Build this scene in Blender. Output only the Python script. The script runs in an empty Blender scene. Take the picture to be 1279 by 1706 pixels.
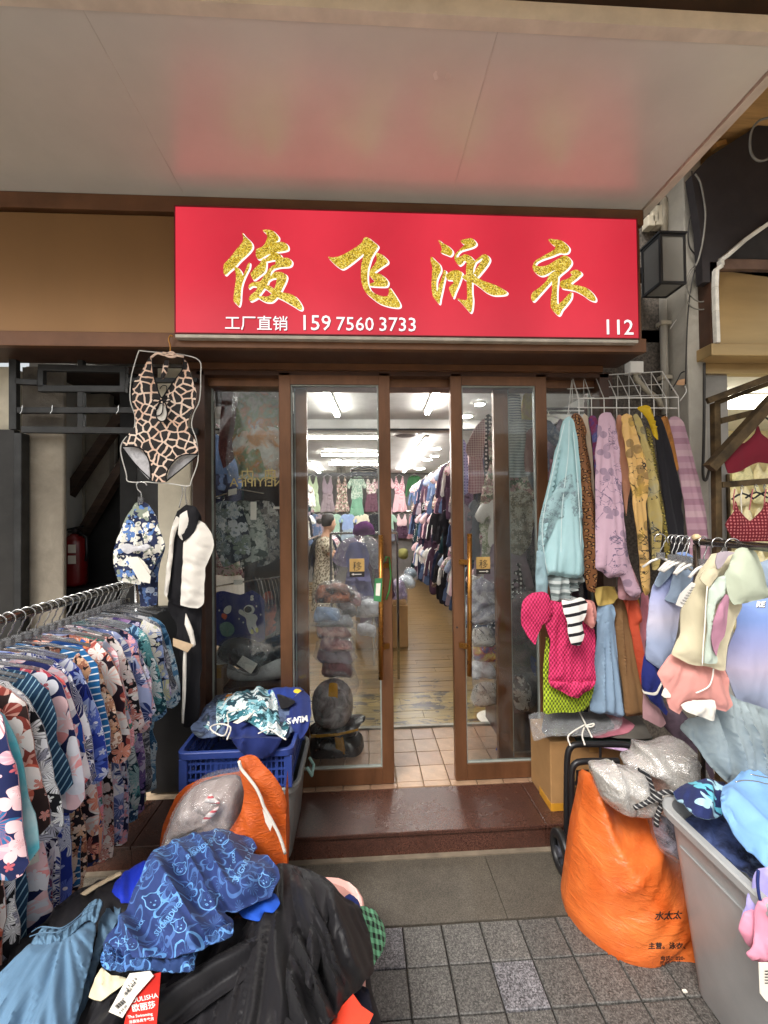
import bpy, bmesh, math, random
import numpy as np
from mathutils import Vector, Matrix
from mathutils.geometry import delaunay_2d_cdt, tessellate_polygon

# ---------------------------------------------------------------- camera
S = bpy.context.scene
W, H, F = 1279, 1706, 700.0
YAW, PITCH, ROLL = 0.05464893, 0.01642785, -0.01142532
CAM = np.array([0.0, 0.0, 1.65])
def _basis():
    cy, sy = math.cos(YAW), math.sin(YAW); cp, sp = math.cos(PITCH), math.sin(PITCH); cr, sr = math.cos(ROLL), math.sin(ROLL)
    f = np.array([sy*cp, cy*cp, sp]); r = np.array([cy, -sy, 0.0]); u = np.cross(r, f)
    return r*cr+u*sr, -r*sr+u*cr, f
RT, UP, FW = _basis()
cam_d = bpy.data.cameras.new('camera'); cam = bpy.data.objects.new('camera', cam_d); S.collection.objects.link(cam)
cam.matrix_world = Matrix(((RT[0], UP[0], -FW[0], CAM[0]), (RT[1], UP[1], -FW[1], CAM[1]), (RT[2], UP[2], -FW[2], CAM[2]), (0, 0, 0, 1)))
cam_d.sensor_fit = 'VERTICAL'; cam_d.sensor_height = 24.0; cam_d.lens = F/H*24.0
cam_d.clip_start = 0.02; cam_d.clip_end = 500
S.camera = cam
# ---------------------------------------------------------------- sky, sun, exposure
SUN_EL, SUN_AZ = math.radians(50), math.radians(214)
w = bpy.data.worlds.new('World'); S.world = w; w.use_nodes = True
nt = w.node_tree; nt.nodes.clear()
sky = nt.nodes.new('ShaderNodeTexSky'); sky.sky_type = 'NISHITA'; sky.sun_disc = False
sky.sun_elevation = SUN_EL; sky.sun_rotation = SUN_AZ; sky.air_density = 1.6; sky.dust_density = 5; sky.ozone_density = 0.6
hs = nt.nodes.new('ShaderNodeHueSaturation'); hs.inputs['Saturation'].default_value = 0.25
bg = nt.nodes.new('ShaderNodeBackground'); bg.inputs[1].default_value = 0.12
out = nt.nodes.new('ShaderNodeOutputWorld')
nt.links.new(sky.outputs[0], hs.inputs['Color']); nt.links.new(hs.outputs[0], bg.inputs[0]); nt.links.new(bg.outputs[0], out.inputs[0])
sl = bpy.data.lights.new('sun', 'SUN'); sl.energy = 1.9; sl.angle = math.radians(22); sl.color = (1.0, 0.96, 0.9)
so = bpy.data.objects.new('sun', sl); S.collection.objects.link(so)
sd = Vector((math.sin(SUN_AZ)*math.cos(SUN_EL), math.cos(SUN_AZ)*math.cos(SUN_EL), math.sin(SUN_EL)))
so.rotation_euler = sd.to_track_quat('Z', 'Y').to_euler()
S.view_settings.view_transform = 'Standard'; S.view_settings.look = 'None'; S.view_settings.gamma = 1
S.view_settings.exposure = 0.85
S.view_settings.use_curve_mapping = False
S.render.engine = 'CYCLES'
cy_ = S.cycles; cy_.use_denoising = True; cy_.max_bounces = 8; cy_.diffuse_bounces = 4; cy_.glossy_bounces = 3
cy_.transmission_bounces = 4; cy_.transparent_max_bounces = 14; cy_.sample_clamp_indirect = 4; cy_.caustics_reflective = False; cy_.caustics_refractive = False
try: cy_.denoiser = 'OPENIMAGEDENOISE'
except Exception: pass

# ---------------------------------------------------------------- helpers
def ray(x, y): return RT*(x-W/2)/F + UP*(H/2-y)/F + FW
def aY(x, y, Y): d = ray(x, y); return CAM + d*(Y/d[1])
def aZ(x, y, Z): d = ray(x, y); return CAM + d*((Z-1.65)/d[2])
def aX(x, y, X): d = ray(x, y); return CAM + d*(X/d[0])
COL = S.collection
def acc(o):
    v = Vector((0, 0, 0))
    while o is not None: v += o.location; o = o.parent
    return v
def link(o, parent=None):
    COL.objects.link(o)
    if parent is not None: o.parent = parent
    return o
def tag(o, label=None, cat=None, group=None, kind=None):
    if label: o['label'] = label
    if cat: o['category'] = cat
    if group: o['group'] = group
    if kind: o['kind'] = kind
    return o
def thing(name, label, cat, loc=(0, 0, 0), group=None, kind=None):
    o = bpy.data.objects.new(name, None); o.empty_display_size = .05; o.location = Vector([float(c) for c in loc]); link(o)
    return tag(o, label, cat, group, kind)
def dup(o, loc=None, rotz=0, label=None, group=None, parent=None, scale=None):
    c = o.copy(); link(c, parent)
    if loc is not None: c.location = Vector([float(q) for q in loc])
    if rotz: c.rotation_euler = (0, 0, rotz)
    if scale: c.scale = scale
    if label: c['label'] = label
    if group: c['group'] = group
    for ch in list(o.children): dup(ch, parent=c)
    return c
class MB:
    def __init__(s): s.v = []; s.f = []; s.uv = None
    def add(s, V, Fc):
        n = len(s.v); s.v += [tuple(float(c) for c in p) for p in V]; s.f += [tuple(i+n for i in f) for f in Fc]; return s
    def box(s, x0, x1, y0, y1, z0, z1):
        return s.add([(x0,y0,z0),(x1,y0,z0),(x1,y1,z0),(x0,y1,z0),(x0,y0,z1),(x1,y0,z1),(x1,y1,z1),(x0,y1,z1)],
                     [(0,3,2,1),(4,5,6,7),(0,1,5,4),(1,2,6,5),(2,3,7,6),(3,0,4,7)])
    def bar(s, a, b, w, h=None, up=(0,0,1)):
        h = h or w; a = np.array(a, float); b = np.array(b, float); d = b-a; d /= np.linalg.norm(d)
        up = np.array(up, float)
        if abs(d@up) > .95: up = np.array([0,1.,0])
        r = np.cross(d, up); r /= np.linalg.norm(r); u = np.cross(r, d)
        V = [p+r*i*w/2+u*j*h/2 for p in (a, b) for i, j in ((-1,-1),(1,-1),(1,1),(-1,1))]
        return s.add(V, [(0,1,2,3),(7,6,5,4),(0,4,5,1),(1,5,6,2),(2,6,7,3),(3,7,4,0)])
    def tube(s, pts, r, n=8, caps=True, closed=False):
        P = [np.array(p, float) for p in pts]; m = len(P); rs = r if hasattr(r, '__len__') else [r]*m
        V = []; pu = None
        for i, p in enumerate(P):
            a = P[(i-1) % m] if (closed or i > 0) else P[i]; b = P[(i+1) % m] if (closed or i < m-1) else P[i]
            d = b-a; d = d/(np.linalg.norm(d)+1e-12)
            u = pu if pu is not None else (np.array([0,0,1.]) if abs(d[2]) < .9 else np.array([1.,0,0]))
            u = u-d*(u@d); u /= np.linalg.norm(u)+1e-12; pu = u; q = np.cross(d, u)
            for k in range(n):
                t = 2*math.pi*k/n; V.append(p+(u*math.cos(t)+q*math.sin(t))*rs[i])
        Fc = []
        for i in range(m if closed else m-1):
            j = (i+1) % m
            for k in range(n): l = (k+1) % n; Fc.append((i*n+k, i*n+l, j*n+l, j*n+k))
        if caps and not closed: Fc += [tuple(range(n))[::-1], tuple((m-1)*n+k for k in range(n))]
        return s.add(V, Fc)
    def lathe(s, prof, c=(0,0,0), n=24, sx=1, sy=1):
        V = []; Fc = []
        for r, z in prof:
            for k in range(n): t = 2*math.pi*k/n; V.append((c[0]+r*sx*math.cos(t), c[1]+r*sy*math.sin(t), c[2]+z))
        for i in range(len(prof)-1):
            for k in range(n): l = (k+1) % n; Fc.append((i*n+k, i*n+l, (i+1)*n+l, (i+1)*n+k))
        Fc += [tuple(range(n))[::-1], tuple((len(prof)-1)*n+k for k in range(n))]
        return s.add(V, Fc)
    def prism(s, poly, d, flip=False):
        # poly: 3D planar points, extruded by vector d
        P = [np.array(p, float) for p in poly]; d = np.array(d, float); n = len(P)
        tr = tessellate_polygon([[Vector(p) for p in P]])
        V = P+[p+d for p in P]
        Fc = [tuple(t) for t in tr]+[tuple(i+n for i in t[::-1]) for t in tr]+[(i, (i+1) % n, (i+1) % n+n, i+n) for i in range(n)]
        return s.add(V, Fc)
    def build(s, name, mat, parent=None, smooth=False, bevel=0, uv=None, fix=True):
        me = bpy.data.meshes.new(name)
        off = acc(parent) if parent is not None else Vector((0, 0, 0))
        me.from_pydata([(v[0]-off.x, v[1]-off.y, v[2]-off.z) for v in s.v], [], s.f)
        if uv is not None:
            l = me.uv_layers.new(name='UVMap'); vi = np.zeros(len(me.loops), np.int32); me.loops.foreach_get('vertex_index', vi)
            l.data.foreach_set('uv', np.asarray(uv, np.float32)[vi].ravel())
        if fix:
            bm = bmesh.new(); bm.from_mesh(me); bmesh.ops.recalc_face_normals(bm, faces=bm.faces); bm.to_mesh(me); bm.free()
        if smooth:
            me.polygons.foreach_set('use_smooth', [True]*len(me.polygons))
        me.update(); me.materials.append(mat)
        o = bpy.data.objects.new(name, me); link(o, parent)
        if bevel:
            m = o.modifiers.new('bevel', 'BEVEL'); m.width = bevel; m.segments = 2; m.limit_method = 'ANGLE'
        return o
def box(name, mat, x0, x1, y0, y1, z0, z1, parent=None, bevel=0): return MB().box(x0, x1, y0, y1, z0, z1).build(name, mat, parent, bevel=bevel)

# value noise (numpy)
def vnoise(x, y, seed=0):
    x = np.asarray(x, float); y = np.asarray(y, float)
    xi = np.floor(x).astype(np.int64); yi = np.floor(y).astype(np.int64); fx = x-xi; fy = y-yi
    fx = fx*fx*fx*(fx*(fx*6-15)+10); fy = fy*fy*fy*(fy*(fy*6-15)+10)
    def h(a, b):
        n = (a*374761393+b*668265263+seed*2147483647+1013904223) & 0xffffffff
        n = ((n ^ (n >> 13))*1274126177) & 0xffffffff
        return ((n ^ (n >> 16)) & 0xffff)/65535.0
    return (h(xi, yi)*(1-fx)+h(xi+1, yi)*fx)*(1-fy)+(h(xi, yi+1)*(1-fx)+h(xi+1, yi+1)*fx)*fy
def fbm(x, y, seed=0, o=3):
    r = 0; a = .5; t = 0
    for i in range(o): r = r+a*vnoise(x*2**i, y*2**i, seed+i*17); t += a; a *= .5
    return r/t
def ridge(x, y, seed=0):
    n = .88*vnoise(x, y, seed)+.12*vnoise(x*1.7, y*1.4, seed+31)
    return 1-(np.sqrt((2*n-1)**2+.006)-.05)*1.3
def smooth_poly(P, step, k=1.0):
    P = np.array(P, float); n = len(P); out = []
    for i in range(n):
        p0, p1, p2, p3 = P[(i-1) % n], P[i], P[(i+1) % n], P[(i+2) % n]
        m = max(1, int(round(np.linalg.norm(p2-p1)/step)))
        for j in range(m):
            t = j/m
            c = .5*((2*p1)+(-p0+p2)*t+(2*p0-5*p1+4*p2-p3)*t*t+(-p0+3*p1-3*p2+p3)*t**3)
            out.append(c*k+(p1*(1-t)+p2*t)*(1-k))
    return np.array(out)
def inside(P, Q):
    x, y = Q[:, 0], Q[:, 1]; r = np.zeros(len(Q), bool); n = len(P)
    for i in range(n):
        x1, y1 = P[i]; x2, y2 = P[(i+1) % n]
        c = ((y1 > y) != (y2 > y)) & (x < (x2-x1)*(y-y1)/(y2-y1+1e-12)+x1); r ^= c
    return r
def edist(P, Q):
    d = np.full(len(Q), 1e9); n = len(P)
    for i in range(n):
        a = P[i]; b = P[(i+1) % n]; ab = b-a; t = np.clip(((Q-a)@ab)/(ab@ab+1e-12), 0, 1)
        d = np.minimum(d, np.hypot(*(Q-(a+t[:, None]*ab)).T))
    return d
def puff(name, outline, mapf, mat, parent=None, nrm=(0, -1, 0), step=6, T=.012, R=20, amp=.008, lam=18, asp=4, ang=90, pinch=None, seed=None,
         k=None, back=1.0, fine=.3, off=0.0, sag=None, uvmap=None, puffy=False):
    """cloth/bag body: a traced outline given real distance, thickness and folds. units of the outline are free (px or m)."""
    if k is None: k = 1.0 if puffy else .4
    if not puffy: amp *= 1.4
    if seed is None: seed = abs(hash_(name+str(outline[0])+str(len(outline)))) % 9973
    B = smooth_poly(outline, step, k)
    tg_ = np.roll(B, -1, 0)-np.roll(B, 1, 0); tg_ /= np.linalg.norm(tg_, axis=1)[:, None]+1e-9
    jt = (1.3 if step > 1 else step*.3)*(0 if (step > 1 and step < 3.3) or puffy or R < 9 and step > 1 else 1); sc_j = .045 if step > 1 else 14.0
    B = B+np.stack([tg_[:, 1], -tg_[:, 0]], 1)*((vnoise(B[:, 0]*sc_j, B[:, 1]*sc_j, seed+77)-.5)*2*jt)[:, None]
    lo = B.min(0); hi = B.max(0)
    gx, gy = np.meshgrid(np.arange(lo[0], hi[0]+step, step), np.arange(lo[1], hi[1]+step, step*.866))
    gx = gx+(np.arange(gx.shape[0]) % 2)[:, None]*step*.5
    Q = np.stack([gx.ravel(), gy.ravel()], 1); Q = Q[inside(B, Q)]
    if len(Q): Q = Q[edist(B, Q) > step*.45]
    nb = len(B); A = np.concatenate([B, Q]) if len(Q) else B
    vs, es, fs, ov, oe, of = delaunay_2d_cdt([Vector((float(p[0]), float(p[1]))) for p in A], [(i, (i+1) % nb) for i in range(nb)], [], 1, 1e-5)
    V = np.array([(v[0], v[1]) for v in vs]); d = edist(B, V)
    ed = d < step*.02
    t = np.clip(d/R, 0, 1)
    if puffy: hgt = T*np.sqrt(np.clip(1-(1-t)**2, 0, 1))
    else: hgt = .0012+T*.32*(t*t*(3-2*t)); back = min(back, .5)
    a = math.radians(ang); cu, su = math.cos(a), math.sin(a)
    if pinch is None:
        u = V[:, 0]*su-V[:, 1]*cu; v = V[:, 0]*cu+V[:, 1]*su
        wx = (u+lam*1.2*fbm(V[:, 0]/(lam*5), V[:, 1]/(lam*5), seed+5))/lam; wy = v/(lam*asp)
        g = 1.0
    else:
        dx = V[:, 0]-pinch[0]; dy = V[:, 1]-pinch[1]; rr = np.hypot(dx, dy)+1e-6
        ref = np.percentile(rr, 60); wx = np.arctan2(dy, dx)*ref/lam+.3*fbm(V[:, 0]/(lam*4), V[:, 1]/(lam*4), seed+3); wy = rr/(lam*asp); g = np.clip(rr/ref, .15, 1.2)
    fine *= float(np.clip((lam/2.7/step-1.0)/1.5, 0, 1))
    wr = (ridge(wx, wy, seed)-.35)*amp*g + (ridge(wx*2.7+3, wy*1.6, seed+9)-.35)*amp*fine*g
    m = np.clip(d/(R*.5), 0.12, 1) if puffy else np.clip(d/(R*.35), .55, 1)*1.15
    front = hgt+wr*m+off; bk = (-hgt*back+wr*m*.35-.001 if puffy else np.minimum(wr*m, front-.0015)-.0015-hgt*back)+off
    base = np.array([mapf(p[0], p[1]) for p in V]); N = np.array(nrm, float)
    if N.ndim == 1: N = N/np.linalg.norm(N)
    if sag is not None: front = front+sag(V, base); bk = bk+sag(V, base)
    n = len(V); VF = base+front[:, None]*N; VB = base+bk[:, None]*N
    mb = MB(); mb.v = [tuple(p) for p in VF]+[tuple(p) for p in VB]
    mb.f = [tuple(f) for f in fs]+[tuple(i+n for i in f[::-1]) for f in fs]
    # rim between the two skins
    cnt = {}
    for f in fs:
        for i in range(len(f)):
            e = (f[i], f[(i+1) % len(f)]); cnt[e] = 1
    for e in list(cnt):
        if (e[1], e[0]) not in cnt: mb.f.append((e[1], e[0], e[0]+n, e[1]+n))
    if uvmap is not None: uv = np.array([uvmap(p) for p in V])
    else:
        c0 = base.mean(0); r = np.array([1., 0, 0]) if abs(N[0]) < .9 else np.array([0, 1., 0]); r = r-N*(r@N); r /= np.linalg.norm(r); q = np.cross(r, N)
        uv = np.stack([(base-c0)@r, (base-c0)@q], 1)
        uv[:, 0] += wr*.35
    uv = np.concatenate([uv, uv+.37])
    o = mb.build(name, mat, parent, smooth=True, uv=uv, fix=True); o.data.set_sharp_from_angle(angle=math.radians(70)); return o
def hash_(s):
    h = 2166136261
    for c in s: h = ((h ^ ord(c))*16777619) & 0xffffffff
    return h
def pY(Y, sl=0.0, y0=0, sx=0.0, x0=0):
    """pixel map onto an upright (or leaning) cloth plane at depth Y"""
    return lambda x, y: aY(x, y, Y+sl*(y-y0)/100.0+sx*(x-x0)/100.0)
def text(name, s, mat, loc, size, parent=None, rot=(math.pi/2, 0, 0), ext=.001, off=0.0, align='LEFT', sx=1.0, fit=None):
    c = bpy.data.curves.new(name, 'FONT'); c.body = s; c.size = size; c.extrude = ext; c.offset = off; c.align_x = align; c.resolution_u = 2
    t = bpy.data.objects.new(name, c); COL.objects.link(t); bpy.context.view_layer.update()
    me = bpy.data.meshes.new_from_object(t.evaluated_get(bpy.context.evaluated_depsgraph_get())); me.name = name
    bpy.data.objects.remove(t); bpy.data.curves.remove(c)
    me.materials.clear(); me.materials.append(mat)
    if fit is not None and len(me.vertices):
        xs = [v.co.x for v in me.vertices]; k = fit/(max(xs)-min(xs)); x0 = min(xs); y0 = min(v.co.y for v in me.vertices)
        for v in me.vertices: v.co.x = (v.co.x-x0)*k; v.co.y = (v.co.y-y0)*k
    o = bpy.data.objects.new(name, me); link(o, parent)
    o.location = Vector([float(q) for q in loc])-(acc(parent) if parent else Vector((0, 0, 0))); o.rotation_euler = rot; o.scale = (sx, 1, 1)
    return o

# ---------------------------------------------------------------- materials
MATS = {}
class NT:
    def __init__(s, name):
        s.m = bpy.data.materials.new(name); s.m.use_nodes = True; s.t = s.m.node_tree; s.t.nodes.clear()
        s.out = s.t.nodes.new('ShaderNodeOutputMaterial')
    def n(s, typ, **k):
        x = s.t.nodes.new('ShaderNode'+typ)
        for a, b in k.items(): setattr(x, a, b)
        return x
    def l(s, a, b): s.t.links.new(a, b)
    def val(s, inp, v):
        if hasattr(v, 'is_linked') or isinstance(v, bpy.types.NodeSocket): s.l(v, inp)
        elif v is not None: inp.default_value = v
    def math(s, op, a, b=None, c=None, clamp=False):
        x = s.n('Math', operation=op); x.use_clamp = clamp
        s.val(x.inputs[0], a); s.val(x.inputs[1], b); s.val(x.inputs[2], c); return x.outputs[0]
    def mix(s, fac, a, b, blend='MIX'):
        x = s.n('MixRGB', blend_type=blend); s.val(x.inputs[0], fac); s.val(x.inputs[1], c4(a)); s.val(x.inputs[2], c4(b)); return x.outputs[0]
    def noise(s, vec, scale, detail=3, rough=.5, dist=0):
        x = s.n('TexNoise'); s.l(vec, x.inputs['Vector']) if vec is not None else None
        x.inputs['Scale'].default_value = scale; x.inputs['Detail'].default_value = detail; x.inputs['Roughness'].default_value = rough; x.inputs['Distortion'].default_value = dist
        return x.outputs
    def vor(s, vec, scale, feature='F1', rnd=1, dim='3D'):
        x = s.n('TexVoronoi', feature=feature, voronoi_dimensions=dim); s.l(vec, x.inputs['Vector']); x.inputs['Scale'].default_value = scale; x.inputs['Randomness'].default_value = rnd
        return x.outputs
    def ramp(s, fac, stops, interp='LINEAR'):
        x = s.n('ValToRGB'); r = x.color_ramp; r.interpolation = interp
        while len(r.elements) < len(stops): r.elements.new(.5)
        for e, (p, c) in zip(r.elements, stops): e.position = p; e.color = c4(c)
        s.l(fac, x.inputs[0]); return x.outputs[0]
    def uv(s, rot=0, scale=1, loc=(0, 0, 0), kind='UV'):
        t = s.n('TexCoord'); m = s.n('Mapping'); s.l(t.outputs[kind], m.inputs[0]); m.inputs['Rotation'].default_value = (0, 0, rot)
        m.inputs['Scale'].default_value = (scale,)*3 if not hasattr(scale, '__len__') else scale; m.inputs['Location'].default_value = loc
        return m.outputs[0]
def c4(c):
    if isinstance(c, bpy.types.NodeSocket) or not hasattr(c, '__len__'): return c
    return tuple(c)+(1,) if len(c) == 3 else tuple(c)
def srgb(*c):
    if len(c) == 1: c = tuple(int(c[0][i:i+2], 16) for i in (0, 2, 4))
    return tuple(((x/255)/12.92 if x/255 <= .04045 else ((x/255+.055)/1.055)**2.4) for x in c)
def mat(name, col, rough=.6, metal=0, bump=0, bscale=60, var=.15, vscale=8, spec=.5, coat=0, alpha=None, bumpk='noise', stretch=None, col2=None, transl=0, grime=0, dist=0):
    if name in MATS: return MATS[name]
    N = NT(name); b = N.n('BsdfPrincipled'); vec = N.uv(kind='Object', scale=stretch or 1)
    f = N.noise(vec, vscale, 5, .6, dist)[0]
    c2 = col2 or tuple(c*(1-var*2) for c in col); c1 = col if col2 else tuple(min(1, c*(1+var)) for c in col)
    c = N.ramp(f, [(.32, c2), (.68, c1)])
    if grime:
        g = N.noise(N.uv(kind='Object'), 3.1, 7, .7, .6)[0]; g = N.ramp(g, [(.42, (0, 0, 0)), (.7, (1, 1, 1))]); gm = N.math('MULTIPLY', g, grime)
        c = N.mix(gm, c, tuple(x*.35 for x in col))
    N.l(c, b.inputs['Base Color']); b.inputs['Metallic'].default_value = metal
    r = N.noise(vec, vscale*2.3, 4)[0]; N.l(N.math('MULTIPLY_ADD', r, .25*rough, rough*.87, clamp=True), b.inputs['Roughness'])
    b.inputs['Specular IOR Level'].default_value = spec; b.inputs['Coat Weight'].default_value = coat
    if bump:
        bp = N.n('Bump'); bp.inputs['Strength'].default_value = min(1, bump); bp.inputs['Distance'].default_value = .004*max(1, bump)
        h = N.noise(vec, bscale, 6, .65)[0]; N.l(h, bp.inputs['Height']); N.l(bp.outputs[0], b.inputs['Normal'])
    sh = b.outputs[0]
    if alpha is not None:
        t = N.n('BsdfTransparent'); mx = N.n('MixShader'); mx.inputs[0].default_value = alpha; N.l(t.outputs[0], mx.inputs[1]); N.l(sh, mx.inputs[2]); sh = mx.outputs[0]
    N.l(sh, N.out.inputs[0]); MATS[name] = N.m; return N.m
def emit(name, col, st):
    if name in MATS: return MATS[name]
    N = NT(name); e = N.n('Emission'); e.inputs[0].default_value = c4(col); e.inputs[1].default_value = st; N.l(e.outputs[0], N.out.inputs[0]); MATS[name] = N.m; return N.m
def motif(N, vec, scale, n, R, sharp=.5, seed=0.0, rnd=.72):
    """flower / leaf shapes: mask and a random value for each motif"""
    o = N.n('VectorMath', operation='ADD'); N.l(vec, o.inputs[0]); o.inputs[1].default_value = (seed*3.7, seed*1.9, 0)
    x = N.n('TexVoronoi', voronoi_dimensions='2D'); N.l(o.outputs[0], x.inputs['Vector']); x.inputs['Scale'].default_value = scale; x.inputs['Randomness'].default_value = rnd
    sc = N.n('VectorMath', operation='SUBTRACT'); N.l(o.outputs[0], sc.inputs[0]); N.l(x.outputs['Position'], sc.inputs[1])
    sp = N.n('SeparateXYZ'); N.l(sc.outputs[0], sp.inputs[0])
    an = N.math('ARCTAN2', sp.outputs[1], sp.outputs[0]); cs = N.n('SeparateColor'); N.l(x.outputs['Color'], cs.inputs[0])
    an2 = N.math('ADD', N.math('MULTIPLY', an, n), N.math('MULTIPLY', cs.outputs[1], 20))
    c = N.math('ABSOLUTE', N.math('COSINE', N.math('MULTIPLY', an2, .5)))
    c = N.math('POWER', c, sharp); rad = N.math('MULTIPLY_ADD', c, R*.8, R*.2)
    dd = x.outputs['Distance']; mask = N.math('LESS_THAN', dd, rad)
    vein = N.math('GREATER_THAN', N.math('SINE', N.math('MULTIPLY', an, n*4)), .55)
    return mask, cs.outputs[0], vein, dd, cs.outputs[2]
def cloth(name, base, kind='plain', cols=(), scale=10, rough=.8, transl=0, fine=0.4, alpha=None, rot=0, sheen=.25, n=5, seed=None, weave=900):
    if name in MATS: return MATS[name]
    N = NT(name); b = N.n('BsdfPrincipled'); vec = N.uv(rot=math.radians(rot), kind='UV'); seed = seed if seed is not None else hash_(name) % 37
    wn = N.n('TexNoise'); N.l(vec, wn.inputs['Vector']); wn.inputs['Scale'].default_value = scale*.9; wn.inputs['Detail'].default_value = 2
    def warp(k):
        s1 = N.n('VectorMath', operation='SUBTRACT'); N.l(wn.outputs['Color'], s1.inputs[0]); s1.inputs[1].default_value = (.5,)*3
        s2 = N.n('VectorMath', operation='SCALE'); N.l(s1.outputs[0], s2.inputs[0]); s2.inputs['Scale'].default_value = k/scale
        s3 = N.n('VectorMath', operation='ADD'); N.l(vec, s3.inputs[0]); N.l(s2.outputs[0], s3.inputs[1]); return s3.outputs[0]
    cols = [tuple(c) for c in cols]; c = None
    def steps(fac, cs): return N.ramp(fac, [(i/len(cs), q) for i, q in enumerate(cs)], 'CONSTANT')
    if kind == 'plain': c = N.ramp(N.noise(vec, 6, 4)[0], [(.3, tuple(x*.88 for x in base)), (.7, base)])
    elif kind in ('floral', 'palm', 'blob'):
        wv = warp(.35); nn, sh, Rr = {'floral': (n, .6, .5), 'palm': (9, .9, .62), 'blob': (2, .35, .46)}[kind]
        c = steps(N.noise(wv, scale*.4, 1)[0], [base, base, base, tuple(x*.8 for x in base)])
        for i, (sc, nk, RR) in enumerate(((.8, 3, .55), (1.0, nn, Rr), (1.45, max(2, nn-2), .42), (2.6, 5, .3))):
            m, rv, vn, dd, r2 = motif(N, wv, scale*sc, nk, RR/1.0, sh, seed+i*5)
            k = cols[i % len(cols):]+cols[:i % len(cols)]
            mc = steps(rv, k); mc = N.mix(N.math('MULTIPLY', vn, .7 if kind != 'blob' else .0), mc, base if kind == 'palm' else k[(i+1) % len(k)])
            m = N.math('MULTIPLY', m, N.math('GREATER_THAN', r2, .12+.13*i)); c = N.mix(m, c, mc)
            if i < 3:
                ct = N.math('LESS_THAN', dd, .09*RR); c = N.mix(N.math('MULTIPLY', ct, m), c, k[-1])
    elif kind == 'stripes':
        sp = N.n('SeparateXYZ'); N.l(warp(.06), sp.inputs[0]); f = N.math('FRACT', N.math('MULTIPLY', sp.outputs[1], scale))
        c = steps(f, [base, base, base, base, cols[0]])
    elif kind == 'bands':
        sp = N.n('SeparateXYZ'); N.l(vec, sp.inputs[0]); f = N.math('FRACT', N.math('MULTIPLY', sp.outputs[1], scale)); c = steps(f, [base]+cols)
    elif kind == 'giraffe':
        v = N.vor(warp(.25), scale, 'DISTANCE_TO_EDGE', .85, '2D')[0]; ve = N.noise(vec, scale*.8, 2)[0]
        th = N.math('MULTIPLY_ADD', ve, .09, .02); c = N.mix(N.math('LESS_THAN', v, th), base, N.ramp(N.noise(vec, 5, 2)[0], [(.35, cols[0]), (.65, cols[1])]))
    elif kind == 'leopard':
        v = N.vor(warp(.5), scale, 'F1', 1, '2D'); d = v[0]; ns = N.noise(vec, scale*2.4, 2)[0]
        rg = N.math('MULTIPLY', N.math('LESS_THAN', d, .42), N.math('GREATER_THAN', ns, .46)); c = N.mix(rg, base, cols[0])
        ic = N.math('LESS_THAN', d, .2); c = N.mix(ic, c, cols[1] if len(cols) > 1 else base)
    elif kind == 'check':
        sp = N.n('SeparateXYZ'); N.l(vec, sp.inputs[0])
        fx = N.math('GREATER_THAN', N.math('FRACT', N.math('MULTIPLY', sp.outputs[0], scale)), .5); fy = N.math('GREATER_THAN', N.math('FRACT', N.math('MULTIPLY', sp.outputs[1], scale)), .5)
        c = steps(N.math('MULTIPLY', N.math('ADD', fx, fy), .49), [base, tuple((x+y)/2 for x, y in zip(base, cols[0])), cols[0]]) if False else N.ramp(N.math('MULTIPLY', N.math('ADD', fx, fy), .5), [(0, base), (1, cols[0])])
    elif kind == 'dots':
        m, *_ = motif(N, vec, scale, 1, .28, .01, seed, .15); c = N.mix(m, base, cols[0])
    elif kind == 'petals':
        sp = N.n('SeparateXYZ'); N.l(vec, sp.inputs[0]); q = []
        # overlapping circles grid cut into petals with random colours
        m1, r1, _, d1, _ = motif(N, vec, scale, 1, .62, .01, seed, .25); m2, r2, _, d2, _ = motif(N, vec, scale, 1, .6, .01, seed+2.3, .25)
        c = steps(r1, cols); c = N.mix(m1, base, c); c = N.mix(N.math('MULTIPLY', m2, N.math('SUBTRACT', 1, m1)), c, steps(r2, cols[::-1])); c = N.mix(N.math('MULTIPLY', m2, m1), c, steps(r2, cols[1:]+cols[:1]))
    elif kind == 'lines':
        v = N.noise(warp(.5), scale*1.4, 3, .5, 1.2)[0]; v = N.math('ABSOLUTE', N.math('SUBTRACT', v, .5)); br = N.math('GREATER_THAN', N.noise(vec, scale*.6, 1)[0], .47)
        m, rv, vn, dd, r2 = motif(N, warp(.3), scale*1.1, 3, .42, .8, seed); m = N.math('MULTIPLY', m, N.math('GREATER_THAN', r2, .45))
        c = N.mix(N.math('MULTIPLY', N.math('LESS_THAN', v, .012), br), base, cols[0]); c = N.mix(N.math('MULTIPLY', m, .55), c, cols[0]); 
        v2 = N.noise(vec, scale*1.2, 4)[0]; c = N.mix(N.ramp(v2, [(.5, (0, 0, 0)), (.75, (.8, .8, .8))]), c, cols[-1])
    elif kind == 'outline':
        c = base
        for i, (sc, nk, RR) in enumerate(((1, 4, .4), (1.6, 3, .42), (1.3, 6, .38))):
            m, rv, vn, dd, r2 = motif(N, warp(.3), scale*sc, nk, RR, .35, seed+i*4)
            m2, *_ = motif(N, warp(.3), scale*sc, nk, RR*.84, .35, seed+i*4)
            ring = N.math('MULTIPLY', N.math('SUBTRACT', m, m2), N.math('GREATER_THAN', r2, .3)); c = N.mix(ring, c, steps(rv, cols))
            inn = N.math('MULTIPLY', N.math('MULTIPLY', m2, vn), N.math('LESS_THAN', dd, RR*.4)); c = N.mix(N.math('MULTIPLY', inn, .5), c, cols[0])
    elif kind == 'gradient':
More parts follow.
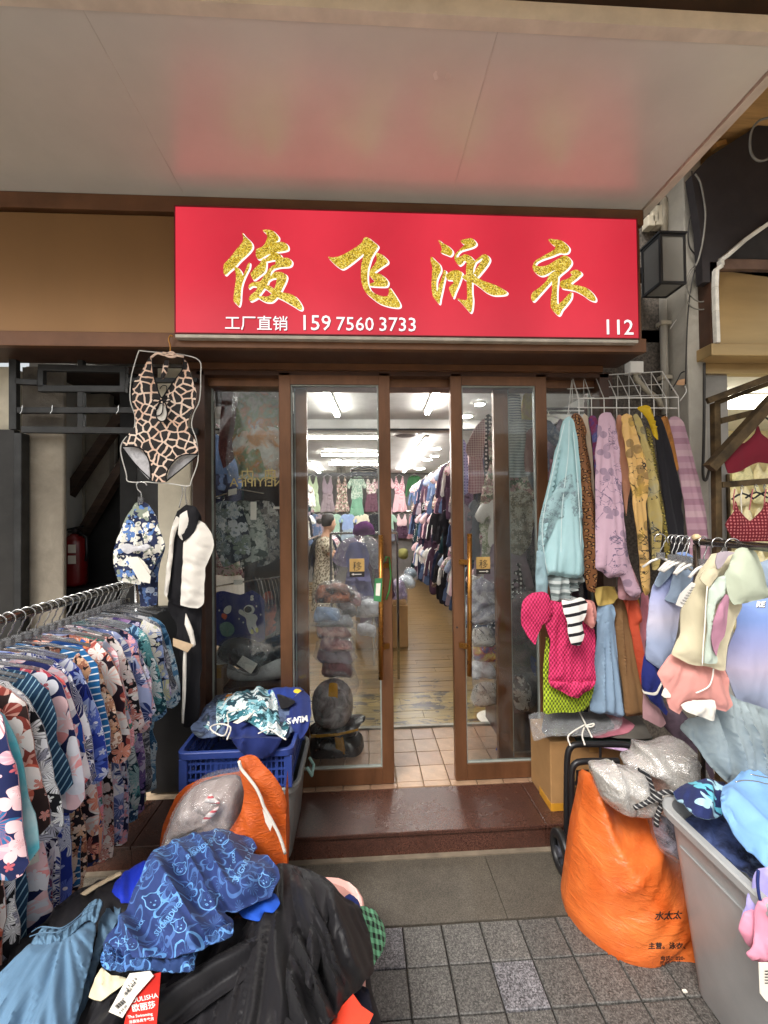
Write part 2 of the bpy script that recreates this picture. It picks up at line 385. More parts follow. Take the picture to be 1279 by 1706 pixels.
        sp = N.n('SeparateXYZ'); N.l(vec, sp.inputs[0]); f = N.math('MULTIPLY_ADD', sp.outputs[1], scale, .5, clamp=True); c = N.ramp(f, [(i/max(1, len(cols)-1), q) for i, q in enumerate(cols)])
    elif kind == 'mottle':
        f = N.noise(warp(.6), scale, 5, .62)[0]; c = N.ramp(f, [(.3+.45*i/len(cols), q) for i, q in enumerate([base]+cols)][:len(cols)+1])
    elif kind == 'shards':
        m, rv, vn, dd, r2 = motif(N, warp(.2), scale, 3, .55, 1.4, seed); m = N.math('MULTIPLY', m, N.math('GREATER_THAN', r2, .4)); c = N.mix(m, base, steps(rv, cols))
    if not isinstance(c, bpy.types.NodeSocket): c = N.mix(0, c, c)
    N.l(c, b.inputs['Base Color']); b.inputs['Roughness'].default_value = rough; b.inputs['Specular IOR Level'].default_value = .25
    b.inputs['Sheen Weight'].default_value = sheen*.15; b.inputs['Sheen Roughness'].default_value = .5
    bp = N.n('Bump'); bp.inputs['Strength'].default_value = fine; bp.inputs['Distance'].default_value = .004
    hh = N.noise(vec, 34, 3, .45, .3)[0]; h2 = N.noise(vec, weave, 2)[0]
    N.l(N.math('MULTIPLY_ADD', h2, .12, hh), bp.inputs['Height']); N.l(bp.outputs[0], b.inputs['Normal'])
    sh = b.outputs[0]
    if transl:
        t = N.n('BsdfTranslucent'); N.l(c, t.inputs[0]); mx = N.n('MixShader'); mx.inputs[0].default_value = transl; N.l(sh, mx.inputs[1]); N.l(t.outputs[0], mx.inputs[2]); sh = mx.outputs[0]
    if alpha is not None:
        t = N.n('BsdfTransparent'); mx = N.n('MixShader'); mx.inputs[0].default_value = alpha; N.l(t.outputs[0], mx.inputs[1]); N.l(sh, mx.inputs[2]); sh = mx.outputs[0]
    N.l(sh, N.out.inputs[0]); MATS[name] = N.m; return N.m
def plastic(name, col, dens=.3, rough=.15, bscale=14, bump=1.0, haze=0.5):
    """thin crinkled film: mostly see-through, milky where it creases, bright glints"""
    if name in MATS: return MATS[name]
    N = NT(name); b = N.n('BsdfPrincipled'); b.inputs['Base Color'].default_value = c4(col); b.inputs['Roughness'].default_value = rough; b.inputs['Specular IOR Level'].default_value = 1.0
    vec = N.uv(kind='Object'); h = N.noise(vec, bscale, 3, .5, 1.6)[0]; h2 = N.math('ABSOLUTE', N.math('SUBTRACT', h, .5)); h3 = N.math('ABSOLUTE', N.math('SUBTRACT', N.noise(vec, bscale*.35, 2, .5, 1.0)[0], .5))
    bp = N.n('Bump'); bp.inputs['Strength'].default_value = bump; bp.inputs['Distance'].default_value = .35/bscale
    N.l(N.math('ADD', h2, N.math('MULTIPLY', h3, 2.0)), bp.inputs['Height']); N.l(bp.outputs[0], b.inputs['Normal'])
    g = N.n('BsdfGlossy'); g.inputs['Roughness'].default_value = rough*.8; N.l(bp.outputs[0], g.inputs['Normal']); a = N.n('MixShader'); a.inputs[0].default_value = .35; N.l(b.outputs[0], a.inputs[1]); N.l(g.outputs[0], a.inputs[2])
    lw = N.n('LayerWeight'); lw.inputs['Blend'].default_value = .35; N.l(bp.outputs[0], lw.inputs['Normal'])
    cre = N.ramp(h2, [(0.0, (1, 1, 1)), (.03, (0, 0, 0))])
    f = N.math('ADD', N.math('MULTIPLY_ADD', lw.outputs['Facing'], haze, dens), N.math('MULTIPLY', cre, .22), clamp=True)
    t = N.n('BsdfTransparent'); mx = N.n('MixShader'); N.l(f, mx.inputs[0]); N.l(t.outputs[0], mx.inputs[1]); N.l(a.outputs[0], mx.inputs[2]); N.l(mx.outputs[0], N.out.inputs[0]); MATS[name] = N.m; return N.m
def glass(name, tint=(.93, .96, .95), refl=1.0, dirt=.04):
    N = NT(name); t = N.n('BsdfTransparent'); t.inputs[0].default_value = c4(tint); g = N.n('BsdfGlossy'); g.inputs['Roughness'].default_value = .015
    fr = N.n('Fresnel'); fr.inputs[0].default_value = 1.5; fc = N.math('MULTIPLY', fr.outputs[0], refl, clamp=True); m = N.n('MixShader'); N.l(fc, m.inputs[0]); N.l(t.outputs[0], m.inputs[1]); N.l(g.outputs[0], m.inputs[2])
    d = N.n('BsdfDiffuse'); d.inputs[0].default_value = (.7, .72, .7, 1); sm = N.noise(N.uv(kind='Object', scale=(1, 1, .7)), 4, 7, .72, 1.2)[0]; k = N.ramp(sm, [(.4, (0, 0, 0)), (.75, (1, 1, 1))])
    m2 = N.n('MixShader'); N.l(N.math('MULTIPLY', k, dirt), m2.inputs[0]); N.l(m.outputs[0], m2.inputs[1]); N.l(d.outputs[0], m2.inputs[2]); N.l(m2.outputs[0], N.out.inputs[0]); MATS[name] = N.m; return N.m
RND = random.Random(7)
# ---------------------------------------------------------------- shared materials
M_brown = mat('brown metal', srgb(112, 74, 48), .38, .35, grime=.2, var=.12, vscale=5, spec=.5, bump=.05, bscale=200)
M_bronze = mat('bronze fascia', srgb(130, 95, 58), .34, .5, var=.06, vscale=1.2, bump=.03, bscale=120, stretch=(1, 1, .3))
M_darkbrown = mat('dark brown trim', srgb(70, 45, 32), .45, .2, var=.15)
M_doorm = mat('door bronze', srgb(118, 80, 54), .36, .45, grime=.22, var=.15, vscale=4, stretch=(3, 3, .6), bump=.05, bscale=150)
M_gold = mat('brass handle', srgb(176, 122, 58), .28, .8, var=.12)
M_darkm = mat('dark steel', srgb(60, 60, 60), .5, .5, var=.2, grime=.4)
M_black = mat('black plastic', srgb(28, 28, 30), .45, var=.2)
M_chrome = mat('chrome', srgb(200, 200, 198), .2, .95, var=.08)
M_white = mat('white plastic', srgb(225, 222, 215), .4, var=.05)
M_wire = mat('white wire', srgb(215, 212, 205), .4, .1, var=.06)
M_paper = mat('paper card', srgb(232, 226, 214), .7, var=.05)
M_ink = mat('black ink', srgb(25, 24, 26), .6, var=.1)
M_glass = glass('window glass', tint=(.97, .985, .98), refl=.7, dirt=.06)
# ---------------------------------------------------------------- pavement
rd_ = MB().box(-9, 9, -4.6, .285, -.2, -.004).build('lane', mat('pale lane concrete', srgb(238, 232, 222), .85, var=.04, bump=.3)); tag(rd_, kind='structure')  # unseen ground, added pale and close to bounce light onto the canopy
g = MB().box(-9, 9, .286, 2.078, -.2, -.012).build('pavement', mat('tile joint grout', srgb(44, 42, 39), .9, bump=.8, bscale=150, grime=.4)); tag(g, kind='structure')
def granite(name, a, b, sc=240, ro=(.45, .75)):
    if name in MATS: return MATS[name]
    N = NT(name); bs = N.n('BsdfPrincipled'); vec = N.uv(kind='Object'); v = N.vor(vec, sc)[1]; v2 = N.noise(vec, sc*.7, 3, .7)[0]; big = N.noise(vec, 3, 6, .65)[0]
    oi = N.n('ObjectInfo'); sep = N.n('SeparateColor'); N.l(v, sep.inputs[0])
    f = N.math('ADD', N.math('MULTIPLY', sep.outputs[0], .55), N.math('MULTIPLY', v2, .6)); c = N.ramp(f, [(.28, a), (.62, tuple((x+y)/2 for x, y in zip(a, b))), (.85, b)])
    c = N.mix(N.math('MULTIPLY', N.ramp(big, [(.35, (0, 0, 0)), (.7, (1, 1, 1))]), .45), c, tuple(x*.45 for x in a)); k = N.math('MULTIPLY_ADD', oi.outputs['Random'], .3, .82)
    c = N.mix(1, c, N.n('CombineColor').outputs[0], 'MULTIPLY') if False else c
    hv = N.n('HueSaturation'); N.l(c, hv.inputs['Color']); N.l(k, hv.inputs['Value']); N.l(hv.outputs[0], bs.inputs['Base Color'])
    bs.inputs['Roughness'].default_value = .55; bp = N.n('Bump'); bp.inputs['Strength'].default_value = .5; bp.inputs['Distance'].default_value = .002; N.l(v2, bp.inputs['Height']); N.l(bp.outputs[0], bs.inputs['Normal'])
    N.l(N.ramp(big, [(.3, (ro[0],)*3), (.7, (ro[1],)*3)]), bs.inputs['Roughness']); N.l(bs.outputs[0], N.out.inputs[0]); MATS[name] = N.m; return N.m
M_tA = granite('grey paving stone', srgb(50, 49, 47), srgb(118, 115, 111)); M_tB = granite('dark flecked paving stone', srgb(42, 41, 44), srgb(144, 142, 146), 230); M_tC = granite('border granite', srgb(60, 55, 48), srgb(112, 104, 92), 420)
TW = .1577; x0 = 0.308-TW*9; j = .0055
tiles = {}
for r in range(9):
    for c in range(15):
        xa = x0+c*TW; ya = 1.724-(r+1)*TW
        rr = RND.random(); m = M_tB if (r, c) in ((0, 7), (1, 10)) or (rr < .04 and r > 3) else M_tA
        k = (m.name, RND.randrange(3))
        if k not in tiles:
            b = MB(); zz = [RND.uniform(-.0016, .0012) for _ in range(4)]; e = .003
            X0, X1 = j/2, TW-j/2
            b.add([(X0, X0, -.03), (X1, X0, -.03), (X1, X1, -.03), (X0, X1, -.03), (X0, X0, -e), (X1, X0, -e), (X1, X1, -e), (X0, X1, -e), (X0+e, X0+e, zz[0]), (X1-e, X0+e, zz[1]), (X1-e, X1-e, zz[2]), (X0+e, X1-e, zz[3])],
                  [(0, 1, 5, 4), (1, 2, 6, 5), (2, 3, 7, 6), (3, 0, 4, 7), (4, 5, 9, 8), (5, 6, 10, 9), (6, 7, 11, 10), (7, 4, 8, 11), (8, 9, 10, 11)])
            o = b.build('paving_tile', m, g); tiles[k] = o
        else:
            o = tiles[k].copy(); COL.objects.link(o); o.parent = g
        o.location = (xa, ya, RND.uniform(-.0008, .0008))
for xa, xb in ((-2.4, -1.15), (-1.15, -.5), (-.5, .585), (.585, 1.62), (1.62, 3.0)):
    MB().box(xa+.001, xb-.001, 1.728, 2.05, -.03, .0015).build('granite_slab', M_tC, g, bevel=.002)
MB().box(-2.4, 3.0, 2.051, 2.0775, -.03, .006).build('mortar_strip', mat('mortar', srgb(120, 108, 92), .9, bump=.8, bscale=60, grime=.5), g)
# ---------------------------------------------------------------- granite step
M_step = granite('red brown granite', srgb(48, 28, 23), srgb(104, 68, 56), 330, (.22, .32))
st = MB().box(-2.4, 3.0, 2.09, 2.8, -.1, .098).build('step', M_darkbrown); tag(st, kind='structure')
for xa, xb in ((-2.4, -1.1), (-1.1, -.345), (-.345, .905), (.905, 2.2), (2.2, 3.0)):
    MB().box(xa+.001, xb-.001, 2.068, 2.405, .1, .12).build('tread_slab', M_step, st, bevel=.004)
    MB().box(xa+.001, xb-.001, 2.078, 2.088, 0, .0985).build('riser_slab', M_step, st)
# ---------------------------------------------------------------- shop floor: quarry tiles then planks
fl = MB().box(-1.9, 2.1, 2.41, 10.6, .0, .105).build('shop_floor', mat('pale grout', srgb(205, 180, 150), .8, bump=.4, bscale=200)); tag(fl, kind='structure')
M_q = [mat('quarry tile %d' % i, srgb(*c), .35, var=.12, vscale=16, bump=.15, bscale=70) for i, c in enumerate(((150, 122, 98), (160, 130, 104), (142, 112, 90)))]
qt = {}
for r in range(5):
    for c in range(16):
        y0 = 2.412 if r == 0 else 2.462+(r-1)*.1545; y1 = 2.458 if r == 0 else y0+.15
        k = (RND.randrange(3), r == 0)
        if k not in qt: qt[k] = MB().box(0, .15, 0, y1-y0, -.02, .0).build('quarry_tile', M_q[k[0]], fl, bevel=.002); o = qt[k]
        else: o = qt[k].copy(); COL.objects.link(o); o.parent = fl
        o.location = (-.94+c*.1545+.051, y0, .12+RND.uniform(-.0006, .0006))
MB().box(-1.8, 2.0, 3.08, 3.11, .1, .132).build('floor_trim', mat('worn aluminium strip', srgb(150, 146, 136), .5, .6, grime=.5), fl)
def planks(name, a, b, wear):
    N = NT(name); bs = N.n('BsdfPrincipled'); vec = N.uv(kind='Object', scale=(1.2, 14, 1)); f = N.noise(vec, 3, 7, .6, .4)[0]; oi = N.n('ObjectInfo')
    c = N.ramp(f, [(.3, a), (.7, b)]); wn = N.noise(N.uv(kind='Object', scale=(1, 2.2, 1)), 5, 8, .72, .7)[0]
    m = N.ramp(wn, [(.60-wear, (0, 0, 0)), (.64-wear, (1, 1, 1))]); c = N.mix(m, c, srgb(48, 36, 26)); hv = N.n('HueSaturation'); N.l(c, hv.inputs['Color']); N.l(N.math('MULTIPLY_ADD', oi.outputs['Random'], .35, .8), hv.inputs['Value'])
    N.l(hv.outputs[0], bs.inputs['Base Color']); bs.inputs['Roughness'].default_value = .32; bp = N.n('Bump'); bp.inputs['Strength'].default_value = .3; bp.inputs['Distance'].default_value = .002; N.l(f, bp.inputs['Height']); N.l(bp.outputs[0], bs.inputs['Normal'])
    N.l(bs.outputs[0], N.out.inputs[0]); return N.m
M_pk = [planks('worn yellow plank', srgb(104, 86, 46), srgb(150, 128, 74), .08), planks('yellow plank', srgb(104, 80, 46), srgb(144, 116, 70), .02), planks('brown plank', srgb(98, 76, 46), srgb(142, 114, 72), -.02)]
rest = MB(); pw = .118
for r in range(62):
    y0 = 3.115+r*pw
    xs = -1.7+(r*.37) % .9
    while xs < 1.9:
        xe = min(xs+.9, 1.95)
        if r < 16: MB().box(xs+.001, xe-.001, y0+.001, y0+pw-.0015, .1, .12+RND.uniform(0, .002)).build('floor_plank', M_pk[0 if r < 5 else (1 if r < 12 else 2)], fl, bevel=.0015)
        else: rest.box(xs+.001, xe-.001, y0+.001, y0+pw-.0015, .1, .12+RND.uniform(0, .001))
        xs = xe
tag(rest.build('far_floor_planks', M_pk[2], fl), kind='stuff')
# ---------------------------------------------------------------- shop shell
M_int = mat('shop wall paint', srgb(196, 194, 188), .8, var=.05, bump=.2)
M_ceil = mat('shop ceiling paint', srgb(205, 203, 198), .75, var=.05, bump=.15)
for nm, a in (('shop_wall_left', (-1.98, -1.9, 2.62, 10.5, .0, 2.78)), ('shop_wall_right', (2.1, 2.18, 2.62, 10.5, .0, 2.78)), ('shop_wall_back', (-1.98, 2.18, 10.5, 10.58, .0, 2.78))):
    tag(box(nm, M_int, *a), kind='structure')
sc_ = box('shop_ceiling', M_ceil, -1.98, 2.18, 2.62, 10.58, 2.78, 2.86); tag(sc_, kind='structure')
box('ceiling_beam', M_ceil, -1.9, 2.1, 4.75, 5.0, 2.68, 2.779, sc_)
tag(MB().tube([(-1.9, 4.72, 2.66), (0, 4.70, 2.655), (2.1, 4.72, 2.66)], .012).build('conduit', M_black, None), 'thin black conduit across the shop ceiling', 'conduit')
# lamps
M_tube = emit('fluorescent tube glow', (1.0, .97, .92), 44.0)
M_down = emit('downlight glow', (1.0, .95, .88), 70.0)
def tube_light(a, b, label, w=.055):
    a = np.array(a); b = np.array(b); t = thing('strip_light', label, 'strip light', a, 'strip lights on the shop ceiling')
    d = (b-a)/np.linalg.norm(b-a); MB().bar(a+(0, 0, .0), b+(0, 0, .0), w, .03).build('housing', M_white, t)
    MB().bar(a+d*.01-(0, 0, .03), b-d*.01-(0, 0, .03), w*.8, .028).build('tube', M_tube, t)
ZC = 2.762
def c2(x, y): return aZ(x, y, ZC)
tube_light(c2(730.5, 640), c2(711, 684), 'strip light nearest the open doorway on the shop ceiling')
tube_light(c2(539, 640), c2(562, 688), 'strip light seen through the left sliding door nearest the glass')
q = [c2(711, 727), c2(697, 747), c2(696, 749), c2(684, 766), c2(683, 768), c2(672, 784)]
tube_light(q[0], q[1], 'first of the three strip lights in a row towards the back wall'); tube_light(q[2], q[3], 'middle of the three strip lights in a row towards the back wall'); tube_light(q[4], q[5], 'last of the three strip lights in a row towards the back wall')
tube_light(c2(505, 724.5), c2(640, 725), 'crosswise strip light above the purple swim cap, nearest of the crosswise ones', .07)
tube_light(c2(535, 755), c2(640, 754.5), 'second crosswise strip light on the shop ceiling', .08)
tube_light(c2(548, 771), c2(640, 771.5), 'third crosswise strip light on the shop ceiling', .08)
tube_light(c2(515, 770), c2(532, 785), 'short slanting strip light beside the left door stile')
for i, (x, y, r, l) in enumerate(((652, 649, .06, 'round downlight at the left edge of the doorway opening'), (811, 650, .07, 'round downlight seen through the top of the right sliding door'), (776, 694, .07, 'round downlight beside the right door stile'),
        (799, 674, .05, 'small round downlight behind the right door glass'), (726, 748, .08, 'round downlight nearest above the right wall of clothes'), (711, 766, .1, 'round downlight halfway back above the right clothes racks'), (699, 781, .12, 'round downlight farthest back above the right racks'),
        (724, 760, .07, 'small downlight close to the right racks'), (531, 716, .06, 'round downlight left of the crosswise strip lights'), (551, 749, .08, 'second round downlight left of the crosswise strip lights'), (560, 767, .09, 'third round downlight left of the crosswise strip lights'))):
    p = c2(x, y); t = thing('downlight', l, 'downlight', p, 'round downlights on the shop ceiling')
    MB().lathe([(r, 0), (r*1.15, .008), (r*1.15, .016)], p, 18).build('rim', M_white, t); MB().lathe([(r*.95, -.004), (r*.95, .0)], p, 18).build('lens', M_down, t)
p = c2(675, 726); v = thing('ceiling_speaker', 'round flat grey ceiling vent left of the far strip lights', 'vent', p); MB().lathe([(.16, 0), (.17, .014)], p, 20).build('rim', M_wire, v); MB().lathe([(.12, -.004), (.13, 0)], p, 20).build('grille', mat('grey grille', srgb(120, 110, 105), .6), v)
# ---------------------------------------------------------------- canopy
M_can = mat('canopy panel', srgb(206, 200, 190), .26, .12, var=.05, vscale=1.5, bump=.08, bscale=40, spec=.9, grime=.025)
ZK = 3.335
cn = box('canopy', M_darkbrown, -3.2, 1.60, 1.39, 2.30, ZK+.012, ZK+.2); tag(cn, 'wide grey panelled canopy over the shopfront glowing pink above the red sign', 'canopy')
s1 = aZ(216, 160, ZK)[0]; s2 = aZ(792, 185, ZK)[0]
for xa, xb in ((-3.2, s1), (s1, s2), (s2, 1.56)):
    box('canopy_panel', M_can, xa+.0008, xb-.0008, 1.40, 2.26, ZK, ZK+.01, cn)
box('edge_trim', mat('canopy edge trim', srgb(205, 190, 172), .4, .0, var=.08), -3.2, 1.615, 1.355, 1.396, ZK-.012, ZK+.05, cn)
box('edge_trim', MATS['canopy edge trim'], 1.564, 1.585, 1.40, 2.26, ZK-.012, ZK+.06, cn); box('edge_trim', MATS['canopy edge trim'], 1.59, 1.615, 1.40, 2.26, ZK-.004, ZK+.06, cn)
for s in (s1, s2): box('joint_strip', mat('pale joint', srgb(185, 176, 165), .5), s-.0012, s+.0012, 1.40, 2.26, ZK-.001, ZK+.011, cn)
M_beam = mat('cream beam plaster', srgb(240, 208, 150), .85, var=.12, vscale=3, bump=.4, bscale=50, grime=.25)
bm_ = box('arcade_beam', M_beam, -3.3, .50, .85, 1.345, 3.44, 3.95); tag(bm_, 'cream plastered beam running in front of the canopy edge', 'beam')
box('beam_section', M_beam, .504, 3.6, .85, 1.345, 3.44, 3.95, bm_)
box('beam_ledge', M_beam, -3.3, 3.6, .90, 1.10, 3.41, 3.439, bm_)
# ---------------------------------------------------------------- fascia
fz0, fz1 = 2.545, ZK
fa = box('fascia', M_darkbrown, -2.6, 1.555, 2.24, 2.44, fz0+.03, fz1-.001); tag(fa, 'brown metal fascia box above the shop entrance carrying the red sign', 'fascia')
box('top_rail', M_brown, -2.6, 1.568, 2.2, 2.238, 3.25, fz1-.002, fa, .003)
box('bottom_rail', M_brown, -2.6, 1.568, 2.2, 2.238, fz0, fz0+.075, fa, .003)
box('soffit_panel', M_darkbrown, -2.6, 1.566, 2.239, 2.46, fz0+.006, fz0+.028, fa)
box('end_panel', M_brown, 1.557, 1.569, 2.239, 2.44, fz0+.03, 3.25, fa)
box('bronze_panel', M_bronze, -2.6, -.90, 2.215, 2.236, fz0+.077, 3.235, fa)
box('head_strip', M_brown, -1.0, 1.45, 2.415, 2.47, 2.512, 2.548, fa)
# ---------------------------------------------------------------- sign
Ys = 2.165
def sg(x, y, Y=Ys): return aY(x, y, Y)
TL, TR, BL, BR = sg(290.3, 343), sg(1060.5, 363.5), sg(290.3, 556), sg(1066.3, 565)
X0, X1, Z0, Z1 = (TL[0]+BL[0])/2, (TR[0]+BR[0])/2, (BL[2]+BR[2])/2, (TL[2]+TR[2])/2
sign = thing('shop_sign', 'long red illuminated sign with glittery gold characters above the doors', 'sign', ((X0+X1)/2, Ys, Z0))
def mk_red():
    N = NT('red sign face'); vec = N.uv(kind='Object'); sp = N.n('SeparateXYZ'); N.l(vec, sp.inputs[0])
    f = N.math('SINE', N.math('MULTIPLY', sp.outputs[0], 9.0)); c = N.ramp(N.math('MULTIPLY_ADD', f, .5, .5), [(0, srgb(222, 50, 68)), (1, srgb(240, 58, 76))])
    dn = N.ramp(N.noise(vec, 2.2, 7, .7, .5)[0], [(.3, (.93, .92, .92)), (.7, (1.03, 1.03, 1.03))]); c = N.mix(1.0, c, dn, 'MULTIPLY'); e = N.n('Emission'); N.l(c, e.inputs[0]); e.inputs[1].default_value = .545; g = N.n('BsdfGlossy'); g.inputs['Roughness'].default_value = .3; m = N.n('MixShader'); m.inputs[0].default_value = .03
    N.l(e.outputs[0], m.inputs[1]); N.l(g.outputs[0], m.inputs[2]); N.l(m.outputs[0], N.out.inputs[0]); return N.m
M_red = mk_red()
box('face', M_red, X0+.006, X1-.006, Ys, Ys+.01, Z0+.006, Z1-.006, sign)
M_signfr = mat('sign frame', srgb(120, 40, 42), .4, .4)
for a in ((X0, X0+.0055, Ys-.004, Ys+.034, Z0, Z1), (X1-.0055, X1, Ys-.004, Ys+.034, Z0, Z1), (X0+.0056, X1-.0056, Ys-.004, Ys+.034, Z1-.0055, Z1), (X0+.0056, X1-.0056, Ys-.004, Ys+.034, Z0, Z0+.0055)): box('frame_strip', M_signfr, *a, sign)
box('back_tray', M_signfr, X0+.006, X1-.006, Ys+.011, Ys+.034, Z0+.006, Z1-.006, sign)
box('base_strip', mat('pale sign base', srgb(190, 180, 165), .4, .3), X0+.004, X1-.01, Ys-.002, Ys+.034, Z0-.02, Z0-.004, sign)
GL = {}
GL['p1'] = (360, 370, [
 [(345,140),(385,190),(440,240),(475,285),(480,335),(440,395),(380,455),(310,520),(255,585),(205,625),(160,665),(125,700),(100,680),(95,610),(105,560),(140,520),(200,450),(270,360),(330,290),(360,230),(355,185)],
 [(240,600),(290,610),(330,655),(355,710),(385,650),(420,560),(445,540),(440,600),(400,680),(360,770),(335,860),(325,960),(320,1050),(300,1115),(265,1085),(230,1045),(235,960),(250,850),(262,760),(260,690)],
 [(620,105),(690,100),(750,115),(800,160),(830,200),(825,235),(790,270),(860,262),(920,280),(955,320),(950,365),(880,385),(800,395),(740,410),(660,440),(600,480),(560,490),(530,455),(530,370),(570,345),(620,320),(655,270),(680,200),(665,150)],
 [(640,480),(665,530),(660,610),(640,660),(580,710),(500,765),(470,730),(460,680),(510,620),(570,560),(610,500)],
 [(760,400),(850,430),(880,470),(960,480),(1005,520),(1000,565),(960,590),(850,598),(770,620),(730,660),(720,700),(690,710),(660,700),(690,640),(740,585),(785,560),(780,500),(665,520),(660,490)],
 [(640,700),(720,700),(700,760),(680,820),(640,880),(580,960),(540,1010),(460,1050),(435,1020),(460,970),(530,910),(540,860),(480,850),(430,880),(440,835),(490,800),(580,790),(620,740)],
 [(720,720),(770,670),(860,665),(920,695),(940,730),(920,800),(880,880),(850,940),(800,1010),(740,1060),(660,1060),(580,1020),(540,985),(600,985),(680,990),(730,960),(780,870),(800,800),(800,745),(740,750),(690,780),(660,760)],
 [(640,870),(690,840),(760,880),(860,930),(960,950),(1050,990),(1110,1060),(1145,1130),(1135,1165),(1100,1160),(1020,1110),(900,1040),(800,990),(730,940),(680,900)]])
GL['p2'] = (535, 370, [
 [(90,460),(150,470),(250,450),(370,390),(480,320),(540,270),(570,210),(620,205),(680,250),(740,300),(755,330),(710,400),(670,470),(640,560),(620,640),(615,740),(625,830),(660,910),(730,960),(810,985),(880,985),(900,940),(905,870),(940,910),(1000,1000),(1045,1080),(1050,1120),(1010,1135),(900,1120),(780,1080),(680,1010),(600,940),(550,850),(530,740),(530,600),(550,490),(565,420),(500,470),(400,550),(290,620),(220,590),(150,530)],
 [(730,410),(800,430),(860,480),(885,515),(880,545),(800,600),(710,670),(780,690),(850,740),(890,800),(870,850),(780,855),(650,845),(650,820),(710,795),(690,760),(640,700),(650,640),(710,560),(740,490)]])
GL['p3'] = (700, 380, [
 [(245,160),(300,200),(370,240),(420,290),(430,330),(400,365),(340,345),(290,325),(270,310),(290,290),(280,240)],
 [(145,380),(200,430),(260,490),(275,560),(245,630),(220,700),(215,780),(225,840),(250,760),(290,650),(310,570),(330,560),(345,600),(320,700),(295,820),(270,930),(255,1005),(210,960),(165,890),(150,760),(155,640),(160,520),(140,440)],
 [(540,165),(600,145),(680,135),(730,175),(745,215),(700,250),(600,280),(540,300),(500,340),(480,385),(455,400),(470,340),(530,280),(590,220),(560,195)],
 [(460,400),(530,380),(590,350),(660,370),(720,430),(740,450),(710,530),(705,600),(690,720),(690,860),(700,960),(690,1080),(665,1120),(590,1040),(520,960),(490,935),(560,955),(620,950),(625,850),(620,720),(610,560),(620,460),(590,430),(560,470),(520,490),(480,450)],
 [(345,620),(420,570),(500,560),(560,600),(545,660),(510,760),(470,850),(440,925),(410,870),(385,790),(440,730),(430,690),(360,680)],
 [(735,430),(840,350),(900,370),(925,420),(900,480),(840,560),(760,650),(740,610),(710,600),(800,460),(830,395),(745,450)],
 [(560,640),(680,600),(760,660),(860,710),(980,750),(1080,800),(1155,855),(1120,885),(980,890),(880,850),(790,780),(700,720),(610,690)]])
GL['p4'] = (870, 380, [
 [(350,145),(430,150),(520,165),(590,220),(625,270),(610,320),(560,335),(500,330),(400,370),(280,410),(200,450),(170,490),(150,470),(180,430),(260,380),(350,330),(430,280),(440,240),(390,200)],
 [(150,480),(220,510),(330,495),(440,430),(540,370),(600,375),(650,430),(650,480),(600,545),(520,610),(480,640),(440,560),(370,590),(280,630),(220,620),(160,570),(140,520)],
 [(370,610),(460,560),(480,600),(400,700),(330,780),(240,880),(155,970),(120,935),(135,860),(240,780),(320,700)],
 [(400,600),(475,600),(475,700),(462,850),(470,1010),(540,960),(610,890),(655,850),(650,930),(590,1020),(530,1090),(500,1150),(475,1155),(420,1105),(382,1040),(385,920),(400,800)],
 [(640,585),(700,555),(760,570),(790,610),(740,660),(650,740),(750,765),(850,795),(930,860),(975,930),(970,970),(900,950),(800,880),(700,830),(600,810),(530,795),(505,750),(520,700),(590,680),(640,650),(665,610)]])
def mk_gold():
    N = NT('gold glitter'); vec = N.uv(kind='Object'); v = N.vor(vec, 210)[1]; s = N.n('SeparateColor'); N.l(v, s.inputs[0])
    c = N.ramp(s.outputs[0], [(0, srgb(120, 92, 10)), (.3, srgb(196, 160, 20)), (.6, srgb(226, 196, 40)), (.85, srgb(250, 236, 130))])
    b = N.n('BsdfPrincipled'); N.l(c, b.inputs['Base Color']); b.inputs['Roughness'].default_value = .4; N.l(c, b.inputs['Emission Color']); b.inputs['Emission Strength'].default_value = .22; N.l(b.outputs[0], N.out.inputs[0]); return N.m
M_glit = mk_gold(); M_wlit = emit('lit white lettering', (1, .97, .95), .7); M_shadow = mat('lettering shadow edge', srgb(150, 30, 42), .5)
for key, (ox, oy, strokes) in GL.items():
    for kind, (dx, dy, yo, mt, nm, th) in enumerate(((2.0, 1.9, -.0035, M_wlit, 'white_edge', .003), (0, 0, -.0085, M_glit, 'gold_character', .0045))):
        mb = MB()
        for i, P in enumerate(strokes):
            P = smooth_poly([(ox+a/7.994, oy+b/7.994) for a, b in P], 1.2, .85)
            if kind == 0:
                # a slightly fatter copy
                c = P.mean(0); nx = np.roll(P, -1, 0)-np.roll(P, 1, 0); nn = np.stack([nx[:, 1], -nx[:, 0]], 1); nn /= np.linalg.norm(nn, axis=1)[:, None]+1e-9
                ar = np.sum(P[:, 0]*np.roll(P[:, 1], -1)-np.roll(P[:, 0], -1)*P[:, 1]); P = P+nn*.7*(1 if ar > 0 else -1)
            Y = Ys+yo-i*.00025; mb.prism([sg(a+dx, b+dy, Y) for a, b in P], (0, th, 0))
        mb.build(nm, mt, sign)
def stext(s, x0, x1, yb, ytop, align='LEFT'):
    a = sg(x0, yb, Ys-.004); b = sg(x1, yb, Ys-.004); t = sg(x0, ytop, Ys-.004)
    for k, (m, o) in enumerate(((M_wlit, 0), (M_shadow, .0028))):
        text('lettering', s, m, (a[0]+o, Ys-.0045+k*.002, a[2]-o), 1.0, sign, ext=.0015, off=.002, fit=b[0]-a[0])
HS = []
stext('工厂直销', 375, 479, 549.5, 527); stext('159', 505.5, 551, 550, 530); stext('7560', 560.5, 622.5, 550.5, 530); stext('3733', 632, 692.5, 551.5, 532); stext('112', 1011, 1055, 557, 538)
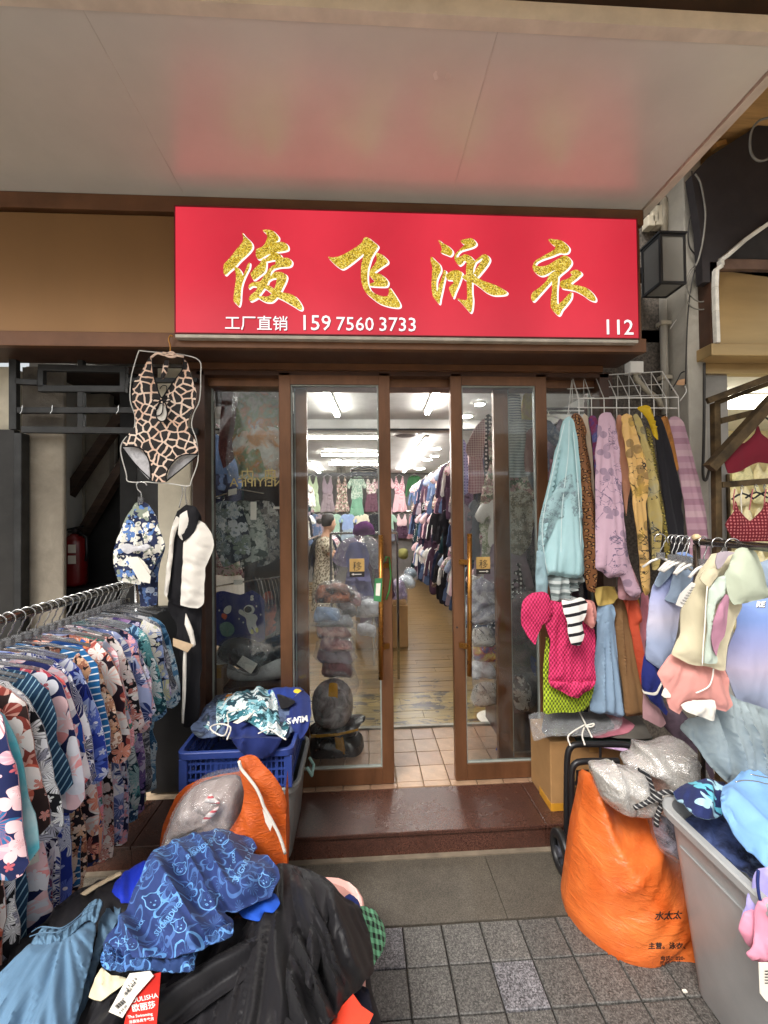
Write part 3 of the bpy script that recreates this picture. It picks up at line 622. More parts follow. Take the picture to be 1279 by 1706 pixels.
# ---------------------------------------------------------------- entrance frame, fixed windows, sliding doors
def aXd(x, y=960, Y=2.44): return aY(x, y, Y)[0]
fr = thing('entrance_frame', 'brown metal entrance frame with fixed side windows around the sliding doors', 'door frame', (-.9, 2.55, .12))
box('head', M_doorm, -.93, 1.50, 2.50, 2.62, 2.44, 2.512, fr, .003); box('track', M_darkbrown, -.93, 1.50, 2.44, 2.499, 2.487, 2.511, fr)
box('jamb', M_darkbrown, -.955, -.885, 2.44, 2.62, .12, 2.511, fr, .003); box('jamb', M_darkbrown, 1.44, 1.50, 2.44, 2.62, .12, 2.511, fr, .003)
lx0, lx1 = aXd(494, 960, 2.54), aXd(513, 960, 2.54); rx0, rx1 = aXd(826, 960, 2.54), aXd(850, 960, 2.54)
box('stile', M_doorm, lx0, lx1, 2.535, 2.575, .12, 2.44, fr, .002); box('stile', M_doorm, rx0, rx1, 2.535, 2.575, .12, 2.44, fr, .002)
for a, b in ((-.885, lx0), (rx1, 1.44)):
    box('sill', M_doorm, a, b, 2.53, 2.58, .12, .19, fr, .002); box('bead', mat('pale seal', srgb(150, 155, 148), .4), a, a+.008, 2.545, 2.565, .19, 2.44, fr); box('bead', MATS['pale seal'], b-.008, b, 2.545, 2.565, .19, 2.44, fr)
    box('pane', M_glass, a+.009, b-.009, 2.553, 2.557, .19, 2.44, fr)
M_glet = mat('gold vinyl lettering', srgb(190, 170, 110), .4, .3)  # colour of the modelled reflection in the left window
def door(xl, xr, label):
    xl0 = aXd(xl); xr1 = aXd(xr); t = thing('sliding_door', label, 'door', ((xl0+xr1)/2, 2.46, .125), 'glazed sliding doors'); w = .068
    box('stile', M_doorm, xl0, xl0+w, 2.44, 2.485, .125, 2.505, t, .004); box('stile', M_doorm, xr1-w, xr1, 2.44, 2.485, .125, 2.505, t, .004)
    box('rail', M_doorm, xl0+w, xr1-w, 2.441, 2.484, 2.435, 2.504, t); box('rail', M_doorm, xl0+w, xr1-w, 2.441, 2.484, .126, .215, t)
    for a in ((xl0+w, xl0+w+.007), (xr1-w-.007, xr1-w)): box('bead', MATS['pale seal'], a[0], a[1], 2.452, 2.474, .222, 2.428, t)
    box('bead', MATS['pale seal'], xl0+w, xr1-w, 2.452, 2.474, .2155, .222, t); box('bead', MATS['pale seal'], xl0+w, xr1-w, 2.452, 2.474, 2.428, 2.4345, t)
    box('pane', M_glass, xl0+w+.007, xr1-w-.007, 2.461, 2.465, .222, 2.428, t); return t
dl = door(466, 653, 'left glazed sliding door in brown metal with a green tag on its handle'); dr = door(754.5, 916, 'right glazed sliding door in brown metal half in front of the fixed window')
def handle(d, x, y0, y1, yb, side):
    p0 = aY(x, y0, 2.395); p1 = aY(x, y1, 2.395); h = MB().tube([p0, p1], .014, 12).build('handle', M_gold, d, smooth=True)
    for y in (yb, y0+(y1-yb)): q = aY(x, y, 2.395); MB().bar(q+(0, .008, 0), q+(side*.045, .047, 0), .02, .028).build('bracket', M_gold, h)
handle(dl, 634.5, 891, 1132, 1080, 1); handle(dr, 782, 889, 1126, 1078, -1)
def slide_sign(d, xa, xb, ya, yb, arrow):
    p = aY(xa, ya, 2.457); q = aY(xb, yb, 2.457); zm = p[2]+(q[2]-p[2])*.7
    s = box('slide_label', mat('yellow label', srgb(196, 158, 92), .5), p[0], q[0], 2.455, 2.460, zm, p[2], d); b = box('arrow_strip', mat('black label', srgb(35, 30, 26), .5), p[0], q[0], 2.455, 2.460, q[2], zm-.0005, d)
    w = q[0]-p[0]; text('lettering', '移', M_ink, ((p[0]+q[0])/2-w*.31, 2.4545, zm+w*.10), w*.66, s, off=.0, ext=.0003)
    c = (p[0]+q[0])/2; z = (q[2]+zm)/2; a = MB().box(c-w*.3, c+w*.3, 2.4542, 2.4549, z-.002, z+.002); sgn = 1 if arrow > 0 else -1
    a.prism([(c+sgn*w*.38, 2.4542, z), (c+sgn*w*.22, 2.4542, z+.007), (c+sgn*w*.22, 2.4542, z-.007)], (0, .0006, 0)); a.build('arrow', M_paper, b)
slide_sign(dl, 582, 607, 931, 961, -1); slide_sign(dr, 793, 816.5, 928, 956, 1)
kh = MB().lathe([(.006, 0), (.006, .002)], (0, 0, 0), 12).build('keyhole', M_ink, None); kh.parent = dr; kh.rotation_euler = (math.pi/2, 0, 0)
kh.location = Vector((float(aY(761, 1045, 2.44)[0]), 2.4375, float(aY(761, 1045, 2.44)[2])))-acc(dr)
# lanyard and card
ln = thing('lanyard', 'green lanyard looped over the left door handle with a green and white card', 'lanyard', aY(645, 930, 2.42))
MB().tube([aY(641, 935, 2.41), aY(643, 928, 2.41), aY(648, 928, 2.42), aY(651, 960, 2.43), aY(648, 985, 2.43), aY(643, 999, 2.425)], .005, 6).build('strap', mat('green strap', srgb(56, 128, 60), .6), ln, smooth=True)
MB().tube([aY(642, 928, 2.40), aY(637, 945, 2.39), aY(632, 962, 2.385)], .0022, 5).build('cord', mat('dark green cord', srgb(30, 60, 34), .6), ln)
c = [aY(624, 964, 2.38), aY(637, 963, 2.38), aY(635, 1003, 2.38), aY(622, 1001, 2.38)]
MB().prism(c, (0, .003, 0)).build('card', mat('green card', srgb(60, 130, 80), .5), ln)
MB().prism([aY(626.5, 972, 2.3785), aY(634, 971.5, 2.3785), aY(632.5, 993, 2.3785), aY(625.5, 992, 2.3785)], (0, .001, 0)).build('white_patch', M_paper, ln)
MB().box(0, .02, 0, .02, 0, .05).build('padlock', M_ink, ln).location = Vector(aY(641, 1001, 2.425))-acc(ln)
# ---------------------------------------------------------------- left neighbourhood of the entrance
M_conc = mat('stained plaster column', srgb(158, 148, 132), .9, var=.14, vscale=3, bump=.6, bscale=40, grime=.55)
M_creamw = mat('cream plaster', srgb(214, 204, 182), .85, var=.06, bump=.3, bscale=50, grime=.2)
M_wood = mat('dark timber', srgb(64, 48, 38), .7, var=.25, stretch=(1, 1, 6), bump=.4, bscale=60)
M_mosaic = mat('grey mosaic wall', srgb(112, 104, 94), .85, var=.2, bump=1, bscale=90, grime=.4)
def wallt(name, label, m, x0, x1, y0, y1, z0, z1, cat='wall', bevel=.004): return tag(box(name, m, x0, x1, y0, y1, z0, z1, None, bevel), label, cat)
YL = 2.50
def X_(px, Y=YL, y=800): return float(aY(px, y, Y)[0])
wallt('wall', 'cream wall strip at the far left edge under the bronze fascia', M_creamw, X_(-60), X_(18), YL, YL+.1, aY(5, 718, YL)[2], 2.545)
dd = thing('metal_door', 'dark grey metal door leaf at the far left edge below the cream wall', 'door', (X_(10), 2.45, 0))
box('leaf', mat('charcoal paint', srgb(46, 44, 42), .5, .3), X_(-60, 2.45), X_(26, 2.45), 2.44, 2.48, 0.12, aY(10, 716, 2.45)[2], dd, .004); box('edge', M_darkm, X_(27, 2.45), X_(40, 2.45), 2.43, 2.49, 0.12, aY(30, 722, 2.45)[2], dd, .004)
cl = thing('column', 'stained grey plaster column behind the dark metal rack on the left', 'column', (X_(70), 2.6, 0))
MB().box(X_(40), X_(106), 2.50, 2.53, 0.12, 2.55).build('shaft', M_conc, cl, bevel=.01)
box('mosaic_band', M_mosaic, X_(38), X_(107), 2.494, 2.4995, aY(70, 714, YL)[2], 2.54, cl)
wc = thing('column', 'cream plaster column beside the shop entrance behind the giraffe print swimsuit', 'column', (X_(290), 2.55, 0))
MB().box(X_(262), X_(318), 2.50, 2.62, 0.0, 2.545).build('shaft', M_creamw, wc, bevel=.008)
MB().box(X_(319), X_(337), 2.50, 2.60, 0.0, 2.545).build('tiled_edge', mat('worn mottled tile edge', srgb(134, 126, 116), .7, var=.3, vscale=30, bump=.6, bscale=60, grime=.6), wc)
wallt('display_board', 'black board leaning against the foot of the cream column behind the rack', M_black, X_(250, 2.46), X_(337, 2.46), 2.455, 2.495, .121, float(aY(300, 1010, 2.46)[2]), 'board')  # added sheet, its black stands in for dark garments and shadow there
# recess with stairs
tag(box('recess_wall', mat('grey recess plaster', srgb(70, 66, 62), .9, var=.12, grime=.4), X_(30), X_(300, 3.4), 3.4, 3.46, 0, 3), kind='structure')  # plaster colour darkened to carry the recess shade
rc = tag(box('recess_ceiling', M_wood, X_(20), X_(330), 2.64, 3.4, 2.56, 2.6), kind='structure')
wallt('wall', 'pale grey wall panel inside the dark recess behind the fire extinguishers', mat('recess panel', srgb(172, 164, 150), .9, var=.1, grime=.4), X_(104, 3.0), X_(182, 3.0), 3.0, 3.06, 0, 2.54)
wallt('wall', 'black side wall of the recess beside the cream column', mat('black painted wall', srgb(20, 19, 19), .8), X_(236, 2.9), X_(262, 2.9), 2.64, 3.3, 0, 2.55)  # near-black colour stands in for the shade inside the recess
box('panel_batten', MATS['recess panel'], X_(134, 2.98), X_(141, 2.98), 2.975, 2.995, 0.12, aY(136, 720, 2.98)[2], bpy.data.objects['wall.001'] if 'wall.001' in bpy.data.objects else None)
strs = thing('stair_stringer', 'upper dark timber beam slanting across the recess', 'beam', aY(150, 760, 2.8))
MB().bar(aY(104, 838, 2.9), aY(205, 690, 2.78), .05, .07).build('beam', M_wood, strs)
strs = thing('stair_stringer', 'lower dark timber beam slanting down towards the red extinguishers', 'beam', aY(170, 830, 2.8))
MB().bar(aY(128, 905, 2.9), aY(250, 700, 2.75), .05, .06).build('beam', M_wood, strs); MB().prism([aY(140, 890, 2.93), aY(250, 690, 2.93), aY(262, 760, 2.93), aY(250, 1000, 2.93), aY(140, 1000, 2.93)], (0, .02, 0)).build('soffit_board', MATS['black painted wall'], strs)  # soffit board takes the same black for the shade below the beams
def extinguisher(px, y0, y1, wpx, Y, label, dk=1):
    top = aY(px, y0, Y); bot = aY(px, y1, Y); r = wpx*Y/700/2; h = top[2]-bot[2]; t = thing('fire_extinguisher', label, 'fire extinguisher', bot, 'red fire extinguishers in the recess')
    R_ = mat('extinguisher red %g' % dk, tuple(c*dk for c in srgb(112, 14, 16)), .35, coat=.3)  # reds darkened in place of recess shade, most on the far one
    MB().lathe([(r*.9, 0), (r, .02), (r, h*.80), (r*.85, h*.88), (r*.35, h*.94), (r*.3, h*.96)], bot, 24).build('cylinder', R_, t, smooth=True)
    v = MB().lathe([(r*.2, h*.96), (r*.3, h*1.0), (r*.2, h*1.05)], bot, 12); v.bar(bot+(-r*.6, 0, h*1.04), bot+(r*.7, 0, h*1.10), .02, .012).bar(bot+(-r*.5, 0, h*1.0), bot+(r*.5, 0, h*1.02), .018, .01); v.build('valve', M_black, t)
    MB().tube([bot+(r*.3, 0, h), bot+(r*1.1, -.01, h*.9), bot+(r*1.15, -.01, h*.6), bot+(r*1.05, -.01, h*.45)], .009, 6).build('hose', M_black, t, smooth=True)
    lb = MB(); 
    for zz in (.42, .62): lb.box(bot[0]+r*.1, bot[0]+r*.75, bot[1]-r*1.005, bot[1]-r*.99, bot[2]+h*zz, bot[2]+h*(zz+.15))
    lb.build('label_plate', M_paper, t); return t
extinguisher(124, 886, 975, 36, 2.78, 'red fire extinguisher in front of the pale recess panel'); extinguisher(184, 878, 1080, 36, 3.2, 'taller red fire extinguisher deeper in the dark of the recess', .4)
box('hook_shelf', M_darkm, X_(104, 2.8), X_(215, 2.85), 2.7, 2.9, .05, aY(130, 976, 2.8)[2]-.002).location = (0, 0, 0)
tag(bpy.data.objects['hook_shelf'], 'dark box under the small fire extinguisher', 'cabinet')
# dark metal rack frame
rk = thing('wall_rack', 'dark grey welded metal rack fixed in front of the column under the fascia', 'rack', aY(120, 660, 2.4)); YR = 2.42
def rb(a, b, w=.03, n='rail'): MB().bar(aY(*a, YR), aY(*b, YR), w, .03, up=(0, 1, 0)).build(n, M_darkm, rk, bevel=.002)
rb((24, 585), (24, 716), .04, 'post'); rb((28, 636), (65, 638)); rb((66, 613), (212, 617), .035); rb((66, 648), (210, 649), .035); rb((70, 618), (70, 646), .03, 'post'); rb((206, 621), (206, 645), .03, 'post')
rb((214, 634), (330, 634), .025); rb((31, 684), (310, 684), .032); rb((38, 716), (330, 719), .035); rb((136, 654), (136, 679), .03, 'post'); rb((136, 690), (136, 713), .03, 'post'); rb((136, 600), (136, 611), .03, 'post')
for x, y in ((86, 684), (196, 684), (36, 684)):
    p = aY(x, y-5, YR-.02); MB().tube([p, p+(.008, -.005, .01), p+(.006, -.006, -.02), p+(-.004, -.005, -.034)], .0022, 5).build('hook', M_chrome, rk)
# ---------------------------------------------------------------- right neighbourhood
M_peb = mat('grey pebble dash', srgb(108, 100, 92), .9, var=.3, vscale=60, bump=1.2, bscale=110, grime=.3)
YB = 2.62
wallt('wall', 'grey pebble dash wall between the entrance and the white column', M_peb, 1.502, X_(1160, YB), YB, YB+.1, 0, 3.9)
wallt('wall', 'dark corner strip of wall beside the right end of the entrance frame', M_darkbrown, 1.502, 1.56, 2.5, 2.615, 0, 2.54)
M_pil = mat('pale grey painted column', srgb(176, 170, 158), .8, var=.1, vscale=3, bump=.3, bscale=50, grime=.35)
pc = thing('column', 'tall pale grey column with hanging cables right of the pipes', 'column', (2.0, 2.45, 0)); 
xa, xb = X_(1143, 2.42, 500), X_(1178, 2.42, 700)
MB().box(xa, xb, 2.42, 2.7, 0, 3.95).build('shaft', M_pil, pc, bevel=.006)
MB().box(xb+.001, xb+.18, 2.47, 2.7, 0, aY(1200, 610, 2.47)[2]).build('side_board', mat('grey board', srgb(150, 146, 140), .8, var=.08, grime=.3), pc, bevel=.003)
for i, (x, r, y0, y1, lb) in enumerate(((1107, .022, 490, 690, 'grey pipe below the wall lantern'), (1122, .014, 495, 690, 'thin brown pipe second from the left below the lantern'), (1131, .012, 500, 690, 'thin grey pipe third from the left below the lantern'), (1146, .024, 300, 700, 'thick pale pipe rising beside the column'), (1108, .02, 330, 388, 'short pale pipe above the wall lantern'), (1127, .024, 310, 388, 'pale pipe with a rounded top above the lantern'))):
    a = aY(x-3, y0, 2.56); b = aY(x+1, y1, 2.56); b = np.array([a[0], a[1], b[2]]); t = thing('pipe', lb, 'pipe', b, 'pipes on the wall beside the column')
    m = [M_pil, M_darkbrown, mat('grey pipe', srgb(128, 122, 114), .6, grime=.4), mat('cream pipe', srgb(190, 180, 160), .55, grime=.35)][(0, 1, 2, 3, 3, 3)[i]]
    pts = [b, a] if i not in (3, 5) else [b, a-(0, 0, .02), a+(.01, 0, .02), a+(.04, 0, .035), a+(.12, 0, .035)] if i == 3 else [b, a, a+(-.005, -.01, .02)]
    MB().tube(pts, r, 12).build('tube', m, t, smooth=True)
    for k in ((.3, .75) if i in (0, 3) else ()): q = b+(a-b)*k; MB().box(q[0]-r*1.5, q[0]+r*1.5, q[1]-r*1.2, q[1]+r*1.2, q[2]-.012, q[2]+.012).build('clip', MATS['cream pipe'], t)
# rubble plaster & timber bits between canopy and wall
pl = MB(); PR = random.Random(4)
for i in range(9):
    p = aY(1082+i*7, 372-i*6, 2.58); pl.box(p[0]-.03, p[0]+PR.uniform(.01, .05), 2.55, 2.615, p[2]-PR.uniform(.03, .09), p[2]+PR.uniform(.02, .06))
tag(pl.build('broken_plaster', M_creamw, bevel=.006), 'broken pale plaster edge above the wall lantern', 'plaster')
# lantern
xa, xb, ya, yb, za, zb = float(aY(1100, 430, 2.25)[0]), float(aY(1143, 430, 2.25)[0]), 2.25, 2.41, float(aY(1120, 472, 2.25)[2]), float(aY(1120, 389, 2.25)[2])
t = thing('wall_lantern', 'square black framed wall lantern with grey frosted panes beside the red sign', 'lantern', ((xa+xb)/2, 2.33, za)); k = .014
fm = MB()
for x in (xa, xb-k):
    for y in (ya, yb-k): fm.box(x, x+k, y, y+k, za, zb)
for z in (za, zb-k):
    fm.box(xa+k, xb-k, ya, ya+k, z, z+k).box(xa+k, xb-k, yb-k, yb, z, z+k).box(xa, xa+k, ya+k, yb-k, z, z+k).box(xb-k, xb, ya+k, yb-k, z, z+k)
fm.build('frame', M_black, t); M_fr = mat('frosted pane', srgb(116, 114, 108), .35, var=.04)
box('pane', M_fr, xa+k, xb-k, ya+.004, ya+.008, za+k, zb-k, t); box('pane', M_fr, xa+.004, xa+.008, ya+k, yb-k, za+k, zb-k, t); box('pane', M_fr, xb-.008, xb-.004, ya+k, yb-k, za+k, zb-k, t)
box('bottom_pane', M_fr, xa+k, xb-k, ya+k, yb-k, za+.004, za+.008, t); box('top_cap', M_black, xa-.006, xb+.006, ya-.006, yb+.006, zb+.001, zb+.012, t); box('bracket', M_black, xa+.04, xb-.04, yb+.001, 2.615, zb-.1, zb-.06, t)
# white conduit box under the fascia end
t = thing('cable_box', 'white plastic cable box with a bent pipe under the right end of the fascia', 'cable box', aY(1056, 610, 2.5)); p = aY(1045, 618, 2.5)
MB().box(p[0], p[0]+.085, 2.47, 2.53, p[2]-.02, 2.60).build('box', M_white, t, bevel=.004); MB().tube([(p[0]+.05, 2.5, p[2]-.01), (p[0]+.055, 2.5, p[2]-.05), (p[0]+.12, 2.51, p[2]-.11), (p[0]+.22, 2.53, p[2]-.17), (p[0]+.25, 2.55, p[2]-.22)], .016, 10).build('bent_pipe', MATS['cream pipe'], t, smooth=True)
# cables
M_cable = mat('grey cable', srgb(120, 116, 108), .6); M_cabled = mat('dark cable', srgb(50, 46, 42), .6)
def cable(label, pts, r=.005, m=None, Y=2.38):
    P = [aY(x, y, Y+(z[0] if z else 0)) for x, y, *z in pts]; P = smooth3(P); tag(MB().tube(P, r, 6).build('cable', m or M_cable, smooth=True), label, 'cable', 'loose cables on the column')
def smooth3(P, n=5):
    P = np.array(P); out = []
    for i in range(len(P)-1):
        p0 = P[max(0, i-1)]; p1 = P[i]; p2 = P[i+1]; p3 = P[min(len(P)-1, i+2)]
        for j in range(n): t = j/n; out.append(.5*((2*p1)+(-p0+p2)*t+(2*p0-5*p1+4*p2-p3)*t*t+(-p0+3*p1-3*p2+p3)*t**3))
    out.append(P[-1]); return out
cable('long grey cable hanging in a bow in front of the dark awning', [(1158, 290), (1166, 303), (1172, 330), (1175, 360), (1171, 400), (1164, 430), (1158, 444)], .005, None, 2.30)
cable('tangled loop of grey cable knotted on the column', [(1158, 440), (1147, 455), (1143, 475), (1150, 492), (1165, 503), (1180, 498), (1190, 482), (1186, 462), (1172, 445), (1160, 438), (1156, 446), (1166, 452), (1176, 455)], .004)
cable('second tangled loop of cable below the knot', [(1160, 442), (1148, 460), (1144, 484), (1146, 505), (1160, 515), (1178, 514), (1191, 503), (1192, 490), (1186, 470), (1178, 456), (1165, 444)], .004)
cable('dark cable wandering down the side of the column', [(1152, 285), (1156, 310), (1158, 345), (1150, 362), (1146, 390), (1149, 412), (1158, 425), (1160, 440), (1155, 460), (1148, 500), (1144, 560), (1142, 640)], .004, M_cabled, 2.39)
cable('curled grey cable hanging at the top right corner', [(1279, 196), (1262, 203), (1251, 222), (1250, 250), (1258, 265), (1270, 268), (1285, 262)], .006, None, 2.1)
cable('black cable down the seam between the column and the side board', [(1173, 605), (1173, 680), (1172, 740), (1171, 790), (1176, 800), (1182, 780)], .008, M_cabled, 2.39)
cable('thin wire slanting between the pipes under the lantern', [(1116, 548), (1125, 535), (1137, 522)], .002, M_wire, 2.50)
# dark awning, arch trim, neighbouring shop
M_navy = mat('dark navy board', srgb(38, 32, 34), .75, var=.15, grime=.2)
xr0 = X_(1180, 2.34, 440)
aw = thing('awning', 'dark brown black awning board of the neighbouring shop at the upper right', 'awning', (xr0, 2.3, 3))
MB().prism([aY(x, y, 2.33) for x, y in ((1152, 292), (1180, 262), (1330, 165), (1330, 350), (1279, 368), (1240, 396), (1206, 424), (1196, 432), (1192, 446), (1190, 470), (1171, 470), (1166, 380))], (0, .05, 0)).build('board', M_navy, aw)
MB().prism([aY(x, y, 2.36) for x, y in ((1196, 435), (1240, 398), (1279, 372), (1340, 345), (1340, 470), (1196, 450))], (0, .02, 0)).build('inner_board', mat('dark grey board', srgb(52, 50, 52), .7), aw)
tr = [aY(x, y, 2.315) for x, y in ((1340, 340), (1281, 372), (1240, 401), (1208, 429), (1200, 434), (1201, 444), (1192, 450), (1191, 480), (1192, 520), (1194, 572))]
trb = MB()
for a, b in zip(tr[:-1], tr[1:]): trb.bar(a, b, .022, .03, up=(0, 1, 0))
tag(trb.build('arch_trim', mat('white neon trim', srgb(226, 222, 212), .35), bevel=.003), 'white curved trim running down the neighbouring shop front', 'trim')
nb = thing('neighbour_fascia', 'gold metallic fascia of the neighbouring shop at the right edge', 'fascia', (2.5, 2.3, 2.6))
za, zb = aY(1240, 577, 2.35)[2], aY(1240, 452, 2.35)[2]; xl = X_(1197, 2.35, 520)
M_champ = mat('champagne metal', srgb(178, 150, 104), .3, .55, var=.1, vscale=2, stretch=(.3, 1, 2))
box('panel', M_champ, xl, 3.4, 2.36, 2.42, za+.002, zb, nb); box('bottom_rail', M_champ, X_(1176, 2.35, 585), 3.4, 2.31, 2.44, za-.07, za, nb, .004); box('side_rail', M_darkbrown, X_(1179, 2.35, 500), xl-.024, 2.33, 2.44, za+.002, aY(1185, 440, 2.35)[2], nb); box('top_rail', mat('dusty pink rail', srgb(120, 96, 84), .5, .2), xl+.01, 3.4, 2.33, 2.41, zb+.002, zb+.06, nb)
box('under_panel', M_champ, X_(1178, 2.4, 600), 3.4, 2.442, 2.50, za-.13, za-.001, nb)
tag(box('arcade_ceiling', mat('arcade timber ceiling', srgb(196, 150, 92), .8, var=.15, stretch=(.4, 4, 1)), 1.66, 5.5, 1.38, 2.74, 3.96, 4.02), kind='structure')
# orange timber scraps above
tb = thing('timber_scraps', 'sunlit bare timber ends above the dark awning in the upper right corner', 'timber', aY(1250, 200, 2.2)); M_ply = mat('raw timber', srgb(190, 150, 92), .8, var=.2, bump=.3, stretch=(1, 1, 4))
for a, b, w_ in (((1225, 212), (1300, 178), .07), ((1240, 188), (1300, 168), .05), ((1188, 246), (1206, 240), .03), ((1262, 190), (1268, 200), .03)): MB().bar(aY(*a, 2.42), aY(*b, 2.42), w_, .04, up=(0, 1, 0)).build('board', M_ply, tb)
wallt('wall', 'upper wall of the arcade above the canopy edge at the right', M_creamw, 1.5, 3.9, 2.75, 2.85, 2.9, 4.6)
# neighbouring shop interior
tag(box('neighbour_floor', mat('pale shop floor', srgb(190, 180, 160), .6), 1.95, 5.2, 2.5, 5.2, 0, .1), kind='structure')
M_ny = mat('cream packed shelf wall', srgb(226, 212, 166), .85, var=.12, vscale=9)
tag(box('neighbour_wall', M_ny, 2.0, 5.2, 4.6, 4.7, .1, 2.9), kind='structure'); tag(box('neighbour_ceiling', M_white, 2.12, 5.2, 2.52, 4.6, 2.62, 2.7), kind='structure'); tag(box('neighbour_side_wall', M_ny, 2.12, 2.15, 2.72, 4.6, .1, 2.62), kind='structure')
t = thing('ceiling_lamp', 'bright lamp panel inside the neighbouring shop under its gold fascia', 'lamp', (3.2, 3.5, 2.6)); box('diffuser', emit('neighbour lamp', (1, .93, .72), 9.0), 2.5, 4.2, 3.2, 3.5, 2.58, 2.61, t); box('housing', M_white, 2.48, 4.22, 3.18, 3.52, 2.612, 2.619, t)
sb = MB(); R2 = random.Random(3)
for c in range(10):
    for r in range(9):
        m = [cloth('packed cream', srgb(230, 216, 170), 'mottle', [srgb(250, 240, 205), srgb(200, 184, 130)], 14), cloth('packed beige', srgb(216, 200, 160), 'mottle', [srgb(240, 230, 200), srgb(180, 170, 130)], 9), cloth('packed olive', srgb(190, 186, 140), 'mottle', [srgb(236, 230, 190), srgb(150, 150, 110)], 12)][R2.randrange(3)]
        x = 2.3+c*.27+R2.uniform(-.02, .02); z = .35+r*.24+R2.uniform(-.02, .02); q = .68
        puff('packed_bra', [(x+a_*q, z+b_*q) for a_, b_ in ((0, 0), (.17, -.03), (.34, 0), (.35, .16), (.26, .30), (.2, .16), (.14, .16), (.08, .30), (-.01, .16))], lambda a, b: np.array([a, 4.53, b]), m, None, puffy=True, step=.045, T=.03, R=.06, amp=.012, lam=.03)
        tag(COL.objects[-1], 'cream padded bra among rows of bras on the neighbouring shop wall', 'bra', 'pale bras on the wall of the neighbouring shop')
# rusty stand with bras
M_rust = mat('rusty angle iron', srgb(92, 74, 48), .75, .4, var=.35, vscale=12, bump=.4, bscale=80, grime=.5)
rs = thing('display_stand', 'rusty square tube stand with a slanting brace at the right edge', 'rack', (2.3, 2.1, 0)); YN = 2.12
def nbar(n, a, b, w=.03, Y=YN, Y2=None): MB().bar(aY(*a, Y), aY(*b, Y2 or Y), w, w, up=(0, 1, 0)).build(n, M_rust, rs, bevel=.002)
nbar('rail', (1178, 668), (1300, 622), .032, YN, 2.0); nbar('rail', (1192, 672), (1300, 632), .022, YN+.03, 2.03); nbar('post', (1191, 672), (1200, 1300), .034, YN+.035)
nbar('rail', (1198, 702), (1300, 676), .032, YN+.03); nbar('brace', (1182, 780), (1290, 662), .05, YN-.03, 2.02); nbar('rail', (1200, 808), (1300, 800), .032, YN+.03); nbar('post', (1212, 790), (1216, 960), .016, 2.45)
M_bur = cloth('burgundy jersey', srgb(104, 16, 34), 'plain', fine=.3); M_bur2 = cloth('burgundy spangled', srgb(96, 12, 26), 'dots', [srgb(170, 100, 100)], 60)
b1 = thing('sports_bra', 'burgundy sports bra hanging on the upper rail of the rusty stand', 'bra', aY(1250, 700, 2.1), 'burgundy bras on the rusty stand')
puff('body', [(1203, 752), (1224, 740), (1240, 737), (1256, 722), (1262, 708), (1268, 722), (1290, 740), (1296, 772), (1262, 770), (1236, 784), (1212, 788)], pY(2.08), M_bur, b1, step=5, T=.025, R=16, amp=.004, lam=14)
for a, b in (((1258, 712), (1263, 690)), ((1254, 705), (1249, 692))): MB().tube([aY(*a, 2.08), aY(*b, 2.08)], .004, 6).build('strap', M_bur, b1)
b2 = thing('sports_bra', 'spangled burgundy strappy bra hanging on the lower rail of the rusty stand', 'bra', aY(1250, 880, 2.1), 'burgundy bras on the rusty stand')
puff('body', [(1208, 874), (1223, 852), (1225, 835), (1230, 850), (1249, 868), (1268, 850), (1276, 835), (1290, 850), (1300, 900), (1232, 902), (1220, 898)], pY(2.08), M_bur2, b2, step=5, T=.025, R=14, amp=.004, lam=14)
for i, (x0_, x1_) in enumerate(((1222, 1222), (1236, 1234), (1248, 1252), (1272, 1274))):
    MB().tube([aY(x0_, 850 if i != 1 else 868, 2.085), aY(x1_, 826, 2.085), aY(x1_+2, 815, 2.1)], .003, 6).build('strap', (M_bur2, cloth('white strap', srgb(220, 214, 200)), M_bur2, M_bur2)[i], b2)
for i, (x, y) in enumerate(((1237, 822), (1260, 820), (1275, 820), (1263, 690), (1274, 688))):
    p = aY(x, y, 2.1); h = thing('bra_hanger', 'small dark hanger on the rails of the rusty stand', 'hanger', p, 'small hangers on the rusty stand'); MB().tube([p+(-.06, 0, -.03), p+(-.03, 0, -.01), p, p+(.03, 0, -.01), p+(.06, 0, -.03)], .005, 6).build('arm', M_black, h); MB().tube([p, p+(0, .01, .03), p+(.015, .02, .045), p+(.025, .02, .03)], .0022, 6).build('hook', M_chrome, h)
# ---------------------------------------------------------------- opposite side of the lane (seen only in reflections)
op = thing('opposite_shop', 'shop across the lane with a lit white fascia and mirrored lettering seen in the glass', 'building', (0, -4.6, 0))
box('wall', mat('opposite wall', srgb(214, 206, 190), .8, var=.15, vscale=2), -6, 6, -5.0, -4.6, 0, 3.6, op); box('fascia', mat('opposite fascia', srgb(70, 44, 36), .6), -4.2, 2.5, -4.59, -4.5, 1.9, 2.55, op); box('white_band', emit('lit white band', (.9, .95, 1.0), 1.2), -3.8, 5, -4.49, -4.47, 2.62, 2.70, op)
for i in range(5): box('window', mat('opposite window', srgb(170, 180, 180), .2), -4.6+i*2.0, -3.4+i*2.0, -4.595, -4.58, .5, 1.75, op)
# reflection of the sign opposite, modelled as gold letters on the fixed pane
lt = bpy.data.objects['pane']
for x, y, s_, sz in ((424, 800, '内', .085), (462, 800, '典', .085)):
    p = aY(x, y, 2.549); o = text('lettering', s_, M_glet, (p[0], 2.5495, p[2]), sz, fr, ext=.0004, rot=(math.pi/2, 0, math.pi)); 
p = aY(470, 810, 2.549)
text('lettering', 'NEIYIPIFA', M_glet, (p[0], 2.5495, p[2]), .032, fr, ext=.0004, rot=(math.pi/2, 0, math.pi), fit=.31)
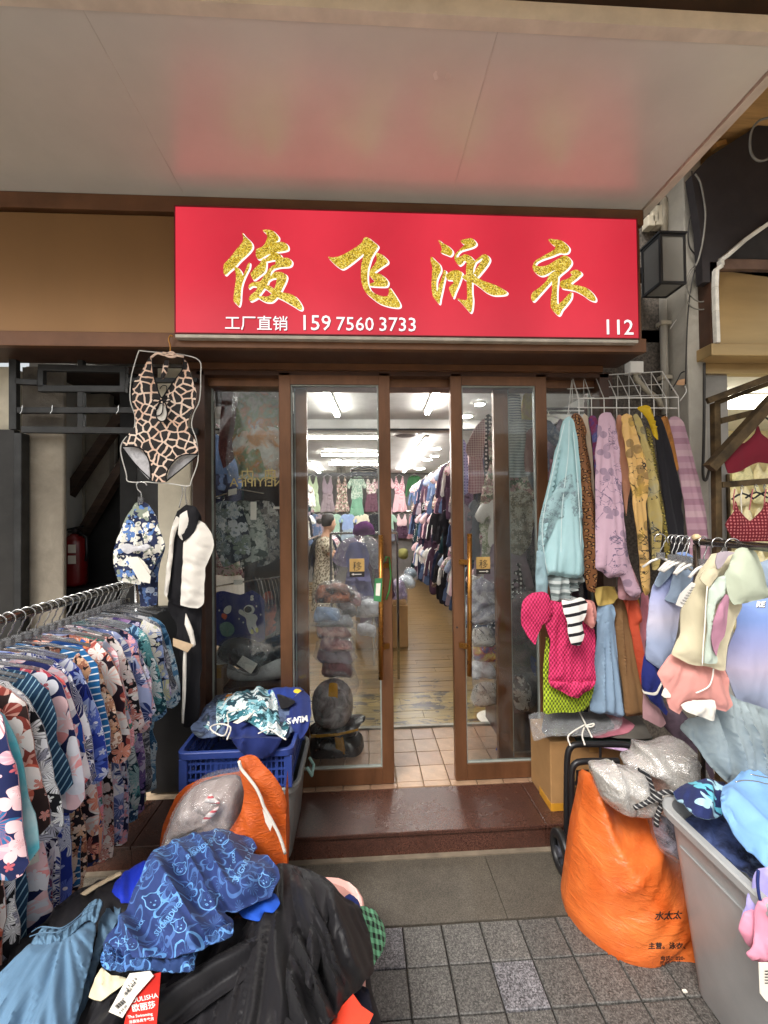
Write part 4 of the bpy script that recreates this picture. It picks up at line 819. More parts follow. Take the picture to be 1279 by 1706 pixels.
# ---------------------------------------------------------------- goods inside the shop
def col(h): return srgb(h)
def G(name, label, cat, Y, parts, group=None, at=None):
    cx, cy = at or (np.mean([p[0] for p in parts[0][1]]), max(p[1] for p in parts[0][1]))
    t = thing(name, label, cat, aY(cx, cy, Y), group)
    for i, pt in enumerate(parts):
        nm, ol, m = pt[:3]; kw = dict(pt[3]) if len(pt) > 3 else {}
        yo = kw.pop('dy', 0); sl = kw.pop('sl', 0); sx_ = kw.pop('sx', 0)
        kw.setdefault('step', 5); kw.setdefault('seed', hash_(label+nm+str(i)) % 997)
        puff(nm, ol, pY(Y+yo, sl, cy, sx_, cx), m, t, **kw)
    return t
PL = [cloth('pale pink cloth', col('e6c4c8')), cloth('white cloth', col('e6e4de')), cloth('black cloth', col('1c1a20')), cloth('navy cloth', col('20263f')), cloth('grey mauve cloth', col('a3929c')), cloth('slate blue cloth', col('5c6f92')),
      cloth('plum cloth', col('4c3446')), cloth('mint cloth', col('a8c8b4')), cloth('pink floral cloth', col('e8cdd0'), 'floral', [col('b06a80'), col('f4eee8'), col('8a9a78')], 22), cloth('cream floral cloth', col('ddd4c2'), 'floral', [col('8c6f68'), col('6c7a60'), col('c9a0a0')], 24),
      cloth('black white dots', col('1e1e24'), 'dots', [col('e0dcd8')], 30), cloth('white blue print', col('d8dce6'), 'mottle', [col('8a98b4'), col('f0f0f0')], 14), cloth('dark teal cloth', col('1f3a40')), cloth('rose pleat cloth', col('b98a92')), cloth('steel grey cloth', col('787c86'))]
PLn = ['pale pink', 'white', 'black', 'navy', 'grey mauve', 'slate blue', 'plum', 'mint', 'pink floral', 'cream floral', 'black dotted', 'white and blue print', 'dark teal', 'dusty rose', 'steel grey']
I2 = lambda x, y: np.array([x, 0.0, y])
OUT = {
 'dress_top': [(-.09, -.03), (-.07, -.04), (-.03, -.15), (0, -.18), (.03, -.15), (.07, -.04), (.09, -.03), (.12, -.14), (.13, -.20), (.105, -.33), (-.105, -.33), (-.13, -.20), (-.12, -.14)],
 'skirt': [(-.105, -.31), (.105, -.31), (.15, -.45), (.19, -.62), (.10, -.64), (0, -.63), (-.10, -.64), (-.19, -.62), (-.15, -.45)],
 'tee': [(-.06, -.03), (0, -.06), (.06, -.03), (.16, -.07), (.25, -.20), (.18, -.25), (.14, -.2), (.14, -.42), (-.14, -.42), (-.14, -.2), (-.18, -.25), (-.25, -.20), (-.16, -.07)],
 'long_tee': [(-.06, -.03), (0, -.06), (.06, -.03), (.15, -.07), (.20, -.2), (.25, -.48), (.19, -.49), (.15, -.25), (.14, -.5), (-.14, -.5), (-.15, -.25), (-.19, -.49), (-.25, -.48), (-.20, -.2), (-.15, -.07)],
 'trousers': [(-.13, -.40), (.13, -.40), (.15, -.62), (.14, -.80), (.03, -.80), (0, -.55), (-.03, -.80), (-.14, -.80), (-.15, -.62)],
}
def small_garment(kind, m1, m2, L=1.0):
    t = thing('garment', 'hanging garment', 'dress' if 'dress' in kind else 'top', (0, 0, 0))
    kw = dict(step=.035, T=.025, R=.05, amp=.016, lam=.05, k=.8)
    if kind == 'dress': puff('bodice', OUT['dress_top'], I2, m1, t, **kw); puff('skirt', OUT['skirt'], I2, m2, t, **dict(kw, amp=.03, lam=.04, asp=9))
    elif kind == 'set': puff('shirt', OUT['tee'], I2, m1, t, **kw); puff('skirt', [(a, b-.08) for a, b in OUT['skirt']], I2, m2, t, **dict(kw, amp=.03, lam=.04, asp=9))
    elif kind == 'long': puff('shirt', OUT['long_tee'], I2, m1, t, **kw); puff('trousers', OUT['trousers'], I2, m2, t, **kw)
    else: puff('shirt', OUT['long_tee'], I2, m1, t, **kw)
    h = MB().tube([(-.12, 0, -.05), (0, 0, 0), (.12, 0, -.05)], .004, 5).tube([(0, 0, 0), (0, 0, .03), (.012, .012, .05), (0, .02, .06)], .0025, 5)
    h.build('hanger', M_wire if kind != 'long' else M_black, t)
    return t
DN = {'dress': ('dress', 'dress'), 'set': ('swim_set', 'swim set'), 'long': ('swim_set', 'swim set'), 'top': ('shirt', 'shirt')}
protos = {}
def hang(kind, i, j, loc, rz, label, group, sc=1.0):
    k = (kind, i, j)
    if k not in protos: protos[k] = small_garment(kind, PL[i], PL[j]); o = protos[k]; o.location = Vector([float(q) for q in loc]); o.rotation_euler = (0, 0, rz)
    else: o = dup(protos[k], loc, rz)
    o.name = DN[kind][0]; o['category'] = DN[kind][1]; o['label'] = label; o['group'] = group; o.scale = (sc, sc, sc); return o
# right wall racks, three tiers
HR = random.Random(11)
tiers = [(2.44, 'upper'), (1.80, 'middle'), (1.20, 'lower')]
combos = [('long', 1, 3), ('long', 2, 2), ('set', 0, 6), ('set', 8, 4), ('dress', 8, 8), ('long', 3, 2), ('set', 11, 5), ('dress', 9, 9), ('long', 0, 4), ('dress', 10, 10), ('set', 1, 5), ('top', 2, 2), ('long', 6, 6), ('set', 9, 13), ('long', 5, 3), ('dress', 12, 12)]
for ti, (z, tn) in enumerate(tiers):
    r = thing('wall_rail', '%s chrome rail along the right wall of the shop' % tn, 'rail', (1.3, 3.2, z), 'rails on the right shop wall'); MB().tube([(1.32, 3.2, z+.05), (1.32, 9.7, z+.05)], .012, 8).build('bar', M_chrome, r)
    for k in range(9): MB().bar((1.32, 3.3+k*.78, z+.05), (2.09, 3.3+k*.78, z+.05), .02).build('bracket', M_chrome, r)
    y = 3.45+.1*ti; n = 0
    while y < 9.5:
        c = combos[HR.randrange(len(combos))]; far = 'near half' if y < 5.5 else 'far half'
        nm = PLn[c[1]] if c[1] == c[2] else PLn[c[1]]+' and '+PLn[c[2]]
        hang(c[0], c[1], c[2], (1.30+HR.uniform(-.03, .03), y, z), HR.uniform(-.5, .5), '%s %s, %s right wall rail, %s' % (nm, DN[c[0]][1], tn, far), '%s %ss on the %s right rail' % (nm, DN[c[0]][1], tn), 1.0)
        y += .13 if y < 6 else .2; n += 1
# left wall racks seen past the window display
for ti, (z, tn) in enumerate(tiers[:2]):
    r = thing('wall_rail', '%s chrome rail along the left wall of the shop' % tn, 'rail', (-1.5, 3.2, z), 'rails on the left shop wall'); MB().tube([(-1.25, 3.6, z+.05), (-1.25, 9.7, z+.05)], .012, 8).build('bar', M_chrome, r)
    for k in range(8): MB().bar((-1.25, 3.7+k*.8, z+.05), (-1.89, 3.7+k*.8, z+.05), .02).build('bracket', M_chrome, r)
    y = 3.8
    while y < 9.6:
        c = combos[HR.randrange(len(combos))]; nm = PLn[c[1]] if c[1] == c[2] else PLn[c[1]]+' and '+PLn[c[2]]
        hang(c[0], c[1], c[2], (-1.22, y, z), HR.uniform(-.5, .5), '%s %s, %s left wall rail inside' % (nm, DN[c[0]][1], tn), '%s %ss on the %s left rail' % (nm, DN[c[0]][1], tn)); y += .22
# back wall
YW = 10.3
for y_, lb in ((789, 'upper'), (853, 'lower')):
    a = aY(500, y_, YW+.05); r = thing('back_rail', '%s rail across the back wall of the shop' % lb, 'rail', a, 'rails on the back shop wall'); MB().tube([(-1.85, YW+.05, a[2]), (1.7, YW+.05, a[2])], .014, 8).build('bar', M_chrome, r)
box('back_panel', mat('grey slat panel', srgb(112, 108, 106), .7, var=.1), -1.88, 2.08, 10.42, 10.495, .12, aY(600, 787, 10.4)[2]); tag(bpy.data.objects['back_panel'], kind='structure')
row1 = [(521, 'dress', cloth('pale lime', col('c6d8b4')), None, 'pale lime dress at the left end of the upper row on the back wall'), (545, 'dress', PL[4], cloth('mauve pleats', col('9c8c92')), 'grey mauve dress with a pleated skirt on the back wall'), (569, 'dress', PL[9], PL[9], 'beige floral dress on the back wall'), (594, 'set', cloth('white green print', col('d6e4d4'), 'floral', [col('8ab09a'), col('b8c8b8')], 26), cloth('green pleats', col('7fae94')), 'white top over a green pleated skirt on the back wall'),
        (618, 'dress', PL[8], cloth('plum skirt', col('6c4a58')), 'floral top over a plum skirt on the back wall'), (641, 'set', PL[0], PL[0], 'pale pink outfit partly behind the left door stile on the back wall'), (665, 'dress', cloth('bright pink print', col('e8b0ba'), 'floral', [col('f6e6e6'), col('c07888')], 26), cloth('pink stripe pleat', col('e3b6bc')), 'pink halter dress seen through the open doorway on the back wall'), (690, 'top', cloth('forest green', col('3c6a44')), None, 'green long sleeved top beside the pink dress on the back wall')]
row2 = [(520, 'top', PL[5], None, 'slate blue top at the left end of the lower row on the back wall'), (535, 'top', PL[4], None, 'grey top above the shop assistant on the back wall'), (556, 'set', PL[7], PL[7], 'mint green jacket right of the shop assistant on the back wall'), (579, 'set', cloth('sky blue dress', col('9ab0dc')), cloth('blue grey dye', col('a0b0c0')), 'sky blue outfit in the lower row on the back wall'), (602, 'set', cloth('cream top', col('e4dcc4')), PL[6], 'cream top in the lower row on the back wall'), (624, 'top', PL[2], None, 'black top at the right of the cream top on the back wall'),
        (646, 'set', PL[7], PL[14], 'mint and grey outfit at the left edge of the doorway in the lower row'), (669, 'dress', PL[0], PL[6], 'plum dress with a pale pink bust in the lower row on the back wall'), (689, 'dress', PL[13], PL[13], 'dusty rose dress at the right end of the lower row on the back wall')]
for row, yy in ((row1, 790), (row2, 854)):
    for x, k, m1, m2, lb in row:
        p = aY(x, yy, YW); o = small_garment(k, m1, m2 or m1); o.location = Vector(p); o.name = DN[k][0]; o['category'] = DN[k][1]; o['label'] = lb; o['group'] = 'clothes on the back shop wall'; s = 1.45 if row is row1 else 1.0; o.scale = (.95, 1, s if k != 'top' else 1.1)
# free-standing rack in the middle of the floor and crowded rails just inside the right window
mr = thing('centre_rack', 'long free-standing chrome rack running down the middle of the shop', 'rack', (-.62, 5.0, .12)); MB().tube([(-.62, 4.6, 1.42), (-.62, 9.2, 1.42)], .013, 8).build('bar', M_chrome, mr)
for y in (4.6, 6.9, 9.2): MB().tube([(-.62, y, 1.42), (-.62, y, .125)], .012, 8).build('post', M_chrome, mr)
y = 6.7
while y < 9.1:
    c = combos[HR.randrange(len(combos))]; nm = PLn[c[1]] if c[1] == c[2] else PLn[c[1]]+' and '+PLn[c[2]]
    hang(c[0], c[1], c[2], (-.62, y, 1.37), HR.uniform(-.5, .5), '%s %s on the long rack in the middle' % (nm, DN[c[0]][1]), '%s %ss on the middle rack' % (nm, DN[c[0]][1])); y += .17
y = 4.5
while y < 9.3:
    c = combos[HR.randrange(len(combos))]; nm = PLn[c[1]] if c[1] == c[2] else PLn[c[1]]+' and '+PLn[c[2]]
    hang(c[0], c[1], c[2], (.12, y, 1.30), HR.uniform(-.4, .4), '%s %s on the rack beside the aisle' % (nm, DN[c[0]][1]), '%s %ss on the aisle rack' % (nm, DN[c[0]][1])); y += .16
ar = thing('centre_rack', 'low chrome rack of clothes along the left side of the aisle', 'rack', (.12, 4.4, .12)); MB().tube([(.12, 4.4, 1.35), (.12, 9.3, 1.35)], .013, 8).build('bar', M_chrome, ar)
for y in (4.4, 9.3): MB().tube([(.12, y, 1.35), (.12, y, .125)], .012, 8).build('post', M_chrome, ar)
for ti, (z, tn) in enumerate(((2.40, 'top'), (1.86, 'middle'), (1.36, 'bottom'))):
    rw = thing('window_rail', '%s rail just inside the right window' % tn, 'rail', (1.15, 3.05, z)); MB().tube([(.98, 3.02, z+.05), (2.09, 3.02, z+.05)], .010, 8).build('bar', M_chrome, rw)
    for k in range(4):
        c = [('dress', 9, 9), ('set', 11, 14), ('dress', 4, 13), ('top', 2, 2), ('set', 1, 4), ('dress', 8, 8), ('set', 0, 14), ('long', 1, 3), ('dress', 10, 10), ('set', 7, 7), ('long', 6, 6), ('top', 3, 3)][ti*4+k]; nm = PLn[c[1]] if c[1] == c[2] else PLn[c[1]]+' and '+PLn[c[2]]
        hang(c[0], c[1], c[2], (1.06+k*.17, 3.0+.02*k, z), HR.uniform(-.9, -.5), '%s %s, %s rail inside the right window' % (nm, DN[c[0]][1], tn), 'clothes on the rails inside the right window')
# low table and pile by the back, boxes, water bottle
def carton(x0, x1, y0, y1, z0, z1, lb, m=None, rz=0, grp=None):
    t = thing('cardboard_box', lb, 'box', ((x0+x1)/2, (y0+y1)/2, z0), grp); m = m or mat('cardboard', srgb(176, 138, 92), .8, var=.06, bump=.2)
    MB().box(x0, x1, y0, y1, z0, z1).build('carton', m, t, bevel=.006); box('tape', mat('brown tape', srgb(190, 150, 90), .25), (x0+x1)/2-.025, (x0+x1)/2+.025, y0-.001, y1+.001, z1-.06, z1+.001, t); t.rotation_euler = (0, 0, rz); return t
ba = aZ(680, 1079, .122); X1b = ba[0]; Yb = ba[1]
carton(X1b-.62, X1b, Yb, Yb+.4, .122, .62, 'lower cardboard box stacked on the plank floor behind the left door', grp='boxes on the shop floor'); carton(X1b-.60, X1b-.02, Yb+.03, Yb+.38, .622, 1.0*.66+.02, 'flat cardboard box on top of the tall one on the plank floor', grp='boxes on the shop floor')
M_poly = plastic('clear polybag', srgb(225, 228, 232), .06, .12, 34, 1.0, .25); M_poly2 = plastic('clear wrap', srgb(220, 224, 230), .10, .12, 40, 1.0, .32)
pj = random.Random(21)
def packs(name, label, x0, x1, y0, y1, Y, cols, n, sz=(46, 20), cat='clothes pack', grp=None):
    """rows of folded, bagged clothes lying on each other"""
    t = None
    for i in range(n):
        f = i/(max(1, n-1)); y = y1-(y1-y0)*f; w = sz[0]*pj.uniform(.8, 1.1); h = sz[1]*pj.uniform(.8, 1.15); x = (x0+x1)/2+pj.uniform(-1, 1)*((x1-x0)-w)/2
        m = cols[pj.randrange(len(cols))]; a = pj.uniform(-.12, .12)
        ol = [(x-w/2, y-h*.3+a*w/2), (x-w*.4, y-h*.9+a*w*.4), (x, y-h), (x+w*.42, y-h*.85-a*w*.4), (x+w/2, y-h*.35-a*w/2), (x+w*.42, y), (x, y+h*.05), (x-w*.4, y)]
        ol = [(a_+pj.uniform(-3.5, 3.5), b_+pj.uniform(-2.5, 2.5)) for a_, b_ in ol]; dy = pj.uniform(-.05, .05)
        g_ = G(name, label % m.name if '%s' in label else label, cat, Y+dy, [('folded_clothes', ol, m, dict(T=.09, R=9, amp=.03, lam=11, k=.5, step=4, ang=pj.choice((0, 15, -15)), back=.8))], grp)
        o2 = [((a_-x)*1.08*q_+x, (b_-y)*1.12*q_+y) for (a_, b_), q_ in zip([p for a2, b2 in zip(ol, ol[1:]+ol[:1]) for p in (a2, ((a2[0]+b2[0])/2, (a2[1]+b2[1])/2))], [pj.uniform(.9, 1.18) for _ in range(40)])]
        puff('clear_bag', o2, pY(Y+dy-.012), M_poly2, g_, k=.2, step=4, T=.12, R=10, amp=.035, lam=10, ang=50)
C_coral = cloth('coral pink cloth', col('d88c7c'), 'mottle', [col('e8b8ac'), col('b87468')], 12); C_sal = cloth('salmon cloth', col('b06c68'), 'mottle', [col('d09c94'), col('94585c'), col('c8b0b0')], 12); C_mar = cloth('maroon cloth', col('48282e'), 'mottle', [col('7c5458'), col('382024')], 12); C_lb = cloth('light denim blue cloth', col('6c8cc0'), 'mottle', [col('a4bce0'), col('5c7cb0')], 10); C_mix = cloth('white peach print', col('e8dcd4'), 'mottle', [col('e09070'), col('403c44'), col('f4f0ec')], 11)  # pale mottle in the packed cloths stands in for highlights on their wrap
C_lil = cloth('lilac cloth', col('8080b4')); C_lilw = cloth('lilac print', col('cdbcd0'), 'mottle', [col('8a7aa0'), col('efe6ea')], 14); C_dk = cloth('dark print', col('2c2c34'), 'mottle', [col('5c5458'), col('a08888')], 10)
# package pile behind the left door
def bagged(label, Y, ol, m, tape=None, T=.09, amp=.02, lam=12, cover=None, name='clothes_bag', cat='bag', grp=None, ang=80, pinch=None):
    t = G(name, label, cat, Y, [('body', ol, m, dict(puffy=True, T=T, R=22, amp=amp, lam=lam, ang=ang, back=.8, pinch=pinch))], grp)
    if tape:
        puff('tape', tape, pY(Y-T*.96), mat('gold packing tape', srgb(186, 138, 48), .22, .2, coat=.5, bump=.5, bscale=90), t, step=4, T=.004, R=4, amp=.006, lam=5)
    if cover: puff('clear_bag', cover, pY(Y-.03), M_poly, t, puffy=True, step=6, T=T+.03, R=20, amp=.03, lam=14, ang=60)
    return t
M_bin = plastic('grey bin bag film', srgb(70, 68, 72), .72, .22, 9, 1.0, .3); M_blk = mat('black bin bag', srgb(34, 31, 32), .28, var=.2, bump=1, bscale=14); M_gry = mat('grey poly bag', srgb(136, 132, 134), .2, var=.35, vscale=14, bump=1.6, bscale=18, dist=1)
bagged('square black bag tied with gold tape under the pile behind the left door', 2.86, [(518, 1225), (560, 1216), (598, 1220), (606, 1240), (607, 1282), (560, 1286), (517, 1285)], M_blk, [(557, 1222), (570, 1222), (577, 1268), (562, 1268)], T=.12)
bagged('flattened black bag with pointed ears lying on the square black bag', 2.84, [(516, 1210), (536, 1200), (570, 1196), (590, 1192), (609, 1194), (598, 1210), (588, 1222), (550, 1226), (518, 1222)], M_blk, [(518, 1224), (560, 1222), (596, 1214), (597, 1217), (560, 1226), (518, 1229)], T=.12)
bagged('round silver grey bag sealed with crinkled gold tape behind the left door', 2.82, [(524, 1150), (540, 1134), (562, 1131), (580, 1142), (588, 1165), (584, 1195), (566, 1208), (540, 1208), (523, 1195), (520, 1170)], M_gry, [(548, 1139), (562, 1139), (562, 1170), (556, 1181), (547, 1180)], T=.13, pinch=(555, 1135))
packs('folded_pack', 'dark maroon bundle in clear film above the silver bag', 522, 592, 1124, 1126, 2.86, [C_mar], 1, (66, 30)); packs('folded_pack', 'grey pack in clear film showing a salmon edge in the pile', 522, 590, 1105, 1106, 2.88, [cloth('mauve grey cloth', col('8c7480'))], 1, (58, 26))
packs('folded_pack', 'salmon pink pack in clear film in the middle of the pile', 522, 592, 1084, 1085, 2.86, [C_sal], 1, (62, 24)); packs('folded_pack', 'second salmon pack in clear film just above another', 524, 586, 1062, 1063, 2.88, [C_sal], 1, (56, 22))
packs('folded_pack', 'white and grey pack in clear film below the denim blue one', 524, 590, 1043, 1044, 2.86, [PL[14]], 1, (60, 18)); packs('folded_pack', 'denim blue pack in clear film near the top of the pile', 522, 570, 1034, 1035, 2.83, [C_lb], 1, (48, 30)); packs('folded_pack', 'black and white pack in clear film beside the denim blue one', 560, 592, 1026, 1027, 2.9, [C_dk], 1, (34, 24))
packs('folded_pack', 'peach and white bundle on top of the pile behind the left door', 520, 592, 1000, 1001, 2.9, [C_mix], 1, (70, 26)); packs('folded_pack', 'coral bundle crowning the pile behind the left door', 530, 585, 986, 987, 2.95, [C_coral], 1, (48, 16))
bagged('loose clear bag of clothes hanging at the side of the pile', 2.95, [(575, 1060), (592, 1085), (590, 1110), (598, 1140), (588, 1160), (576, 1150), (572, 1110)], M_poly, T=.05)
packs('folded_pack', 'white and pink bundle in clear film beside the peach one on the pile', 560, 606, 1008, 1009, 3.2, [cloth('white pink mix', col('e0d8d8'), 'mottle', [col('d8a8b4'), col('f0eef0'), col('a898a8')], 10)], 1, (46, 30)); packs('folded_pack', 'silvery crinkled pack at the right of the denim blue one', 592, 634, 1028, 1029, 3.4, [cloth('silvery mix', col('b8bac4'), 'mottle', [col('e8eaf0'), col('787c88')], 10)], 1, (42, 30))
packs('folded_pack', 'grey crinkled pack under the silvery one behind the left door', 590, 630, 1058, 1059, 3.4, [cloth('grey pack mix', col('8c8890'), 'mottle', [col('c8c8d0'), col('4c484c')], 10)], 1, (36, 26))
# centre rack with lilac dresses
rk2 = thing('centre_rack', 'chrome clothes rack standing behind the left sliding door', 'rack', aY(610, 1000, 4.0)); p = aY(600, 888, 4.0)
MB().tube([(p[0]-.28, 4.0, p[2]), (p[0]+.35, 4.0, p[2])], .012, 8).build('bar', M_chrome, rk2)
for dx in (-.28, .35): MB().tube([(p[0]+dx, 4.0, p[2]), (p[0]+dx, 4.0, .13)], .012, 8).build('post', M_chrome, rk2)
G('dress', 'lilac dress in a clear bag on the centre rack', 'dress', 3.9, [('bodice', [(575, 925), (583, 905), (596, 902), (608, 905), (616, 925), (612, 948), (580, 948)], C_lil, dict(lam=8, amp=.02, T=.03)), ('skirt', [(580, 946), (612, 946), (618, 975), (622, 998), (590, 1001), (566, 995), (574, 970)], C_lil, dict(lam=7, amp=.035, T=.03)), ('clear_bag', [(566, 905), (590, 893), (620, 900), (632, 930), (634, 1004), (600, 1008), (562, 1002), (560, 940)], M_poly, dict(puffy=True, dy=-.05, T=.06, lam=14, amp=.03))])
G('shirt', 'pink and white printed shirt beside the lilac dress on the centre rack', 'shirt', 4.05, [('body', [(560, 918), (572, 900), (590, 895), (598, 905), (582, 925), (578, 945), (560, 942), (552, 932)], C_lilw, dict(lam=9, T=.03, amp=.02))])
G('shirt', 'grey and white print shirt at the right end of the centre rack', 'shirt', 4.1, [('body', [(606, 893), (622, 896), (634, 910), (634, 945), (622, 948), (612, 930)], cloth('grey print', col('c0bcc0'), 'mottle', [col('6c6a72'), col('ecebea')], 18), dict(lam=8, T=.03))])
G('bathing_hat', 'purple pleated half round cap on the centre rack', 'swim cap', 3.85, [('cap', [(588, 890), (590, 876), (600, 868), (611, 867), (620, 874), (624, 890)], cloth('purple cloth', col('6c2a72')), dict(T=.06, R=12, amp=.012, lam=6, pinch=(606, 890)))])
M_hgr = mat('grey hanger plastic', srgb(120, 122, 126), .4)
hh = thing('hanger_bundle', 'grey metal coat hangers nested together above the doorway rack', 'hanger', aY(606, 795, 3.6))
for i in range(4):
    z = aY(606, 780+i*4.2, 3.6); MB().tube([z+(-.115, 0, -.012), z+(-.05, 0, .008), z, z+(.05, 0, .008), z+(.115, 0, -.012), z+(.1, 0, -.02), z+(-.1, 0, -.02)], .006, 6, closed=True).build('hanger', M_hgr, hh)
MB().tube([aY(594, 748, 3.6), aY(594, 762, 3.6), aY(600, 776, 3.6)], .003, 5).build('hook', M_chrome, hh)
pc_ = thing('price_card', 'square cream card hanging beside the grey hangers', 'card', aY(567, 788, 3.55)); MB().prism([aY(560, 776, 3.55), aY(575, 776, 3.55), aY(575, 789, 3.55), aY(560, 789, 3.55)], (0, .002, 0)).build('card', M_paper, pc_); MB().tube([aY(568, 789, 3.545), aY(568, 782, 3.545), aY(565, 780, 3.545), aY(571, 780, 3.545)], .002, 5).build('mark', M_ink, pc_)
# person in a speckled dress reaching to the right
def skin_body(name, V, E, Rr, m, parent, root=0):
    me = bpy.data.meshes.new(name); off = acc(parent); me.from_pydata([tuple(Vector(v)) for v in V], E, []); me.materials.append(m); o = bpy.data.objects.new(name, me); link(o, parent)
    o.modifiers.new('skin', 'SKIN'); sk = me.skin_vertices[0].data
    for i, r in enumerate(Rr): sk[i].radius = (r, r); sk[i].use_root = (i == root)
    s = o.modifiers.new('sub', 'SUBSURF'); s.levels = 1; s.render_levels = 1
    bpy.context.view_layer.update(); dg = bpy.context.evaluated_depsgraph_get(); nm = bpy.data.meshes.new_from_object(o.evaluated_get(dg)); o.modifiers.clear(); o.data = nm; nm.polygons.foreach_set('use_smooth', [True]*len(nm.polygons)); return o
M_skin = mat('skin', srgb(206, 160, 132), .55, var=.05)
pb = aY(538, 900, 6.2); pb[2] = .122
per = thing('person', 'person in a long speckled dress with dark tied hair reaching towards a rack', 'person', pb)
V = [(0, 0, .80), (0, 0, 1.02), (.02, 0, 1.22), (.05, 0, 1.32), (.09, 0, 1.42), (.10, 0, 1.47),  # 0-5 spine, neck, head base
     (.03, -.16, 1.23), (.12, -.19, 1.02), (.30, -.14, .96), (.37, -.12, .955),  # near arm
     (.03, .16, 1.23), (.12, .18, 1.03), (.31, .10, 1.0), (.38, .08, 1.0),
     (0, -.09, .76), (.02, -.09, .42), (-.02, -.09, .05), (.11, -.09, .02), (0, .09, .76), (.02, .09, .42), (-.02, .09, .05), (.11, .09, .02),
     (.42, -.12, .96), (.41, -.09, .95), (.42, -.14, .945), (.42, .08, 1.0)]
E = [(0, 1), (1, 2), (2, 3), (3, 4), (4, 5), (2, 6), (6, 7), (7, 8), (8, 9), (2, 10), (10, 11), (11, 12), (12, 13), (0, 14), (14, 15), (15, 16), (16, 17), (0, 18), (18, 19), (19, 20), (20, 21), (9, 22), (9, 23), (9, 24), (13, 25)]
Rr = [.13, .12, .10, .055, .075, .085, .055, .042, .032, .026, .055, .042, .032, .026, .085, .058, .038, .025, .085, .058, .038, .025, .012, .010, .010, .02]
skin_body('body', V, E, Rr, M_skin, per)
MB().lathe([(.03, -.12), (.07, -.09), (.088, -.02), (.09, .04), (.07, .09), (.03, .115)], pb+(.09, 0, 1.47), 20, 1.05, .9).build('head', M_skin, per, smooth=True)
hd = MB().lathe([(.05, -.08), (.09, -.05), (.102, .03), (.085, .10), (.04, .128)], pb+(.072, 0, 1.492), 20, 1.0, 1.0); hd.lathe([(.01, -.04), (.045, -.02), (.05, .02), (.02, .045)], pb+(-.05, 0, 1.50), 14); hd.build('hair', mat('dark brown hair', srgb(34, 26, 24), .6), per, smooth=True)
fc_ = MB().lathe([(.004, -.012), (.012, -.004), (.004, .014)], pb+(.186, 0, 1.455), 8).build('nose', M_skin, per); MB().lathe([(.004, -.004), (.009, 0), (.004, .004)], pb+(.165, -.035, 1.475), 8).build('eye', M_ink, per); MB().lathe([(.004, -.003), (.014, 0), (.004, .003)], pb+(.172, 0, 1.42), 8).build('mouth', mat('lips', srgb(150, 70, 66), .5), per)
M_leo = cloth('speckled dress cloth', col('cfc4ae'), 'leopard', [col('3c342c'), col('8a7a5c')], 26)
prof = [(.10, 1.27), (.145, 1.22), (.16, 1.1), (.145, .98), (.17, .82), (.19, .6), (.21, .4), (.23, .22)]
V = []; Fc = []; nn = 36; uvd = []
for i, (r, z) in enumerate(prof):
    for k in range(nn): t_ = 2*math.pi*k/nn; rr = r*(1+.05*math.sin(t_*9+i)*(i/7)); V.append((pb[0]+.02*(1-i/7)+rr*.82*math.cos(t_), pb[1]+rr*1.08*math.sin(t_), pb[2]+z)); uvd.append((t_*r, z))
for i in range(len(prof)-1):
    for k in range(nn): l = (k+1) % nn; Fc.append((i*nn+k, i*nn+l, (i+1)*nn+l, (i+1)*nn+k))
d_ = MB(); d_.v = V; d_.f = Fc; d_.build('dress', M_leo, per, smooth=True, uv=uvd)
for s in (-1, 1):
    sl_ = MB().tube([pb+(.03, s*.10, 1.24), pb+(.05, s*.17, 1.17), pb+(.10, s*.19, 1.06)], [.065, .068, .066], 14); sl_.build('sleeve', M_leo, per, smooth=True, uv=[(v[0]*1.3+v[1], v[2]) for v in sl_.v])
# window display behind the left fixed pane
Y1 = 2.80
tag(box('display_backboard', mat('dark display board', srgb(44, 38, 40), .8, var=.2), -.86, -.40, 3.14, 3.18, .12, 2.44), 'dark board behind the clothes in the left window', 'board')
G('clothes_bag', 'upper clear bag of multicoloured clothes in the left window', 'bag', Y1, [('clothes', [(388, 800-60), (392, 700), (400, 655), (430, 646), (466, 650), (470, 700), (468, 790), (440, 800), (400, 795)], cloth('autumn mix', col('8a8474'), 'mottle', [col('c8c4b4'), col('8aa078'), col('d08a50'), col('b8c0cc'), col('6c5c50')], 7), dict(T=.09, R=30, amp=.04, lam=14, pinch=(430, 690))), ('clear_bag', [(380, 790), (386, 690), (396, 650), (468, 645), (474, 790), (440, 806)], M_poly, dict(puffy=True, dy=-.04, T=.11, R=30, amp=.04, lam=18, pinch=(425, 700)))])
G('clothes_bag', 'lower clear bag of white and orange clothes in the left window', 'bag', Y1-.03, [('clothes', [(398, 715), (430, 708), (462, 715), (470, 760), (462, 795), (436, 782), (428, 744), (418, 780), (398, 772), (388, 745)], cloth('pale mix', col('d0ccc0'), 'mottle', [col('e6e4dc'), col('d99a60'), col('a4b0a8')], 6), dict(T=.08, R=24, amp=.04, lam=9, pinch=(425, 700)))])
G('skirt', 'dark maroon printed skirt at the left edge of the left window', 'skirt', Y1+.08, [('body', [(371, 650), (392, 655), (396, 700), (392, 760), (372, 780), (364, 740)], cloth('maroon print', col('3c2428'), 'mottle', [col('6c4040'), col('a08080')], 9), dict(T=.04, lam=8))])
C_ds = cloth('dark floral shorts cloth', col('2c3440'), 'floral', [col('8c98a4'), col('c8ccd0'), col('5c6c74'), col('6c7a6c')], 11)
